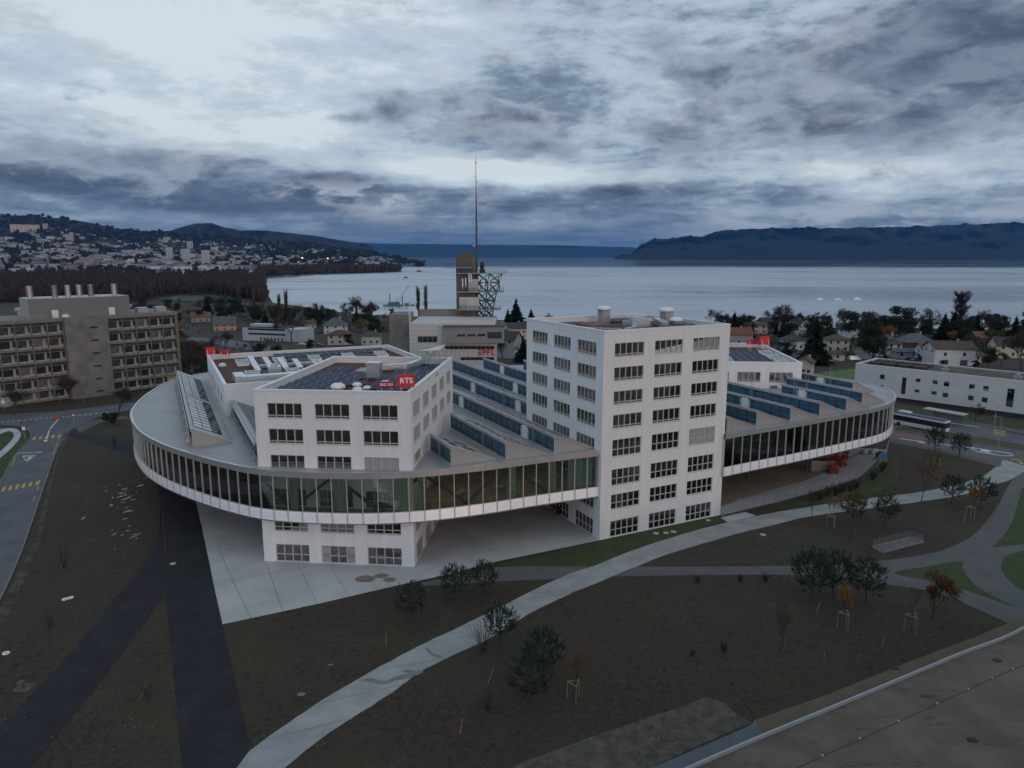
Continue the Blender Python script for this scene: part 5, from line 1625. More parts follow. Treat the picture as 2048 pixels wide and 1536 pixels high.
def tree_meshes(kind, var):
    key = (kind, var)
    if key in TREES: return TREES[key]
    rg = random.Random(hash(kind) % 1000 * 0 + sum(map(ord, kind)) * 31 + var * 7)
    tk, cr = MB(), MB(); sm = BARK; cm = PINE
    if kind == 'pine':            # young pine about 6 m, bushy rounded crown of upright shoots
        h = 6.0; tk.tube((0, 0, 0), (.05, .03, 2.0), .11, .09, 7); tk.tube((.05, .03, 2.0), (0, 0, 5.0), .09, .03, 6)
        for _ in range(26):
            z = rg.uniform(1.5, 4.9); a = rg.uniform(0, 6.28); rr = 1.9 * math.sqrt(max(.05, 1 - ((z - 3.1) / 2.2) ** 2))
            tk.tube((0, 0, z - .3), (rr * math.cos(a) * .8, rr * math.sin(a) * .8, z + .5), .04, .015, 4)
        for _ in range(220):
            d = rdir(rg, -.75); f = rg.uniform(.35, 1.0) ** .6
            lump = 1 + .22 * noise.noise(d * 2.1 + Vector((var * 5, 0, 0)))
            p = Vector((d.x * 2.15 * f * lump, d.y * 2.15 * f * lump, 3.35 + d.z * 2.2 * f * lump))
            ax = (d * .7 + Vector((0, 0, 1.0)) + rdir(rg) * .35).normalized()
            L = rg.uniform(.45, .8)
            for k in range(18):
                t = rg.random(); tri(cr, p + ax * L * t, (ax * .8 + rdir(rg)).normalized(), rg.uniform(.2, .38), .085, rg)
        cm = PINE
    elif kind == 'fir':
        h = 16; tk.tube((0, 0, 0), (0, 0, 15.5), .3, .05, 6)
        for i in range(34):
            z = 1.2 + i * .44; rr = (16 - z) * .33 * rg.uniform(.8, 1.12)
            for j in range(14):
                a = rg.uniform(0, 6.28); l = rr * rg.uniform(.6, 1.1); c, s = math.cos(a), math.sin(a)
                for q in range(4):
                    b0 = Vector((c * l * q * .2, s * l * q * .2, z - l * .09 * q)); d = Vector((c, s, -.22)) + rdir(rg) * .3
                    tri(cr, b0, d, l * .45, l * .34 + .3, rg)
        cm = FIR
    elif kind in ('ever', 'umbrella'):
        h = 11; th = 2.5 if kind == 'ever' else 6.5
        ends = []
        limb(tk, Vector((0, 0, 0)), Vector((0, 0, 1)), th, .32, 0, rg)
        cs = []
        for _ in range(13):
            a = rg.uniform(0, 6.28); r_ = rg.uniform(.6, 3.2)
            cs.append((Vector((r_ * math.cos(a), r_ * math.sin(a), rg.uniform(2.2, 8.8) if kind == 'ever' else rg.uniform(7.5, 9.4))), rg.uniform(1.4, 2.4)))
        for c, _r in cs: tk.tube((0, 0, th * .9), c, .13, .05, 5, False)
        for c, r_ in cs:
            for _ in range(260):
                d = rdir(rg); p = c + Vector((d.x, d.y, d.z * (.8 if kind == 'ever' else .45))) * r_ * rg.uniform(.55, 1.08)
                leafq(cr, p, rg.uniform(.3, .6), rg)
        cm = EVER
    elif kind in ('bare', 'barewide', 'oak', 'olive', 'orangebig'):
        h = 12; ends = []
        limb(tk, Vector((0, 0, 0)), Vector((0, 0, 1)), 3.6, .26, 4 if kind != 'barewide' else 5, rg, .16 if kind != 'barewide' else .05, None, .62 if kind != 'barewide' else .8, (3, 4) if kind != 'barewide' else (2, 3), ends)
        for e, d in ends:
            for _ in range(9): tri(cr, e + rdir(rg) * .4, (d + rdir(rg) * .8).normalized(), rg.uniform(.7, 1.7), .11, rg)
            if kind in ('oak', 'olive', 'orangebig'):
                for _ in range(9): leafq(cr, e + rdir(rg) * rg.uniform(.1, .9), rg.uniform(.25, .5), rg)
        cm = {'bare': TWIG, 'barewide': TWIG, 'oak': BROWNL, 'olive': OLIVE, 'orangebig': ORANGEL}[kind]
    elif kind == 'poplar':
        h = 20; tk.tube((0, 0, 0), (0, 0, 17), .4, .06, 6)
        for _ in range(170):
            z = rg.uniform(2, 16); a = rg.uniform(0, 6.28); p = Vector((0, 0, z)); l = rg.uniform(2.0, 4.2)
            d = Vector((math.cos(a) * .33, math.sin(a) * .33, 1)).normalized(); tk.tube(p, p + d * l, .06, .02, 3, False)
            for _ in range(8): tri(cr, p + d * l * rg.uniform(.3, 1), (d + rdir(rg) * .35).normalized(), rg.uniform(.8, 1.8), .16, rg)
        cm = TWIG
    elif kind in ('sapling', 'saplingoak', 'saplingorange'):   # thin young tree 5 m
        h = 5; ends = []
        limb(tk, Vector((0, 0, 0)), Vector((0, 0, 1)), 2.1, .055, 3, rg, .3, None, .5, (3, 5), ends)
        for e, d in ends:
            for _ in range(4): tri(cr, e, (d + rdir(rg) * .6).normalized(), rg.uniform(.3, .7), .022, rg)
            if kind != 'sapling':
                for _ in range(4 if kind == 'saplingoak' else 7): leafq(cr, e + rdir(rg) * rg.uniform(.05, .45), rg.uniform(.12, .22), rg)
        cm = {'sapling': TWIG, 'saplingoak': BROWNL, 'saplingorange': ORANGEL}[kind]
    elif kind in ('shrub', 'redshrub', 'multistem'):
        n, hh = (60, 1.3) if kind != 'multistem' else (46, 4.2)
        for _ in range(n):
            a = rg.uniform(0, 6.28); sp = rg.uniform(.05, .5); d = Vector((math.cos(a) * sp, math.sin(a) * sp, 1)).normalized(); l = hh * rg.uniform(.5, 1)
            p = Vector((math.cos(a) * .12, math.sin(a) * .12, 0)); tk.tube(p, p + d * l, .016, .006, 3, False)
            for _ in range(9): tri(cr, p + d * l * rg.uniform(.35, 1), (d + rdir(rg) * .7).normalized(), rg.uniform(.15, .4), .025, rg)
        cm = {'shrub': TWIG, 'redshrub': REDL, 'multistem': mat('pale willow shoots', (.085, .062, .042), .9)}[kind]
    tm = tk.mesh('trunk', sm); c_ = cr.mesh('crown', cm)
    TREES[key] = (tm, c_)
    return TREES[key]


TREE_NAME = dict(pine='pine_tree', fir='fir_tree', ever='evergreen_tree', umbrella='umbrella_pine', bare='bare_tree', barewide='bare_tree', oak='oak_tree', olive='autumn_tree', orangebig='autumn_tree', poplar='poplar_tree',
                 sapling='young_tree', saplingoak='young_oak', saplingorange='young_oak', shrub='shrub', redshrub='shrub', multistem='shrub')


def tree(kind, loc, s, label, group=None, var=None, sz=None):
    v = rnd.randrange(3) if var is None else var
    t, c = tree_meshes(kind, v)
    o = thing(TREE_NAME[kind], label, 'shrub' if TREE_NAME[kind] == 'shrub' else 'tree', loc, rnd.uniform(0, 6.28), group)
    o.scale = (s, s, sz or s)
    link('trunk' if TREE_NAME[kind] != 'shrub' else 'stems', t, o); link('crown' if TREE_NAME[kind] != 'shrub' else 'twigs', c, o)
    return o


G_ = 'young trees planted in the park round the building'
for kind, px, py, s, lab in [
    ('pine', 822, 1243, .80, 'bushy green pine at the plaza edge, nearest the glass corner of the front block'),
    ('pine', 910, 1201, .78, 'rounded green pine just left of the slimmer one on the plaza edge'),
    ('pine', 969, 1189, .74, 'slim upright green pine at the end of the grey path by the plaza'),
    ('pine', 1002, 1290, .80, 'green pine standing against the pale footpath bend'),
    ('pine', 1086, 1355, .90, 'dim pine behind the tallest pine in the dark field'),
    ('pine', 1060, 1412, .92, 'pine with a clear bare trunk, nearest of the pines to the viewer'),
    ('pine', 1622, 1203, 1.12, 'broad dark pine on the grey path, biggest of the park pines'),
    ('pine', 1665, 1192, 1.0, 'dark pine grown into the right side of the broad pine'),
    ('pine', 1731, 1206, .95, 'upright dark pine to the right of the broad pine pair'),
    ('pine', 1770, 1050, .82, 'solitary dark pine right below the pale footpath'),
    ('pine', 1706, 1046, .82, 'dark pine partly in front of the pale footpath'),
    ('pine', 1903, 1007, .85, 'dark pine on the far bend of the footpath, left one of two'),
    ('pine', 1960, 1016, .92, 'dark pine on the far bend of the footpath, right one of two'),
    ('pine', 1918, 914, .86, 'small dark pine beside the ochre strip along the road'),
    ('pine', 1869, 902, .92, 'thin dark pine between the bus and the ochre strip'),
    ('saplingoak', 1842, 1005, 1.55, 'tall brown leaved young oak beside the pale footpath'),
    ('oak', 1865, 1238, .52, 'wide brown oak with sparse leaves on the grass triangle'),
    ('saplingoak', 1699, 1082, 1.4, 'brown leaved young oak behind the sunken stair'),
    ('sapling', 1624, 1040, .85, 'thin bare tree on the footpath verge by the fence'),
    ('saplingorange', 1687, 1256, .9, 'orange leaved young oak inside a three post support'),
    ('saplingorange', 1663, 1052, .85, 'orange tinted young oak by the footpath in a post support'),
    ('sapling', 1822, 1262, .95, 'bare young tree inside a three post support on the right'),
    ('saplingorange', 1941, 1033, .9, 'yellow brown young oak inside posts near the far bend'),
    ('sapling', 1875, 932, .7, 'bare thin tree inside posts near the road'),
    ('saplingoak', 1148, 1398, .9, 'faint reddish young tree inside the support nearest the viewer'),
    ('saplingoak', 1568, 1306, .8, 'reddish young tree above a leaning pale stake in the dark field'),
    ('sapling', 1560, 1300, 1.0, 'leafless young tree above the dark field beside a reddish one'),
    ('multistem', 965, 1305, 1.0, 'brown many stemmed shrub against the pale footpath, left of a pine'),
    ('multistem', 128, 1135, .95, 'pale many stemmed shrub on the soil left of the black path'),
    ('multistem', 100, 1255, .85, 'thin many stemmed shrub on the soil near the road edge'),
    ('multistem', 295, 1395, .75, 'thin many stemmed shrub between the two black paths'),
    ('multistem', 975, 1420, .9, 'thin bare shrub in the dark field below the footpath'),
    ('multistem', 230, 893, .9, 'bare shrub on the soil behind the far black path'),
    ('redshrub', 1530, 1163, .9, 'reddish low shrub below the grey path'),
    ('redshrub', 1480, 1163, .8, 'small reddish shrub left of another below the grey path'),
    ('shrub', 1447, 1302, .8, 'dark knee high shrub alone in the middle of the field'),
    ('shrub', 1385, 1312, .6, 'low dark shrub in the field, left of a taller one'),
    ('shrub', 1395, 1165, .8, 'twiggy shrub on the sandy patch of the grey path'),
    ('ever', 228, 850, .33, 'small dark evergreen by the road junction left of the hall'),
    ('ever', 212, 846, .28, 'low evergreen bush by the road junction behind a bigger one'),
    ('bare', 142, 805, .72, 'bare tree in front of the laboratory stair wall'),
    ('bare', 30, 832, .7, 'bare dark tree in front of the laboratory at the left edge'),
    ('bare', 240, 830, .75, 'bare tree between the laboratory and the curved hall'),
    ('bare', 1950, 845, .45, 'bare small street tree in the verge by the bus stop'),
]:
    tree(kind, at(px, py), s * 1.02, lab, G_ if kind.startswith(('pine', 'sap')) else None)
for px, py, n, w in ((1625, 1002, 1, 3), (1655, 992, 1, 3), (1685, 985, 1, 3), (1712, 978, 1, 3), (1640, 1000, 1, 3), (1672, 990, 1, 3), (1700, 982, 1, 3), (1745, 960, 1, 3), (1765, 942, 1, 3)):
    tree('shrub', at(px, py), 1.5, 'tall dry grass clump along the mesh fence', 'dry grass clumps along the mesh fence')

# three post supports and single stakes
WOOD = mat('pale stake wood', (.30, .22, .13), .85, var=.2, scale=5)


def support(px, py, s, label):
    o = thing('tree_support', label, 'tree support', at(px, py), rnd.uniform(0, .4), 'three post tree supports'); r_ = .62 * s; h = 1.75 * s
    P = [Vector((r_ * math.cos(t), r_ * math.sin(t), 0)) for t in (R(-80), R(40), R(160))]
    for p in P: b = MB(); b.tube(p, p + Vector((0, 0, h)), .04, .035, 6); b.build('post', WOOD, o)
    for p, q in zip(P, P[1:] + P[:1]): b = MB(); b.bar(p + Vector((0, 0, h - .06)), q + Vector((0, 0, h - .06)), .05, .09); b.build('crossbar', WOOD, o)


for px, py, s, l in ((1148, 1400, 1.05, 'three post tree support nearest the viewer'), (1687, 1256, 1.1, 'tree support round the orange leaved oak'), (1822, 1263, 1.15, 'tree support on the dark soil at the right'),
                     (1663, 1054, 1.05, 'tree support beside the footpath'), (1940, 1036, 1.1, 'tree support near the far footpath bend'), (1875, 934, 1.0, 'tree support close to the road')):
    support(px, py, s, l)
for px, py, dx, dy, l, lab in ((773, 1292, -.05, 0, 1.3, 'upright pale stake on the soil left of the footpath'), (920, 1468, .25, .1, 1.5, 'pale stake in the soil below the footpath'), (975, 1368, .6, .3, 1.5, 'leaning pale stake beside the nearest pine'),
                               (1565, 1305, .25, .1, 1.6, 'slightly leaning stake under the reddish young tree'), (1632, 1227, .55, .3, 1.4, 'strongly leaning stake beneath the broad pine'), (1567, 1164, .35, .2, 1.2, 'leaning stake at the grey path'),
                               (1764, 1294, .2, .1, 1.4, 'short stake in the dark field at the right'), (1927, 1046, 0, 0, 1.5, 'upright pale stake near the far bend of the path'), (122, 1136, .6, .2, 1.8, 'stake in the shrub on the left soil'),
                               (282, 1395, .6, .3, 1.7, 'stake in the shrub between the black paths'), (1648, 1322, 0, 0, 1.0, 'thin dark marker stake in the field')):
    p = at(px, py); b = MB(); b.tube((0, 0, 0), (dx, dy, l), .035, .03, 6); o = b.build('stake', WOOD); o.location = p; tag(o, lab, 'stake', 'single wooden stakes')

# manhole covers
def cover(px, py, r_, label, m=None):
    b = MB(); b.lathe([(r_, -.05), (r_, .05), (r_ * .8, .06), (0, .06)], 16); o = b.build('manhole_cover', m or mat('concrete cover', (.42, .42, .39), .9, var=.1)); o.location = at(px, py) + Vector((0, 0, .03)); tag(o, label, 'manhole')


for px, py, r_, l in ((1312, 1067, .45, 'round concrete cover by the tower, first from its corner'), (1332, 1066, .42, 'round concrete cover in the middle of three by the tower'), (1347, 1064, .45, 'round concrete cover third in the row by the tower'),
                      (1416, 1041, .4, 'round concrete cover at the far end of the tower lawn'), (1526, 1070, .45, 'round concrete cover alone in the dark lawn'), (346, 1128, .4, 'grey cover at the end of the black path')): cover(px, py, r_, l)
for px, py, l in ((130, 1199, 'pale ring cover, left of two touching rings'), (141, 1196, 'pale ring cover, right of two touching rings'), (12, 1307, 'pale ring cover alone at the left edge')):
    b = MB(); b.lathe([(.16, 0), (.34, 0), (.34, .08), (.16, .08), (.16, 0)], 14); o = b.build('ring_cover', LETTER); o.location = at(px, py) + Vector((0, 0, .01)); tag(o, l, 'ring')
b = MB(); b.box((-.5, -.4, 0), (.0, .1, .7)); b.box((-.8, -.7, 0), (.7, .6, .06)); o = b.build('concrete_block', mat('grey block', (.10, .10, .095), .9)); o.location = at(50, 1375); tag(o, 'grey concrete block on a slab near the black path, red can beside', 'block')
b = MB(); b.tube((0, 0, 0), (0, 0, .4), .12, .12, 10); b.tube((0, 0, .4), (0, 0, .48), .12, .06, 10); o = b.build('canister', LIFTRED if 0 else mat('faded red can', (.2, .03, .025), .7)); o.location = at(64, 1372); tag(o, 'small red can beside the concrete block', 'canister')
PUD = mat('standing rain water', (.03, .03, .03), .05, spec=.8)
mb = MB()
for _ in range(46):
    a = rnd.random(); px = rnd.gauss(246, 26); py = rnd.gauss(990, 24) if a < .75 else rnd.gauss(1066, 22)
    if px > 300: continue
    p = at(px, py); l = rnd.uniform(.3, 1.6); w_ = rnd.uniform(.06, .22); ang = R(55) + rnd.gauss(0, .35); c, s = math.cos(ang), math.sin(ang)
    pts = []
    for k in range(9):
        t = 6.283 * k / 9; x, y = l * .5 * math.cos(t) * rnd.uniform(.8, 1.1), w_ * math.sin(t) * rnd.uniform(.6, 1.2); pts.append((p.x + x * c - y * s, p.y + x * s + y * c, .012 + .0002 * len(mb.f)))
    mb.face(pts)
tag(mb.build('puddles', PUD), 'rain water lying in the wheel ruts of the bare soil', 'puddles', None, 'stuff')
mb = MB()
for _ in range(420):
    px = rnd.uniform(-40, 320) if rnd.random() < .55 else rnd.uniform(440, 960); py = rnd.uniform(930, 1500)
    if 60 < px < 480 and py > 1040 and not (150 < px < 330 and py > 1440) and rnd.random() < .9: continue
    if 440 < px and py < 1250 - (px - 444) * .2 + 20: continue
    p = at(px, py); s = rnd.uniform(.015, .05)
    mb.box((p.x - s, p.y - s, 0), (p.x + s, p.y + s * .8, s * 1.2))
tag(mb.build('stones', mat('pale stones', (.16, .155, .145), .9)), 'small pale stones scattered over the bare soil', 'stones', None, 'stuff')



def inside(x, y, poly):
    c = False; n = len(poly); j = n - 1
    for i in range(n):
        xi, yi = poly[i]; xj, yj = poly[j]
        if (yi > y) != (yj > y) and x < (xj - xi) * (y - yi) / (yj - yi) + xi: c = not c
        j = i
    return c


BB = [(min(p[0] for p in q), max(p[0] for p in q), min(p[1] for p in q), max(p[1] for p in q), q) for q in HARD]


def on_hard(x, y):
    return any(a < x < b_ and c < y < d and inside(x, y, q) for a, b_, c, d, q in BB)


gr_ = random.Random(5)
GRM = [mat('dry straw weeds', (.085, .062, .036), .9), mat('dull green weeds', (.040, .048, .018), .9), mat('dark stalks', (.030, .022, .016), .9)]
tuf = MB()
for _ in range(15000):
    px, py = gr_.uniform(-60, 2100), gr_.uniform(1000, 1560) if gr_.random() < .75 else gr_.uniform(880, 1100)
    if py < 1000 and 330 < px < 1500: continue
    p = at(px, py)
    cl = noise.noise((p.x * .11, p.y * .11, 4))
    if cl < gr_.uniform(-.35, .35): continue
    if on_hard(p.x, p.y): continue
    tuf.mat = gr_.choice((0, 1, 1, 2)) if cl > .1 else gr_.choice((0, 2, 2))
    for _k in range(gr_.randint(4, 7)):
        q = p + Vector((gr_.gauss(0, .16), gr_.gauss(0, .16), 0)); d = Vector((gr_.gauss(0, .5), gr_.gauss(0, .5), 1)).normalized()
        tri(tuf, q, d, gr_.uniform(.10, .34), gr_.uniform(.02, .06), gr_)
tag(tuf.build('weeds', GRM), 'dry weeds and grass tufts scattered over the bare soil', 'weeds', None, 'stuff')

# ---------------------------------------------------------------- fences, lamps, signs
MESHM = mat('mesh fence wire', (.35, .36, .37), .5, .5)


def mesh_alpha(mt):
    nt = mt.node_tree; b = nt.nodes['Principled BSDF']; b.inputs['Alpha'].default_value = .24


mesh_alpha(MESHM)
fp = [at(*p).xy for p in ((1445, 1036), (1500, 1018), (1560, 1003), (1650, 978), (1720, 955), (1765, 925), (1776, 900))]
fp = resample([(p.x, p.y) for p in fp], 2.6)
fe = thing('mesh_fence', 'galvanised mesh fence curving along the plaza edge under the hall', 'fence', (fp[0].x, fp[0].y, 0))
for p in fp: b = MB(); x, y = p - fp[0]; b.tube((x, y, 0), (x, y, 2.0), .035, .035, 6); b.build('post', STEEL, fe)
b = MB(); m_ = MB()
for p, q in zip(fp, fp[1:]):
    p, q = p - fp[0], q - fp[0]
    b.bar((p.x, p.y, 2.0), (q.x, q.y, 2.0), .07); m_.face([(p.x, p.y, .03), (q.x, q.y, .03), (q.x, q.y, 1.97), (p.x, p.y, 1.97)])
b.build('rail', STEEL, fe); m_.build('mesh_panel', MESHM, fe)
# sunken stair with railing
c0, c1, c2, c3 = [at(*p) for p in ((1765, 1106), (1846, 1085), (1822, 1076), (1745, 1095))]
fs = thing('basement_stair', 'sunken concrete stair with a galvanised mesh railing in the park', 'stairwell', c0)
b = MB(); P4 = [c - c0 for c in (c0, c1, c2, c3)]
for p, q in zip(P4, P4[1:] + P4[:1]): b.bar(p + Vector((0, 0, .06)), q + Vector((0, 0, .06)), .3, .24)
b.build('wall', mat('dim stair wall', (.20, .20, .195), .9), fs)
b = MB(); b.face([p + Vector((0, 0, .03)) for p in P4]); b.build('stair_floor', mat('dim stair concrete', (.16, .16, .155), .9, var=.2, scale=.6, wave=('X', 1.5, 1.0)), fs)
for p, q in zip(P4[1:] + P4[:1], P4[2:] + P4[:2]):
    b = MB(); n = max(2, int((q - p).length / 1.6))
    for i in range(n + 1): x = p.lerp(q, i / n); b.bar(x, x + Vector((0, 0, 1.15)), .05)
    for h in (.1, .5, 1.12): b.bar(p + Vector((0, 0, h)), q + Vector((0, 0, h)), .035)
    b.face([p + Vector((0, 0, .1)), q + Vector((0, 0, .1)), q + Vector((0, 0, 1.1)), p + Vector((0, 0, 1.1))]); b.build('railing', MESHM, fs)


def lamp(px, py, h, label, rz=0.0):
    o = thing('street_lamp', label, 'street lamp', at(px, py), rz)
    b = MB(); b.tube((0, 0, 0), (0, 0, h), .09, .05, 8); b.build('pole', STEEL, o)
    b = MB(); b.bar((0, 0, h), (1.0, 0, h + .12), .07); b.build('arm', STEEL, o)
    b = MB(); b.box((.7, -.13, h + .06), (1.5, .13, h + .18)); b.build('lamp_head', GREYC, o)


lamp(1985, 880, 7.6, 'grey street lamp on the planted strip behind the bus stop', .6); lamp(1994, 912, 8.2, 'grey street lamp by the road crossing on the right', 2.5)
lamp(1742, 735, 6.0, 'thin lamp on the meadow edge behind the hall') if False else None


def road_sign(px, py, kind, label):
    o = thing('road_sign', label, 'road sign', at(px, py))
    b = MB(); b.tube((0, 0, 0), (0, 0, 2.6), .035, .035, 6); b.build('pole', STEEL, o)
    b = MB()
    if kind == 'tri':
        for y, s, m in ((-.05, .5, 0), (-.06, .33, 1)):
            b.mat = m; b.face([(-s, y, 2.75 + s * .55), (0, y, 2.75 - s), (s, y, 2.75 + s * .55)])
        b.build('panel', [RED, LETTER], o)
    else:
        b.box((-.35, -.06, 2.1), (.35, -.03, 2.8)); b.build('panel', mat('sign blue', (.02, .14, .32), .5) if kind == 'blue' else LETTER, o)


road_sign(149, 852, 'tri', 'white triangle give way sign at the road junction'); road_sign(46, 868, 'blue', 'blue square sign on the left road island'); road_sign(50, 878, 'white', 'white square sign on a pole on the left road island')
road_sign(120, 806, 'blue', 'small blue sign in front of the laboratory'); road_sign(168, 806, 'blue', 'tiny blue sign at the right end of the laboratory hedge'); road_sign(9, 822, 'white', 'orange topped sign at the left edge before the laboratory')
b = MB(); b.box((-.6, -.05, .1), (.6, .05, .9)); o = b.build('traffic_barrier', mat('orange barrier', (.34, .11, .03), .7)); o.location = at(112, 838); o.rotation_euler = (0, 0, .6); tag(o, 'orange barrier on the junction island', 'barrier')
b = MB(); b.lathe([(1.9, 0), (1.9, 1.4), (1.4, 2.6), (0, 3.0)], 12); o = b.build('bus_shelter_dome', mat('grey dome', (.3, .32, .33), .3)); o.location = at(10, 812); tag(o, 'grey domed shelter before the laboratory at the left edge', 'shelter')

# ---------------------------------------------------------------- vehicles
CARG = mat('car glass', (.015, .018, .02), .06, spec=.8)


def car(loc, rz, col, label, van=False, group=None):
    nm = 'parked_car' if not van else 'parked_van'
    o = thing(nm, label, 'car' if not van else 'van', loc, rz, group)
    m = mat('car paint %.2f %.2f %.2f' % col, col, .3, .2)
    L, Wd = (4.3, 1.75) if not van else (4.6, 1.85)
    side = [(0, .35), (.15, .75), (1.0, .95), (1.75, 1.45), (3.3, 1.45), (4.1, .95), (4.3, .8), (4.25, .35)] if not van else [(0, .4), (.1, .9), (.9, 1.05), (1.5, 1.8), (4.5, 1.85), (4.6, .5), (4.55, .4)]
    b = MB(); n = len(side)

    def wd(z): return Wd * .5 * (1 if z < 1 else .86)
    A = [(x - L / 2, -wd(z), z) for x, z in side]; B = [(x - L / 2, wd(z), z) for x, z in side]
    b.face(A[::-1]); b.face(B)
    for i in range(n): j = (i + 1) % n; b.face([A[i], A[j], B[j], B[i]])
    b.build('body', m, o)
    g = MB(); zz = 1.38 if not van else 1.72
    xa, xb = (1.15, 1.72) if not van else (.95, 1.46)
    z0 = 1.0 if not van else 1.1
    g.face([(xa - L / 2 - .02, -.68, z0 + .02), (xa - L / 2 - .02, .68, z0 + .02), (xb - L / 2 - .02, .66, zz + .02), (xb - L / 2 - .02, -.66, zz + .02)])
    for s in (-1, 1):
        xe = 3.25 if not van else 2.6
        y0, y1 = s * (Wd * .5 * .93 + .01), s * (Wd * .5 * .86 + .02)
        g.face([(xa - L / 2 + .2, y0, z0), (xe + .4 - L / 2, y0, z0), (xe - L / 2, y1, zz), (xb - L / 2 + .1, y1, zz)])
    g.build('window', CARG, o)
    for x in (.85, L - .9):
        for s in (-1, 1):
            w_ = MB(); w_.tube((x - L / 2, s * (Wd / 2 - .2), .32), (x - L / 2, s * (Wd / 2 + .01), .32), .32, .32, 12); wo = w_.build('wheel', BLACK, o)
            h = MB(); h.tube((x - L / 2, s * (Wd / 2 + .012), .32), (x - L / 2, s * (Wd / 2 + .025), .32), .19, .19, 10); h.build('rim', STEEL, wo)
    return o


car(atg(1709, 721), R(185), (.75, .75, .75), 'white van standing on the lane before the houses', True)
car(atg(1811, 722), R(20), (.02, .03, .06), 'dark blue car parked by the garage, left of two'); car(atg(1828, 723), R(30), (.02, .02, .025), 'black car parked by the garage, right of two')
car(atg(363, 663), R(20), (.55, .02, .03), 'red car on the road beside the laboratory'); car(atg(604, 691), R(170), (.40, .42, .44), 'silver car parked under the big bare tree')
car(atg(640, 693), R(170), (.05, .05, .055), 'dark car parked below the cream house')

bus = thing('articulated_bus', 'white articulated bus with blue roof waiting at the stop', 'bus', at(1866, 863), 0)
bd = (at(1893, 868) - at(1790, 848)).normalized(); bus.rotation_euler = (0, 0, math.atan2(bd.y, bd.x)); bus.location = at(1893, 867) - Vector((bd.x, bd.y, 0)) * 5.2
bw_, bb = mat('bus white', (.62, .64, .66), .35), mat('bus roof blue', (.03, .05, .16), .4)
for x0, x1, nm in ((-7.0, 5.2, 'body'), (-15.6, -8.6, 'trailer_body')):
    b = MB(); b.box((x0, -1.25, .35), (x1, 1.25, 1.25)); b.box((x0, -1.25, 2.5), (x1, 1.25, 2.95)); b.box((x0, -1.2, 1.25), (x0 + .2, 1.2, 2.5)); k = b.build(nm, bw_, bus)
    b = MB(); b.box((x0 + .05, -1.23, 1.26), (x1 + .02, 1.23, 2.49)); b.build('window', CARG, k)
    b = MB(); b.box((x0 + .1, -1.1, 2.96), (x1 - .3, 1.1, 3.2)); b.build('roof', bb, k)
    b = MB(); b.box((x0 + 1, -.8, 3.21), (x0 + 3.6, .8, 3.6)); b.build('roof_unit', bw_, k)
    for x in (x0 + 1.6, x1 - 2.2):
        for s in (-1, 1): b = MB(); b.tube((x, s * 1.0, .48), (x, s * 1.27, .48), .48, .48, 14); b.build('wheel', BLACK, k)
b = MB()
for i in range(8): b.box((-8.6 + i * .2, -1.18 + .06 * (i % 2), .5), (-8.4 + i * .2, 1.18 - .06 * (i % 2), 2.9))
b.build('bellows', mat('grey bellows', (.10, .10, .10), .9), bus)
sh = thing('bus_shelter', 'white flat roofed bus shelter beside the bus', 'shelter', at(1898, 853)); sh.rotation_euler = bus.rotation_euler
b = MB(); b.box((-7, 1.0, 3.0), (2.5, 3.6, 3.2)); b.build('roof', mat('grey shelter roof', (.42, .44, .45), .5), sh)
for x in (-6, -2, 2): b = MB(); b.bar((x, 3.0, 0), (x, 3.0, 3.0), .12); b.build('post', STEEL, sh)
b = MB(); b.box((-5.5, 3.1, .4), (1.5, 3.15, 2.4)); b.build('glass', GLASS, sh)


LIFTRED = mat('faded lift red', (.26, .022, .02), .6)


def lift(loc, rz, label):
    o = thing('scissor_lift', label, 'scissor lift', loc, rz, 'red scissor lifts under the hall'); o.scale = (.85, .85, .85)
    b = MB(); b.box((-1.2, -.55, .25), (1.2, .55, .75)); b.build('chassis', LIFTRED, o)
    for x in (-.8, .8):
        for s in (-1, 1): b = MB(); b.tube((x, s * .4, .25), (x, s * .6, .25), .25, .25, 10); b.build('wheel', BLACK, o)
    b = MB()
    for s in (-.35, .35):
        for z in (.8, 1.15): b.bar((-1, s, z), (1, s, z + .3), .08); b.bar((1, s, z), (-1, s, z + .3), .08)
    b.build('scissor_arms', LIFTRED, o)
    b = MB(); b.box((-1.2, -.55, 1.5), (1.2, .55, 1.6))
    for x in (-1.2, -.4, .4, 1.2):
        for s in (-.55, .55): b.bar((x, s, 1.6), (x, s, 2.6), .06)
    for z in (2.1, 2.6):
        for s in (-.55, .55): b.bar((-1.2, s, z), (1.2, s, z), .06)
        for x in (-1.2, 1.2): b.bar((x, -.55, z), (x, .55, z), .06)
    b.box((-1.2, -.57, 1.6), (1.2, -.55, 1.9)); b.build('platform', LIFTRED, o)


for px, py, rz, l in ((1665, 946, .3, 'red scissor lift nearest the mesh fence'), (1683, 933, .5, 'red scissor lift in the middle of the red group'), (1690, 918, 1.2, 'red scissor lift farthest back under the hall'), (1655, 925, .2, 'red scissor lift at the left end of the red group'), (1672, 920, .8, 'red scissor lift in the back row of the group')):
    lift(at(px, py), rz, l)
b = thing('blue_container', 'blue box shaped tank by the curved end of the fence', 'container', at(1762, 920)); k = MB(); k.box((-.9, -.7, .1), (.9, .7, 1.5)); k.box((-.5, -.4, 1.5), (.3, .3, 1.9)); k.build('body', mat('site blue', (.03, .13, .30), .5), b)
k = MB(); k.box((-1, -.8, 0), (1, .8, .1)); k.build('pallet', WOOD, b)
b = MB(); b.box((-2.6, -.06, 0), (2.6, .06, 2.0)); o = b.build('site_screen', mat('beige screen', (.33, .30, .26), .9)); o.location = at(1640, 942); tag(o, 'beige site screen standing left of the red lifts', 'screen')
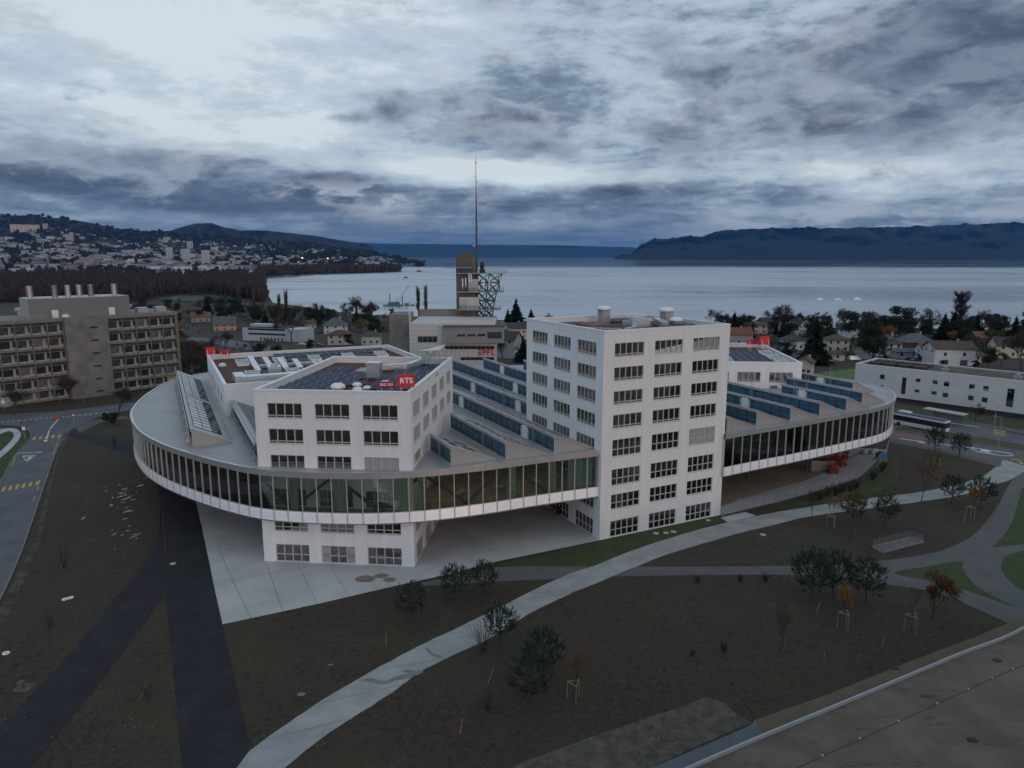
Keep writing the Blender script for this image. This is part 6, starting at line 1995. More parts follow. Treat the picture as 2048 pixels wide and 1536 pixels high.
bp = thing('rubble_bag', 'pale sacks heaped by the blue container under the hall', 'sack', at(1742, 908))
for i in range(4): b = MB(); b.lathe([(.1, 0), (.6, .1), (.65, .7), (.3, 1.0), (0, 1.02)], 9, (i * .9 - 1.5, (i % 2) * .8, 0)); b.build('sack', mat('pale sack', (.42, .41, .38), .9), bp)
b = MB(); b.lathe([(.25, 0), (.45, .3), (.35, 1.0), (.15, 1.1)], 9); o = b.build('planter', mat('terracotta', (.25, .09, .05), .9)); o.location = at(1102, 1022); tag(o, 'reddish sack against the tower wall under the hall', 'sack')
b = MB(); b.tube((0, 0, 0), (0, 0, 1.1), .35, .4, 10); b.tube((0, 0, 1.1), (0, 0, 1.2), .42, .42, 10); o = b.build('waste_bin', BLACK); o.location = at(1117, 1028); tag(o, 'black bin against the tower wall under the hall', 'bin')

# tables and chairs behind the glass of the hall
WOODT = mat('table top', (.40, .30, .20), .6); GREENC = mat('green chair', (.03, .20, .10), .6)
path = inset(LA, 4.2, False); pathB = inset(LB, 4.2, False)
TB = {}


def table(p, rz):
    if not TB:
        a = MB(); a.box((-1.0, -.45, .70), (1.0, .45, .75)); TB['t'] = a.mesh('tabletop', WOODT)
        a = MB(); a.tube((0, 0, 0), (0, 0, .7), .03, .03, 6); TB['l'] = a.mesh('leg', STEEL)
        a = MB(); a.box((-.22, -.22, .42), (.22, .22, .47)); TB['s'] = a.mesh('seat', GREENC)
        a = MB(); a.box((-.22, .2, .47), (.22, .24, .9)); TB['b'] = a.mesh('backrest', GREENC)
        a = MB(); a.tube((0, 0, 0), (0, 0, .42), .02, .02, 5); TB['c'] = a.mesh('leg', STEEL)
    o = thing('meeting_table', 'pale wooden table behind the curved glass front', 'table', (p.x, p.y, 7.9), rz, 'tables behind the curved glass front'); link('tabletop', TB['t'], o)
    for x in (-.9, .9):
        for y in (-.4, .4): link('leg', TB['l'], o, (x, y, 0))
    M = Matrix.Rotation(rz, 2)
    for x in (-.5, .5):
        for s in (-1, 1):
            q = p + M @ Vector((x, s * .75)); c = thing('green_chair', 'green chair pulled up to a table behind the glass front', 'chair', (q.x, q.y, 7.9), rz + (0 if s > 0 else math.pi), 'green chairs behind the curved glass front')
            link('seat', TB['s'], c); link('backrest', TB['b'], c)
            for a_ in (-.18, .18):
                for b_ in (-.18, .18): link('leg', TB['c'], c, (a_, b_, 0))


for j in (22, 26, 30, 34, len(path) - 21, len(path) - 17, len(path) - 14, len(path) - 11, len(path) - 8, len(path) - 5): table(path[j], rnd.uniform(0, 3))
for j in (3, 7, 11, 15, 19): table(pathB[j], rnd.uniform(0, 3))
# ---------------------------------------------------------------- houses between the building and the lake
RT = {n: mat(n, c, .85, col2=c2, scale=.6, detail=6) for n, c, c2 in (('brown tiles', (.065, .042, .034), (.11, .07, .055)), ('dark tiles', (.035, .034, .036), (.06, .058, .06)), ('slate roof', (.07, .085, .09), (.11, .125, .13)), ('red tiles', (.13, .05, .035), (.19, .085, .055)))}
WM = {n: mat(n, c, .9, var=.05, scale=.3) for n, c in (('white house wall', (.56, .57, .58)), ('cream house wall', (.50, .46, .38)), ('pink house wall', (.48, .30, .26)), ('mint house wall', (.42, .50, .47)), ('grey house wall', (.30, .31, .33)), ('timber house wall', (.07, .05, .045)))}
SHUT = mat('green shutter', (.03, .09, .07), .7)


def house(px, py, w, d, h, rz, roof, rh, wall, tiles, label, rows=2, cols=3, cat='house', name='house', chim=True, garage=False):
    loc = atg(px, py); o = thing(name, label, cat, (loc.x, loc.y, loc.z), R(rz))
    b = MB(); b.box((-w / 2, 0, -2.5), (w / 2, d, h))
    if roof == 'gable': # ridge along x
        for x in (-w / 2, w / 2): b.face([(x, 0, h), (x, d, h), (x, d / 2, h + rh)][::1 if x > 0 else -1])
    if roof == 'gabley':
        for y in (0, d): b.face([(-w / 2, y, h), (w / 2, y, h), (0, y, h + rh)][::1 if y == 0 else -1])
    b.build('wall', WM[wall], o)
    b = MB(); e = .6; t = .25
    if roof == 'gable':
        k = rh / (d / 2) * e
        for s in (0, 1):
            y0, y1 = (-e, d / 2) if s == 0 else (d + e, d / 2)
            q = [(-w / 2 - e, y0, h - k), (w / 2 + e, y0, h - k), (w / 2 + e, y1, h + rh), (-w / 2 - e, y1, h + rh)]
            b.face([(x, y, z + t) for x, y, z in (q if s == 0 else q[::-1])]); b.face([(x, y, z + .02) for x, y, z in (q[::-1] if s == 0 else q)])
            b.face([(q[0][0], y0, h - k + .02), (q[1][0], y0, h - k + .02), (q[1][0], y0, h - k + t), (q[0][0], y0, h - k + t)])
            for x in (-w / 2 - e, w / 2 + e): b.face([(x, y0, h - k + .02), (x, y1, h + rh + .02), (x, y1, h + rh + t), (x, y0, h - k + t)])
    elif roof == 'gabley':
        k = rh / (w / 2) * e
        for s in (-1, 1):
            q = [(s * (w / 2 + e), -e, h - k), (s * (w / 2 + e), d + e, h - k), (0, d + e, h + rh), (0, -e, h + rh)]
            b.face([(x, y, z + t) for x, y, z in q]); b.face([(x, y, z + .02) for x, y, z in q])
            for y in (-e, d + e): b.face([(s * (w / 2 + e), y, h - k + .02), (0, y, h + rh + .02), (0, y, h + rh + t), (s * (w / 2 + e), y, h - k + t)])
    elif roof == 'hip':
        i = min(w, d) * .5; x0, x1, y0, y1 = -w / 2 - e, w / 2 + e, -e, d + e
        rx = max(0, w / 2 - i * .95); ry = max(0, d / 2 - i * .95)
        A = [(x0, y0, h), (x1, y0, h), (x1, y1, h), (x0, y1, h)]; T = [(-rx, d / 2 - ry, h + rh), (rx, d / 2 - ry, h + rh), (rx, d / 2 + ry, h + rh), (-rx, d / 2 + ry, h + rh)]
        for k in range(4): b.face([A[k], A[(k + 1) % 4], T[(k + 1) % 4], T[k]])
        b.face(T); b.box((x0, y0, h - .15), (x1, y1, h - .003))
    else:
        b.box((-w / 2 - .3, -.3, h), (w / 2 + .3, d + .3, h + .4))
    rf = b.build('roof', RT[tiles], o)
    if chim: c = MB(); c.box((w * .18, d * .5, h + rh * .3), (w * .18 + .7, d * .5 + .7, h + rh + .9)); c.build('chimney', WM['grey house wall'], rf)
    for r_ in range(rows):
        z = 1.0 + 2.7 * r_
        if z + 1.3 > h: break
        for c_ in range(cols):
            x = -w / 2 + w * (c_ + .5) / cols + rnd.uniform(-.3, .3)
            b = MB()
            if garage and r_ == 0: b.box((x - 1.3, -.06, 0), (x + 1.3, .02, 2.1)); b.build('garage_door', SHUT, o)
            else: b.box((x - .5, -.05, z), (x + .5, .02, z + 1.25)); f = b.build('window', DGLASS, o); s = MB(); s.box((x - .6, -.12, z - .1), (x + .6, -.051, z - .01)); s.build('sill', WM['white house wall'], f)
    for s in (-1, 1):
        for k in range(max(1, int(d / 4))): b = MB(); y = d * (k + .5) / max(1, int(d / 4)); b.box((s * w / 2 - .04, y - .45, h - 1.7), (s * w / 2 + .04, y + .45, h - .5)); b.build('window', DGLASS, o)
    return o


h1 = house(1779, 712, 9.5, 9, 5.2, -8, 'hip', 3.6, 'white house wall', 'brown tiles', 'white house with a small green dormer on its brown hip roof')
k = MB(); k.box((-1.4, .8, 5.6), (1.4, 3, 7.2)); k.face([(-1.7, .6, 7.2), (1.7, .6, 7.2), (0, 2.8, 8.2)]); k.box((-1.1, .74, 5.9), (1.1, .8, 6.9)); k.build('dormer', SHUT, h1)
house(1908, 731, 14.5, 10, 6.4, -6, 'gable', 2.3, 'white house wall', 'brown tiles', 'wide white chalet with two green garage doors', 3, 2, garage=True)
house(1858, 721, 5.5, 7, 4.6, -6, 'gable', 2, 'white house wall', 'red tiles', 'small white wing with red roof left of the chalet', 1, 2)
house(1675, 704, 9.5, 9, 5.4, -12, 'hip', 2.4, 'cream house wall', 'brown tiles', 'cream house with brown hip roof beside the lane')
house(1675, 721, 5.2, 5, 2.6, -8, 'hip', 1.5, 'cream house wall', 'brown tiles', 'little cream garden shed with hip roof at the meadow corner', 1, 1, 'shed', 'shed', False)
house(1588, 700, 9.5, 9, 4.4, -10, 'hip', 2.8, 'white house wall', 'dark tiles', 'white house with a dark pyramid roof behind the white block')
house(1839, 703, 14, 11, 4.2, 0, 'hip', 3.6, 'timber house wall', 'slate roof', 'dark timber house with a broad slate hip roof', 1, 3)
house(1477, 690, 15, 10, 5.5, 4, 'gable', 3.0, 'grey house wall', 'red tiles', 'long red roofed house right behind the tower', 1, 3)
house(1512, 668, 14, 9, 5.2, -5, 'gable', 1.6, 'cream house wall', 'brown tiles', 'cream house with a flat brown roof near the lake')
house(1575, 671, 8.5, 8, 5.4, -10, 'gable', 2.2, 'pink house wall', 'brown tiles', 'pink house behind the umbrella pine')
house(1606, 667, 6.5, 9, 5.2, 25, 'gabley', 3.2, 'white house wall', 'dark tiles', 'narrow white gabled house by the lake trees')
house(1711, 676, 8, 9, 5.2, 40, 'gabley', 3.2, 'white house wall', 'dark tiles', 'pale gabled house half hidden by pines')
house(1542, 656, 12, 9, 4.2, 0, 'gable', 2.4, 'timber house wall', 'dark tiles', 'dark brown roofed house at the lake shore', 1, 3)
house(2024, 716, 12, 9, 5.2, -12, 'gable', 3.0, 'cream house wall', 'dark tiles', 'cream house with dark roof at the right edge')
house(1974, 692, 10, 9, 4.2, -5, 'gable', 2.6, 'timber house wall', 'red tiles', 'orange red roofed house between pines on the right')
house(1815, 717, 10, 6, 2.8, -8, 'gable', 1.0, 'grey house wall', 'slate roof', 'low grey garage behind the two parked cars', 1, 2, 'garage', 'garage', False)
house(1846, 719, 3.4, 4, 2.6, -8, 'gabley', 1.0, 'white house wall', 'slate roof', 'small white garage end beside the grey garage', 1, 1, 'garage', 'garage', False)
house(1606, 752, 5, 7, 4.6, -30, 'gabley', 1.6, 'cream house wall', 'brown tiles', 'cream house with brown roof between white block and meadow')
house(1955, 724, 4, 4, 2.4, 0, 'gable', 1.2, 'white house wall', 'brown tiles', 'tiny white shed right of the chalet', 1, 1, 'shed', 'shed', False)
house(450, 664, 13.5, 11, 5.0, 18, 'gable', 4.6, 'pink house wall', 'slate roof', 'pink house with a steep slate roof and skylights')
house(672, 668, 14.5, 12, 5.2, 14, 'hip', 4.6, 'white house wall', 'slate roof', 'white house with a big dark slate roof', 2, 3)
house(680, 690, 12, 9, 5.2, 10, 'hip', 2.2, 'cream house wall', 'brown tiles', 'cream house with a low brown hip roof near the institute')
house(742, 690, 9.5, 8, 4.6, 4, 'hip', 2.2, 'mint house wall', 'brown tiles', 'mint green house with dark hip roof beside the institute')
house(620, 658, 7, 8, 3.6, 10, 'gable', 2, 'cream house wall', 'brown tiles', 'small cream house among bare trees', 1, 2)
house(402, 645, 13, 9, 4.0, 20, 'gable', 3.2, 'grey house wall', 'red tiles', 'red brown roofed house among trees behind the laboratory')
house(1036, 679, 11, 9, 6.5, 20, 'gable', 2.8, 'cream house wall', 'dark tiles', 'cream house with dark roof right of the institute')
house(1036, 716, 6.5, 9, 8, 60, 'gabley', 3, 'grey house wall', 'dark tiles', 'pale grey gabled house between institute and tower')
house(1012, 703, 6, 8, 7, 60, 'gabley', 3, 'cream house wall', 'dark tiles', 'narrow pale gabled house right beside the institute letters')
# long pale office building on the left, bent ribbon windows
p0, p1 = atg(486, 681), atg(604, 684)
ob = thing('ribbon_building', 'pale two storey office building with dark ribbon windows and a white end', 'building', (p0.x, p0.y, p0.z), math.atan2(p1.y - p0.y, p1.x - p0.x)); L_ = (p1 - p0).length
b = MB(); b.box((0, 0, -2), (L_ * .74, 12, 7.6)); b.box((L_ * .76, -1.5, -2), (L_, 12, 7.4)); b.box((3, 3, 7.6), (L_ * .5, 9, 9.2)); b.build('wall', mat('pale blue cladding', (.44, .49, .53), .6, var=.06, scale=.3), ob)
for z in (3.6, 6.2): b = MB(); b.box((L_ * .1, -.06, z), (L_ * .73, .1, z + 1.0)); b.build('window_band', DGLASS, ob)
for i in range(7): b = MB(); b.box((L_ * (.3 + .06 * i), -.06, .6), (L_ * (.3 + .06 * i) + .8, .1, 2.2)); b.build('window', DGLASS, ob)
b = MB(); b.box((-.2, -.2, 7.61), (L_ * .75, 12.2, 7.9)); b.build('roof', RT['dark tiles'], ob)
# road on the left between the houses
for L1_, R1_ in (([(350, 664), (420, 672), (500, 687), (600, 703), (700, 714), (800, 722)], [(350, 676), (420, 687), (500, 701), (600, 716), (700, 728), (800, 738)]),):
    P = [atg(*p) for p in strip(L1_, R1_, 4)]; mb = MB(); mb.prism([(p.x, p.y) for p in P], .1, .1, True, False, False); o = struct('road', mb, ROADMAT)
    for v in o.data.vertices: v.co.z = gz(v.co.y) + .12
for L1_, R1_ in (([(1690, 650), (1716, 690), (1740, 712), (1800, 722), (1900, 737), (2060, 757)], [(1682, 655), (1700, 690), (1722, 718), (1790, 728), (1890, 743), (2060, 766)]),):
    P = [atg(*p) for p in strip(L1_, R1_, 4)]; mb = MB(); mb.prism([(p.x, p.y) for p in P], .1, .1, True, False, False); o = struct('road', mb, GRAVELPATH)
    for v in o.data.vertices: v.co.z = gz(v.co.y) + .2

# ---------------------------------------------------------------- trees by the lake: kind, px, py of the foot, metres high, label
FT = [
    ('fir', 1032, 655, 18, 'tall dark fir between the radio tower and the tower block'), ('fir', 1016, 668, 14, 'dark fir left of the tallest one beside the radio tower'), ('fir', 1062, 662, 13, 'dark fir close to the tower block edge'), ('fir', 1046, 724, 9, 'dark fir before the grey gabled house'),
    ('poplar', 837, 634, 22, 'columnar bare poplar by the lake, broader left one'), ('poplar', 852, 634, 23, 'columnar bare poplar by the lake, slim right one'), ('poplar', 560, 640, 18, 'bare poplar at the bay, thin left one'), ('poplar', 574, 641, 21, 'bare poplar at the bay, taller right one'),
    ('bare', 1100, 655, 9, 'bare tree peeping over the tower roof edge'), ('ever', 1206, 655, 9, 'dark round tree over the tower roof'), ('bare', 1436, 662, 13, 'bare tree just right of the tower roof'), ('fir', 1467, 668, 14, 'dark conifer just right of the tower'),
    ('bare', 1565, 664, 18, 'tall bare birch left of the umbrella pine'), ('bare', 1592, 662, 12, 'bare tree right of the tall birch'), ('umbrella', 1578, 690, 11, 'umbrella pine before the pink house'), ('ever', 1628, 682, 15, 'dark evergreen right of the pale gabled house'),
    ('ever', 1650, 680, 12, 'dark evergreen left of the lane'), ('bare', 1645, 664, 13, 'bare tree behind the dark evergreens'), ('fir', 1628, 728, 17, 'big spreading dark conifer left of the cream house'), ('ever', 1700, 676, 16, 'dark evergreen by the pale gabled house'),
    ('bare', 1688, 662, 15, 'bare tree at the head of the lane'), ('barewide', 1740, 670, 16, 'wide bare birch left of the great dark pine'), ('ever', 1745, 722, 16, 'dense dark yew beside the lane'), ('orangebig', 1778, 692, 11, 'orange brown tree behind the dormer house'),
    ('ever', 1800, 676, 20, 'great round dark pine, tallest of the lakeside crowns'), ('ever', 1776, 674, 14, 'dark crown left of the great pine'), ('barewide', 1850, 672, 18, 'wide bare beech right of the great pine'), ('fir', 1886, 680, 15, 'slim dark fir left of the poplar'),
    ('fir', 1905, 682, 17, 'broad dark fir before the poplar'), ('poplar', 1916, 668, 26, 'tall fan shaped bare poplar above all the trees'), ('ever', 1930, 688, 14, 'dark evergreen right below the poplar'), ('fir', 1950, 684, 15, 'dark conifer right of the poplar'),
    ('bare', 1965, 672, 15, 'bare tree between two conifers on the right'), ('ever', 1990, 690, 14, 'dark round evergreen near the right edge'), ('fir', 2026, 694, 15, 'slim dark fir near the right edge'), ('olive', 1985, 704, 11, 'yellow green tree near the red roof'),
    ('ever', 1975, 736, 8, 'dark clipped evergreen right of the chalet'), ('orangebig', 1900, 694, 8, 'yellow orange tree behind the chalet'), ('olive', 1940, 700, 8, 'small olive tree behind the chalet'), ('bare', 2042, 740, 14, 'big bare tree at the right edge'),
    ('ever', 1617, 745, 7, 'dark round bush at the meadow edge'), ('ever', 1573, 720, 8, 'dark bush behind the red signs'), ('olive', 1710, 702, 7, 'greenish shrub beside the lane'), ('olive', 1500, 672, 9, 'yellowish tree before the cream flat roofed house'),
    ('barewide', 583, 686, 16, 'large spreading bare plane tree before the pale office building'), ('barewide', 560, 650, 14, 'bare brown tree behind the pale office building'), ('barewide', 600, 652, 15, 'broad bare tree right of the pale office building'), ('barewide', 628, 648, 15, 'bare pale brown tree at the bay'),
    ('barewide', 540, 648, 13, 'bare brown tree left of the pale office'), ('ever', 512, 648, 13, 'dark green tree above the pale office building'), ('fir', 415, 628, 13, 'dark cedar left of the green clump'), ('ever', 440, 632, 14, 'dark green clump behind the pink house'), ('ever', 470, 632, 14, 'dark green tree right of the cedar clump'),
    ('ever', 660, 648, 11, 'round dark green tree at the bay'), ('ever', 632, 652, 10, 'small dark green tree at the bay'), ('barewide', 690, 648, 15, 'brown bare tree by the shore'), ('bare', 715, 646, 17, 'tall grey bare tree by the shore'), ('bare', 738, 648, 15, 'grey bare tree left of the concrete shaft'),
    ('ever', 748, 672, 12, 'dark tree beside the concrete stair shaft'), ('orangebig', 720, 662, 8, 'rust coloured small tree beside the dark one'), ('ever', 698, 692, 6, 'clipped green bush before the cream house'), ('olive', 722, 668, 6, 'yellowish bush behind the cream house'), ('ever', 784, 632, 6, 'dark bush by the crane barge shore'),
    ('barewide', 370, 735, 10, 'bare brown thicket tree right of the laboratory'), ('barewide', 392, 742, 11, 'bare brown thicket tree behind the red sign'), ('barewide', 430, 715, 9, 'bare thicket tree beside the road'), ('bare', 450, 700, 8, 'small bare street tree on the road verge'), ('barewide', 360, 700, 10, 'bare thicket behind the laboratory end'),
    ('ever', 520, 722, 7, 'dark bush below the road'), ('barewide', 490, 722, 8, 'bare bush below the road'), ('ever', 555, 722, 6, 'dark bush right of the bare one below the road'), ('ever', 335, 650, 9, 'dark tree behind the laboratory roof end'), ('olive', 1004, 716, 7, 'greenish bush beside the institute letters'),
    ('barewide', 500, 672, 7, 'low bare hedge tree before the pale office'), ('ever', 620, 700, 5, 'low dark hedge bush by the silver car'), ('ever', 1838, 722, 3, 'clipped hedge bush behind the garage'), ('ever', 1770, 724, 3.2, 'clipped hedge bush below the dormer house'), ('ever', 1885, 736, 3, 'bush before the chalet'),
    ('ever', 2060, 700, 15, 'dark evergreen cut by the right edge'), ('barewide', 1530, 650, 12, 'bare tree behind the lake shore house'), ('barewide', 1420, 650, 12, 'bare tree half behind the tower roof'), ('ever', 1655, 700, 10, 'dark evergreen behind the cream house'), ('ever', 1725, 700, 9, 'evergreen right of the lane'),
    ('barewide', 300, 640, 12, 'bare tree above the laboratory roof'), ('olive', 2000, 735, 6, 'olive hedge bush by the fence on the right'), ('ever', 1950, 738, 3.5, 'round bush beside the tiny shed'),
]
HGT = dict(fir=16, ever=10.5, umbrella=10.2, bare=11.5, barewide=11.5, oak=11.5, olive=11.5, orangebig=11.5, poplar=20)
for kind, px, py, h, lab in FT:
    s = (1.08 if px > 1400 else 1.18) * h / HGT[kind]
    tree(kind, atg(px, py) - Vector((0, 0, .1)), s, lab, 'trees between the building and the lake', sz=s * (1 if kind != 'poplar' or 'fan' not in lab else .95))
    if kind == 'fir' or 'fan' in lab: tr_ = COL.objects[-1].parent; f_ = 1.4 if kind == 'fir' else 2.6; tr_.scale = (s * f_, s * f_, s)
FILL = {'ever': ('dark evergreen in the dense lakeside tree belt', 'dark evergreens of the lakeside belt'), 'barewide': ('leafless tree in the dense lakeside tree belt', 'leafless trees of the lakeside belt'), 'fir': ('small dark conifer in the dense lakeside tree belt', 'small conifers of the lakeside belt')}
fg = random.Random(11)
for k in range(95):
    kind = fg.choice(('ever', 'ever', 'barewide', 'barewide', 'fir'))
    px = fg.uniform(1440, 2080) if k < 60 else fg.uniform(520, 790)
    py = fg.uniform(655, 676) if k < 60 else fg.uniform(636, 652)
    if k >= 82: px, py = fg.uniform(505, 530), fg.uniform(575, 606); kind = 'barewide'
    tree(kind, atg(px, py), fg.uniform(8, 14) / HGT[kind], *FILL[kind])
for k in range(54):
    kind = fg.choice(('ever', 'barewide', 'barewide'))
    tree(kind, atg(fg.uniform(250, 525), fg.uniform(608, 650)), fg.uniform(.65, 1.15), 'tree of the mixed dark and leafless belt behind the laboratory', 'mixed tree belt behind the laboratory')
for k in range(16): tree('barewide', atg(fg.uniform(355, 440), fg.uniform(712, 765)), fg.uniform(.5, .85), 'leafless thicket tree between the laboratory and the hall', 'leafless thicket between laboratory and hall')
# hedges and tree mass under the named trees, low ground cover
mb = MB()
rg = random.Random(3)
for _ in range(760):
    px = rg.choice((rg.uniform(1440, 2080), rg.uniform(340, 800), rg.uniform(1440, 2080))); py = rg.uniform(650, 714) if px > 1000 else rg.uniform(632, 668)
    if px > 1000 and 1700 < px < 1830 and py > 705: continue
    if _ < 90: px, py = rg.uniform(350, 450), rg.uniform(700, 760)
    p = atg(px, py); r_ = rg.uniform(1.2, 3.0)
    for _ in range(26): leafq(mb, p + Vector((rg.gauss(0, r_), rg.gauss(0, r_), abs(rg.gauss(0, r_ * .5)))), rg.uniform(.5, 1.1), rg)
tag(mb.build('undergrowth', EVER), 'dark hedges and undergrowth between the lakeside gardens', 'undergrowth', None, 'stuff')

# ---------------------------------------------------------------- bare wood on the left and along the bay: a far mass
WOODM = mat('leafless wood', (.052, .040, .035), .95, col2=(.078, .062, .053), scale=.02, detail=6, spec=.1)
mb = MB()


def tuft(p, h, w):
    n = 9
    for k in range(n):
        a = rg.uniform(0, 6.28); r_ = w * rg.uniform(.1, 1); t = Vector((p.x + r_ * math.cos(a), p.y + r_ * math.sin(a), p.z + h * rg.uniform(.55, 1.0) * (1 - .35 * (r_ / w) ** 2)))
        s = Vector((math.cos(a + 1.57), math.sin(a + 1.57), 0)) * w * rg.uniform(.12, .3)
        b0 = Vector((p.x + r_ * .5 * math.cos(a), p.y + r_ * .5 * math.sin(a), p.z + h * .15))
        mb.face([b0 - s * .5, b0 + s * .5, t + s, t - s])
        mb.face([t + s, t - s, t + Vector((rg.uniform(-1, 1), 0, h * .12))])


for _ in range(3600):
    px = rg.uniform(-120, 522); py = 549 + 56 * rg.random() ** .8
    if py > lerp_table([(-120, 600), (0, 606), (250, 612), (330, 592), (420, 590), (470, 600), (522, 602)], px): continue
    p = at(px, py, -8); tuft(p, rg.uniform(13, 21), rg.uniform(4, 7))
for _ in range(260):
    px = rg.uniform(508, 531); py = rg.uniform(552, 606); p = at(px, py, -8.5); tuft(p, rg.uniform(11, 18), rg.uniform(4, 6))
for _ in range(1900):
    px = rg.uniform(515, 800); b_, t_ = hill_base(px), 537 if px < 700 else lerp_table([(700, 537), (800, 541)], px)
    py = b_ + (t_ - b_) * rg.random() ** 1.5; p = deep(px, py, hill_Y(px, py)); tuft(p, rg.uniform(16, 26), rg.uniform(7, 13))
tag(mb.build('bare_wood', WOODM), 'leafless brown wood along the bay below the town', 'wood', None, 'stuff')
mb = MB()
for _ in range(2600):
    px = rg.uniform(-150, 860); b_, t_ = hill_base(px), lerp_table(HILL_SKY, px); k = rg.random()
    if b_ - t_ < 5: continue
    py = b_ + (t_ - b_) * k
    if noise.noise((px / 60, py / 11, 2)) < -.12 and k < .85: continue
    p = deep(px, py, hill_Y(px, py)); tuft(p, rg.uniform(12, 24) * (1 + .6 * k), rg.uniform(12, 24) * (1 + k))
tag(mb.build('hillside_wood', mat('dark hillside trees', (.022, .024, .018), .95, col2=(.045, .04, .03), scale=.01, spec=.1)), 'dark trees between the houses of the far town', 'wood', None, 'stuff')
# pitch with lamp masts by the wood
P = [at(px, py, -8) for px, py in ((330, 603), (350, 592), (500, 590), (520, 600), (470, 606))]; mb = MB(); mb.prism([(p.x, p.y) for p in P], -7.4, -7.4, True, False, False); struct('sports_field', mb, mat('pitch turf', (.05, .075, .035), .95, var=.2, scale=.02))

# ---------------------------------------------------------------- the town on the hillside
TW = [mat('town wall %d' % i, tuple(x * q_ for x, q_ in zip(c, (.95, 1.02, 1.1))), .9, var=.08, scale=.05) for i, c in enumerate(((.50, .50, .52), (.42, .40, .38), (.34, .35, .38), (.46, .40, .34), (.26, .27, .29)))]
TR = [RT['brown tiles'], RT['dark tiles'], RT['red tiles'], GREYC]
PROT = []
for i in range(10):
    b = MB(); kind = i % 5; w_, d_, h_ = [(12, 10, 7), (20, 12, 10), (34, 14, 14), (48, 15, 20), (16, 12, 8)][kind]
    b.mat = 0; b.box((-w_ / 2, 0, -8), (w_ / 2, d_, h_))
    b.mat = 2
    for z in range(2, int(h_) - 1, 4): b.box((-w_ / 2 + 1, -.12, z), (w_ / 2 - 1, -.02, z + 1.4))
    b.mat = 1
    if kind in (0, 1, 4):
        b.face([(-w_ / 2 - 1, -1, h_), (w_ / 2 + 1, -1, h_), (w_ / 2, d_ / 2, h_ + 4), (-w_ / 2, d_ / 2, h_ + 4)]); b.face([(w_ / 2 + 1, d_ + 1, h_), (-w_ / 2 - 1, d_ + 1, h_), (-w_ / 2, d_ / 2, h_ + 4), (w_ / 2, d_ / 2, h_ + 4)])
        for s in (-1, 1): b.face([(s * w_ / 2, 0, h_), (s * w_ / 2, d_, h_), (s * w_ / 2, d_ / 2, h_ + 4)])
    else: b.box((-w_ / 2 - .2, -.2, h_), (w_ / 2 + .2, d_ + .2, h_ + .8))
    PROT.append((kind, b))
TM = []
for i, (kind, b) in enumerate(PROT):
    for wi in range(5): TM.append((kind, b.mesh(['town_house', 'town_house', 'apartment_block', 'apartment_block', 'town_house'][kind], [TW[wi], TR[(i + wi) % 4], DGLASS])))
rest_ = MB(); n_ind = 0; spots = []
for _ in range(7000):
    u = rg.random(); px = rg.uniform(-130, 400) if u < .55 else rg.uniform(400, 800)
    b_, t_ = hill_base(px), lerp_table(HILL_SKY, px)
    if b_ - t_ < 6: continue
    k = rg.uniform(.07, .80) if px < 300 else rg.uniform(.06, .86)
    dens = noise.noise((px / 60, (b_ + (t_ - b_) * k) / 11, 2))
    if dens > .22 and rg.random() < .85: continue
    if k > .6 and rg.random() < .5: continue
    spots.append((px, k))
spots = spots[:1450]
order = sorted(range(len(spots)), key=lambda i: spots[i][1] * 1.0 + rg.random() * .5)
LBL = {0: ('pale small house with pitched roof on the far hillside', 'small houses of the hillside town', 'house'), 1: ('pale two storey house with pitched roof on the far hillside', 'larger houses of the hillside town', 'house'),
       2: ('flat roofed apartment block of the far hillside town', 'apartment blocks of the hillside town', 'apartment block'), 3: ('long tall apartment block of the far hillside town', 'long apartment blocks of the hillside town', 'apartment block'),
       4: ('pale house with pitched roof low on the far hillside', 'houses on the lower hillside of the town', 'house')}
for q, i in enumerate(order):
    px, k = spots[i]; b_, t_ = hill_base(px), lerp_table(HILL_SKY, px); py = b_ + (t_ - b_) * k
    p = deep(px, py, hill_Y(px, py)); kind, me = rg.choice(TM)
    if k > .5 and kind in (2, 3) and rg.random() < .6: kind, me = rg.choice([t for t in TM if t[0] in (0, 1)])
    if px > 560 and kind == 3: continue
    rz = rg.uniform(-.6, .6) - math.atan2(p.x, p.y); s = rg.uniform(.8, 1.25)
    if q < 285:
        o = link('apartment_block' if kind in (2, 3) else 'town_house', me, None, p, rz); o.scale = (s, s, s); l, g_, c_ = LBL[kind]; tag(o, l, c_, g_)
    else:
        w_, d_, h_ = [(12, 10, 7), (20, 12, 10), (30, 14, 13), (38, 15, 17), (16, 12, 8)][kind]; s *= 1.1
        M = Matrix.Translation(p) @ Matrix.Rotation(rz, 4, 'Z'); rest_.mat = rg.choice((0, 0, 1, 2, 3)); rest_.box((-w_ * s / 2, 0, -8), (w_ * s / 2, d_ * s, h_ * s), M); rest_.mat = rg.choice((4, 5, 5)); rest_.box((-w_ * s / 2 - .6, -.6, h_ * s), (w_ * s / 2 + .6, d_ * s + .6, h_ * s + 1.5), M)
tag(rest_.build('town_buildings', [TW[0], TW[1], TW[3], TW[4], RT['brown tiles'], GREYC]), 'countless small pale buildings higher up the hillside town', 'buildings', None, 'stuff')


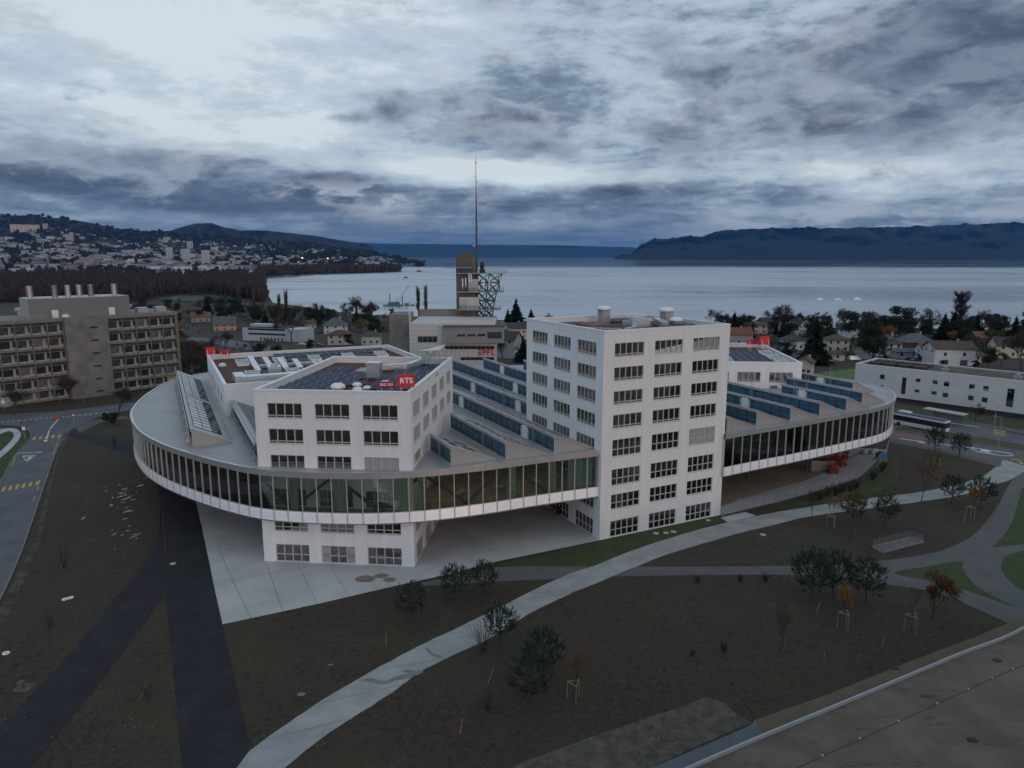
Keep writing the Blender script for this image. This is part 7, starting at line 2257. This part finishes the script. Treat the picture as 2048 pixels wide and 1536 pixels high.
def slab(px, pyb, wpx, hpx, label, m, depth=18, roof=None):
    Y = hill_Y(px, pyb); p = deep(px, pyb, Y); sc = Y / FPX
    o = thing('high_rise', label, 'high rise', p, -math.atan2(p.x, p.y)); w_, h_ = wpx * sc, hpx * sc
    b = MB(); b.box((-w_ / 2, 0, -10), (w_ / 2, depth, h_)); b.build('wall', m, o)
    n = max(2, int(wpx / 3))
    for i in range(n): b = MB(); x = -w_ / 2 + w_ * (i + .5) / n; b.box((x - w_ / n * .22, -.3, h_ * .06), (x + w_ / n * .22, -.02, h_ * .94)); b.build('window_band', DGLASS if wpx > 20 else GREYC, o)
    b = MB(); b.box((-w_ / 2 - .5, -.5, h_), (w_ / 2 + .5, depth + .5, h_ + 1.5)); b.build('roof', roof or GREYC, o)


slab(340, 523, 13, 27, 'white high rise left of two others above the wood', TW[0]); slab(373, 528, 16, 29, 'white high rise, middle one of three above the wood', TW[0]); slab(413, 536, 15, 34, 'white high rise, tallest and nearest of three above the wood', TW[0])
slab(51, 464, 48, 14, 'long brown slab block high above the town at the left', TW[3], 25); slab(92, 462, 9, 14, 'grey tower block beside the long slab', TW[1]); slab(140, 483, 14, 14, 'beige tower block in the middle of the town', TW[3]); slab(380, 497, 11, 14, 'pale tower block right of the town centre', TW[0])
for px, py, w_, lab in ((368, 540, 40, 'long low white hall at the wood edge'), (398, 543, 42, 'low arched white sports roof at the wood edge'), (40, 545, 46, 'long pale low building in the wood at the left'), (300, 540, 26, 'low pale hall beside the steam plume')):
    p = at(px, py + 3, -8); s = p.y / FPX; b = MB(); n = 10
    pts = [(-w_ * s / 2 + w_ * s * i / n, 6 + 5 * math.sin(math.pi * i / n) * (1 if 'arched' in lab else .1)) for i in range(n + 1)]
    for (x0, z0), (x1, z1) in zip(pts, pts[1:]): b.face([(x0, 0, z0), (x1, 0, z1), (x1, 30, z1), (x0, 30, z0)]); b.face([(x0, 0, -2), (x1, 0, -2), (x1, 0, z1), (x0, 0, z0)])
    for s_ in (0, -1): b.face([(pts[s_][0], 0, -2), (pts[s_][0], 30, -2), (pts[s_][0], 30, pts[s_][1]), (pts[s_][0], 0, pts[s_][1])])
    o = b.build('hall_building', TW[0]); o.location = p + Vector((0, 0, 9)); tag(o, lab, 'hall')
# steam plume
mb = MB(); base = at(250, 540, -8); sc = base.y / FPX
for i in range(60):
    t = i / 59; c = Vector(((t * 14 + rg.gauss(0, 1.5 + 2 * t)) * sc, rg.gauss(0, 4), (2 + t * 18 + rg.gauss(0, 1.6)) * sc)); r_ = (1.0 + 2.6 * t) * sc * rg.uniform(.6, 1)
    pts = [(r_ * math.sin(math.pi * k / 5), -r_ * math.cos(math.pi * k / 5)) for k in range(6)]; mb.lathe(pts, 8, c)
o = mb.build('steam', mat('white steam', (.75, .77, .80), 1.0, spec=0), None, True); o.location = base; tag(o, 'small white steam plume rising from the wood before the town', 'steam', None, 'stuff')
mt = MATS['white steam'].node_tree; mt.nodes['Principled BSDF'].inputs['Alpha'].default_value = .35
# lights at the shore: two lit lamps
for px, py, lab in ((605, 526, 'bright warm floodlight on the far shore, left one'), (656, 527, 'bright warm floodlight on the far shore, right one')):
    p = deep(px, py, hill_Y(px, py)); o = thing('floodlight', lab, 'floodlight', p); b = MB(); b.lathe([(0, 24), (3.5, 26), (3.5, 29), (0, 31)], 8); b.build('lamp', emit('floodlight glow', (1, .62, .45), 2.2), o); b = MB(); b.tube((0, 0, 0), (0, 0, 24), .6, .4, 6); b.build('mast', STEEL, o)

# ---------------------------------------------------------------- on the lake
q = at(797, 612, LAKE_Z); bg = thing('crane_barge', 'turquoise work barge with a lattice crane on the lake', 'barge', (q.x, q.y, LAKE_Z), 0)
TQ = mat('turquoise hull', (.03, .17, .17), .6, var=.2, scale=.3)
b = MB(); b.box((-15, -4, -.5), (3, 4, 1.4)); b.box((-10, -3, 1.4), (-4, 3, 4)); b.build('hull', TQ, bg)
b = MB(); b.box((-3, -2, 1.4), (1, 2, 4.2)); b.build('cab', mat('crane cab', (.05, .12, .12), .6), bg)
b = MB()
for s in (-.4, .4): b.bar((0, s, 3), (9.5, s, 19), .3)
for k in range(10): t, t2 = k / 10, (k + 1) / 10; b.bar((9.5 * t, -.4, 3 + 16 * t), (9.5 * t2, .4, 3 + 16 * t2), .16)
b.bar((9.5, 0, 19), (11.2, 0, 20.4), .8); b.build('jib', mat('crane jib', (.16, .18, .19), .6), bg)
b = MB(); b.bar((-3, 0, 4), (9.5, 0, 19), .1); b.bar((-3, 0, 4), (-1, 0, 9), .2); b.bar((11, 0, 20), (11, 0, 2), .1); b.build('cable', BLACK, bg)
b = MB(); b.bar((-9, 3, -3), (-9, 3, 12), .7); b.bar((3.6, 3, -3), (3.6, 3, 10), .7); b.build('spud_leg', BLACK, bg)
b = thing('work_pontoon', 'flat brown pontoon right of the crane barge', 'pontoon', (q.x + 10, q.y + 3, LAKE_Z)); k = MB(); k.box((-6, -3, -.4), (8, 3, .9)); k.build('hull', WOOD, b); k = MB(); k.box((-4, -2, .9), (0, 2, 2.6)); k.box((2, -1, .9), (5, 2, 1.7)); k.build('deck_load', TQ, b)
BO = None
for px, py, s, dark, lab in ((812, 556, 1.6, 1, 'dark little boat out on the lake, nearer of two'), (838, 543, 2.6, 1, 'dark little boat near the headland'), (700, 629, 1, 0, 'white boat at the shore, leftmost of the moored row'), (716, 630, 1, 0, 'white moored boat second from the left at the shore'), (730, 631, 1, 0, 'white moored boat in the middle of the shore row'), (744, 631, 1, 0, 'white moored boat beside the concrete shaft'),
                       (870, 634, 1, 0, 'white moored boat left of the radio tower'), (886, 634, 1, 0, 'white moored boat close to the radio tower'), (1640, 599, 1.1, 0, 'tiny white boat far out, left of a row'), (1676, 600, 1.1, 0, 'tiny white boat far out, middle of a row'), (1714, 599, 1.3, 0, 'tiny white boat far out, right end of a row')):
    p = at(px, py, LAKE_Z); o = thing('small_boat', lab, 'boat', p, rnd.uniform(-.4, .4), 'small boats on the lake'); o.scale = (s, s, s)
    b = MB(); b.prism([(-3.2, -1), (1.5, -1.1), (3.6, 0), (1.5, 1.1), (-3.2, 1)], -.3, .9); b.build('hull', BLACK if dark else LETTER, o)
    b = MB(); b.box((-1.6, -.7, .9), (1, .7, 2.0)); b.build('cabin', DGLASS if dark else COPING, o)
b = thing('jetty', 'thin wooden jetty before the crane barge', 'jetty', at(690, 618, LAKE_Z)); k = MB(); k.box((0, -1, .9), (60, 1, 1.2)); k.build('deck', WOOD, b)
for i in range(9): k = MB(); k.tube((3 + 7 * i, 0, -2), (3 + 7 * i, 0, 3.5), .25, .25, 6); k.build('pile', BLACK, b)
# ---------------------------------------------------------------- the air over the lake
hz = bpy.data.materials.new('thin blue air'); hz.use_nodes = True
hz.node_tree.nodes.clear()
pv = hz.node_tree.nodes.new('ShaderNodeVolumePrincipled')
pv.inputs['Color'].default_value = (0.12, 0.40, 0.92, 1)
pv.inputs['Density'].default_value = 2.4e-5
pv.inputs['Anisotropy'].default_value = 0.0
hz.node_tree.links.new(pv.outputs[0], hz.node_tree.nodes.new('ShaderNodeOutputMaterial').inputs['Volume'])
mb = MB(); mb.box((-64000, -9000, -60), (64000, 46000, 800))
h = mb.build('haze', hz); h['kind'] = 'stuff'; h['label'] = 'thin blue air that veils the far shore and mountains'
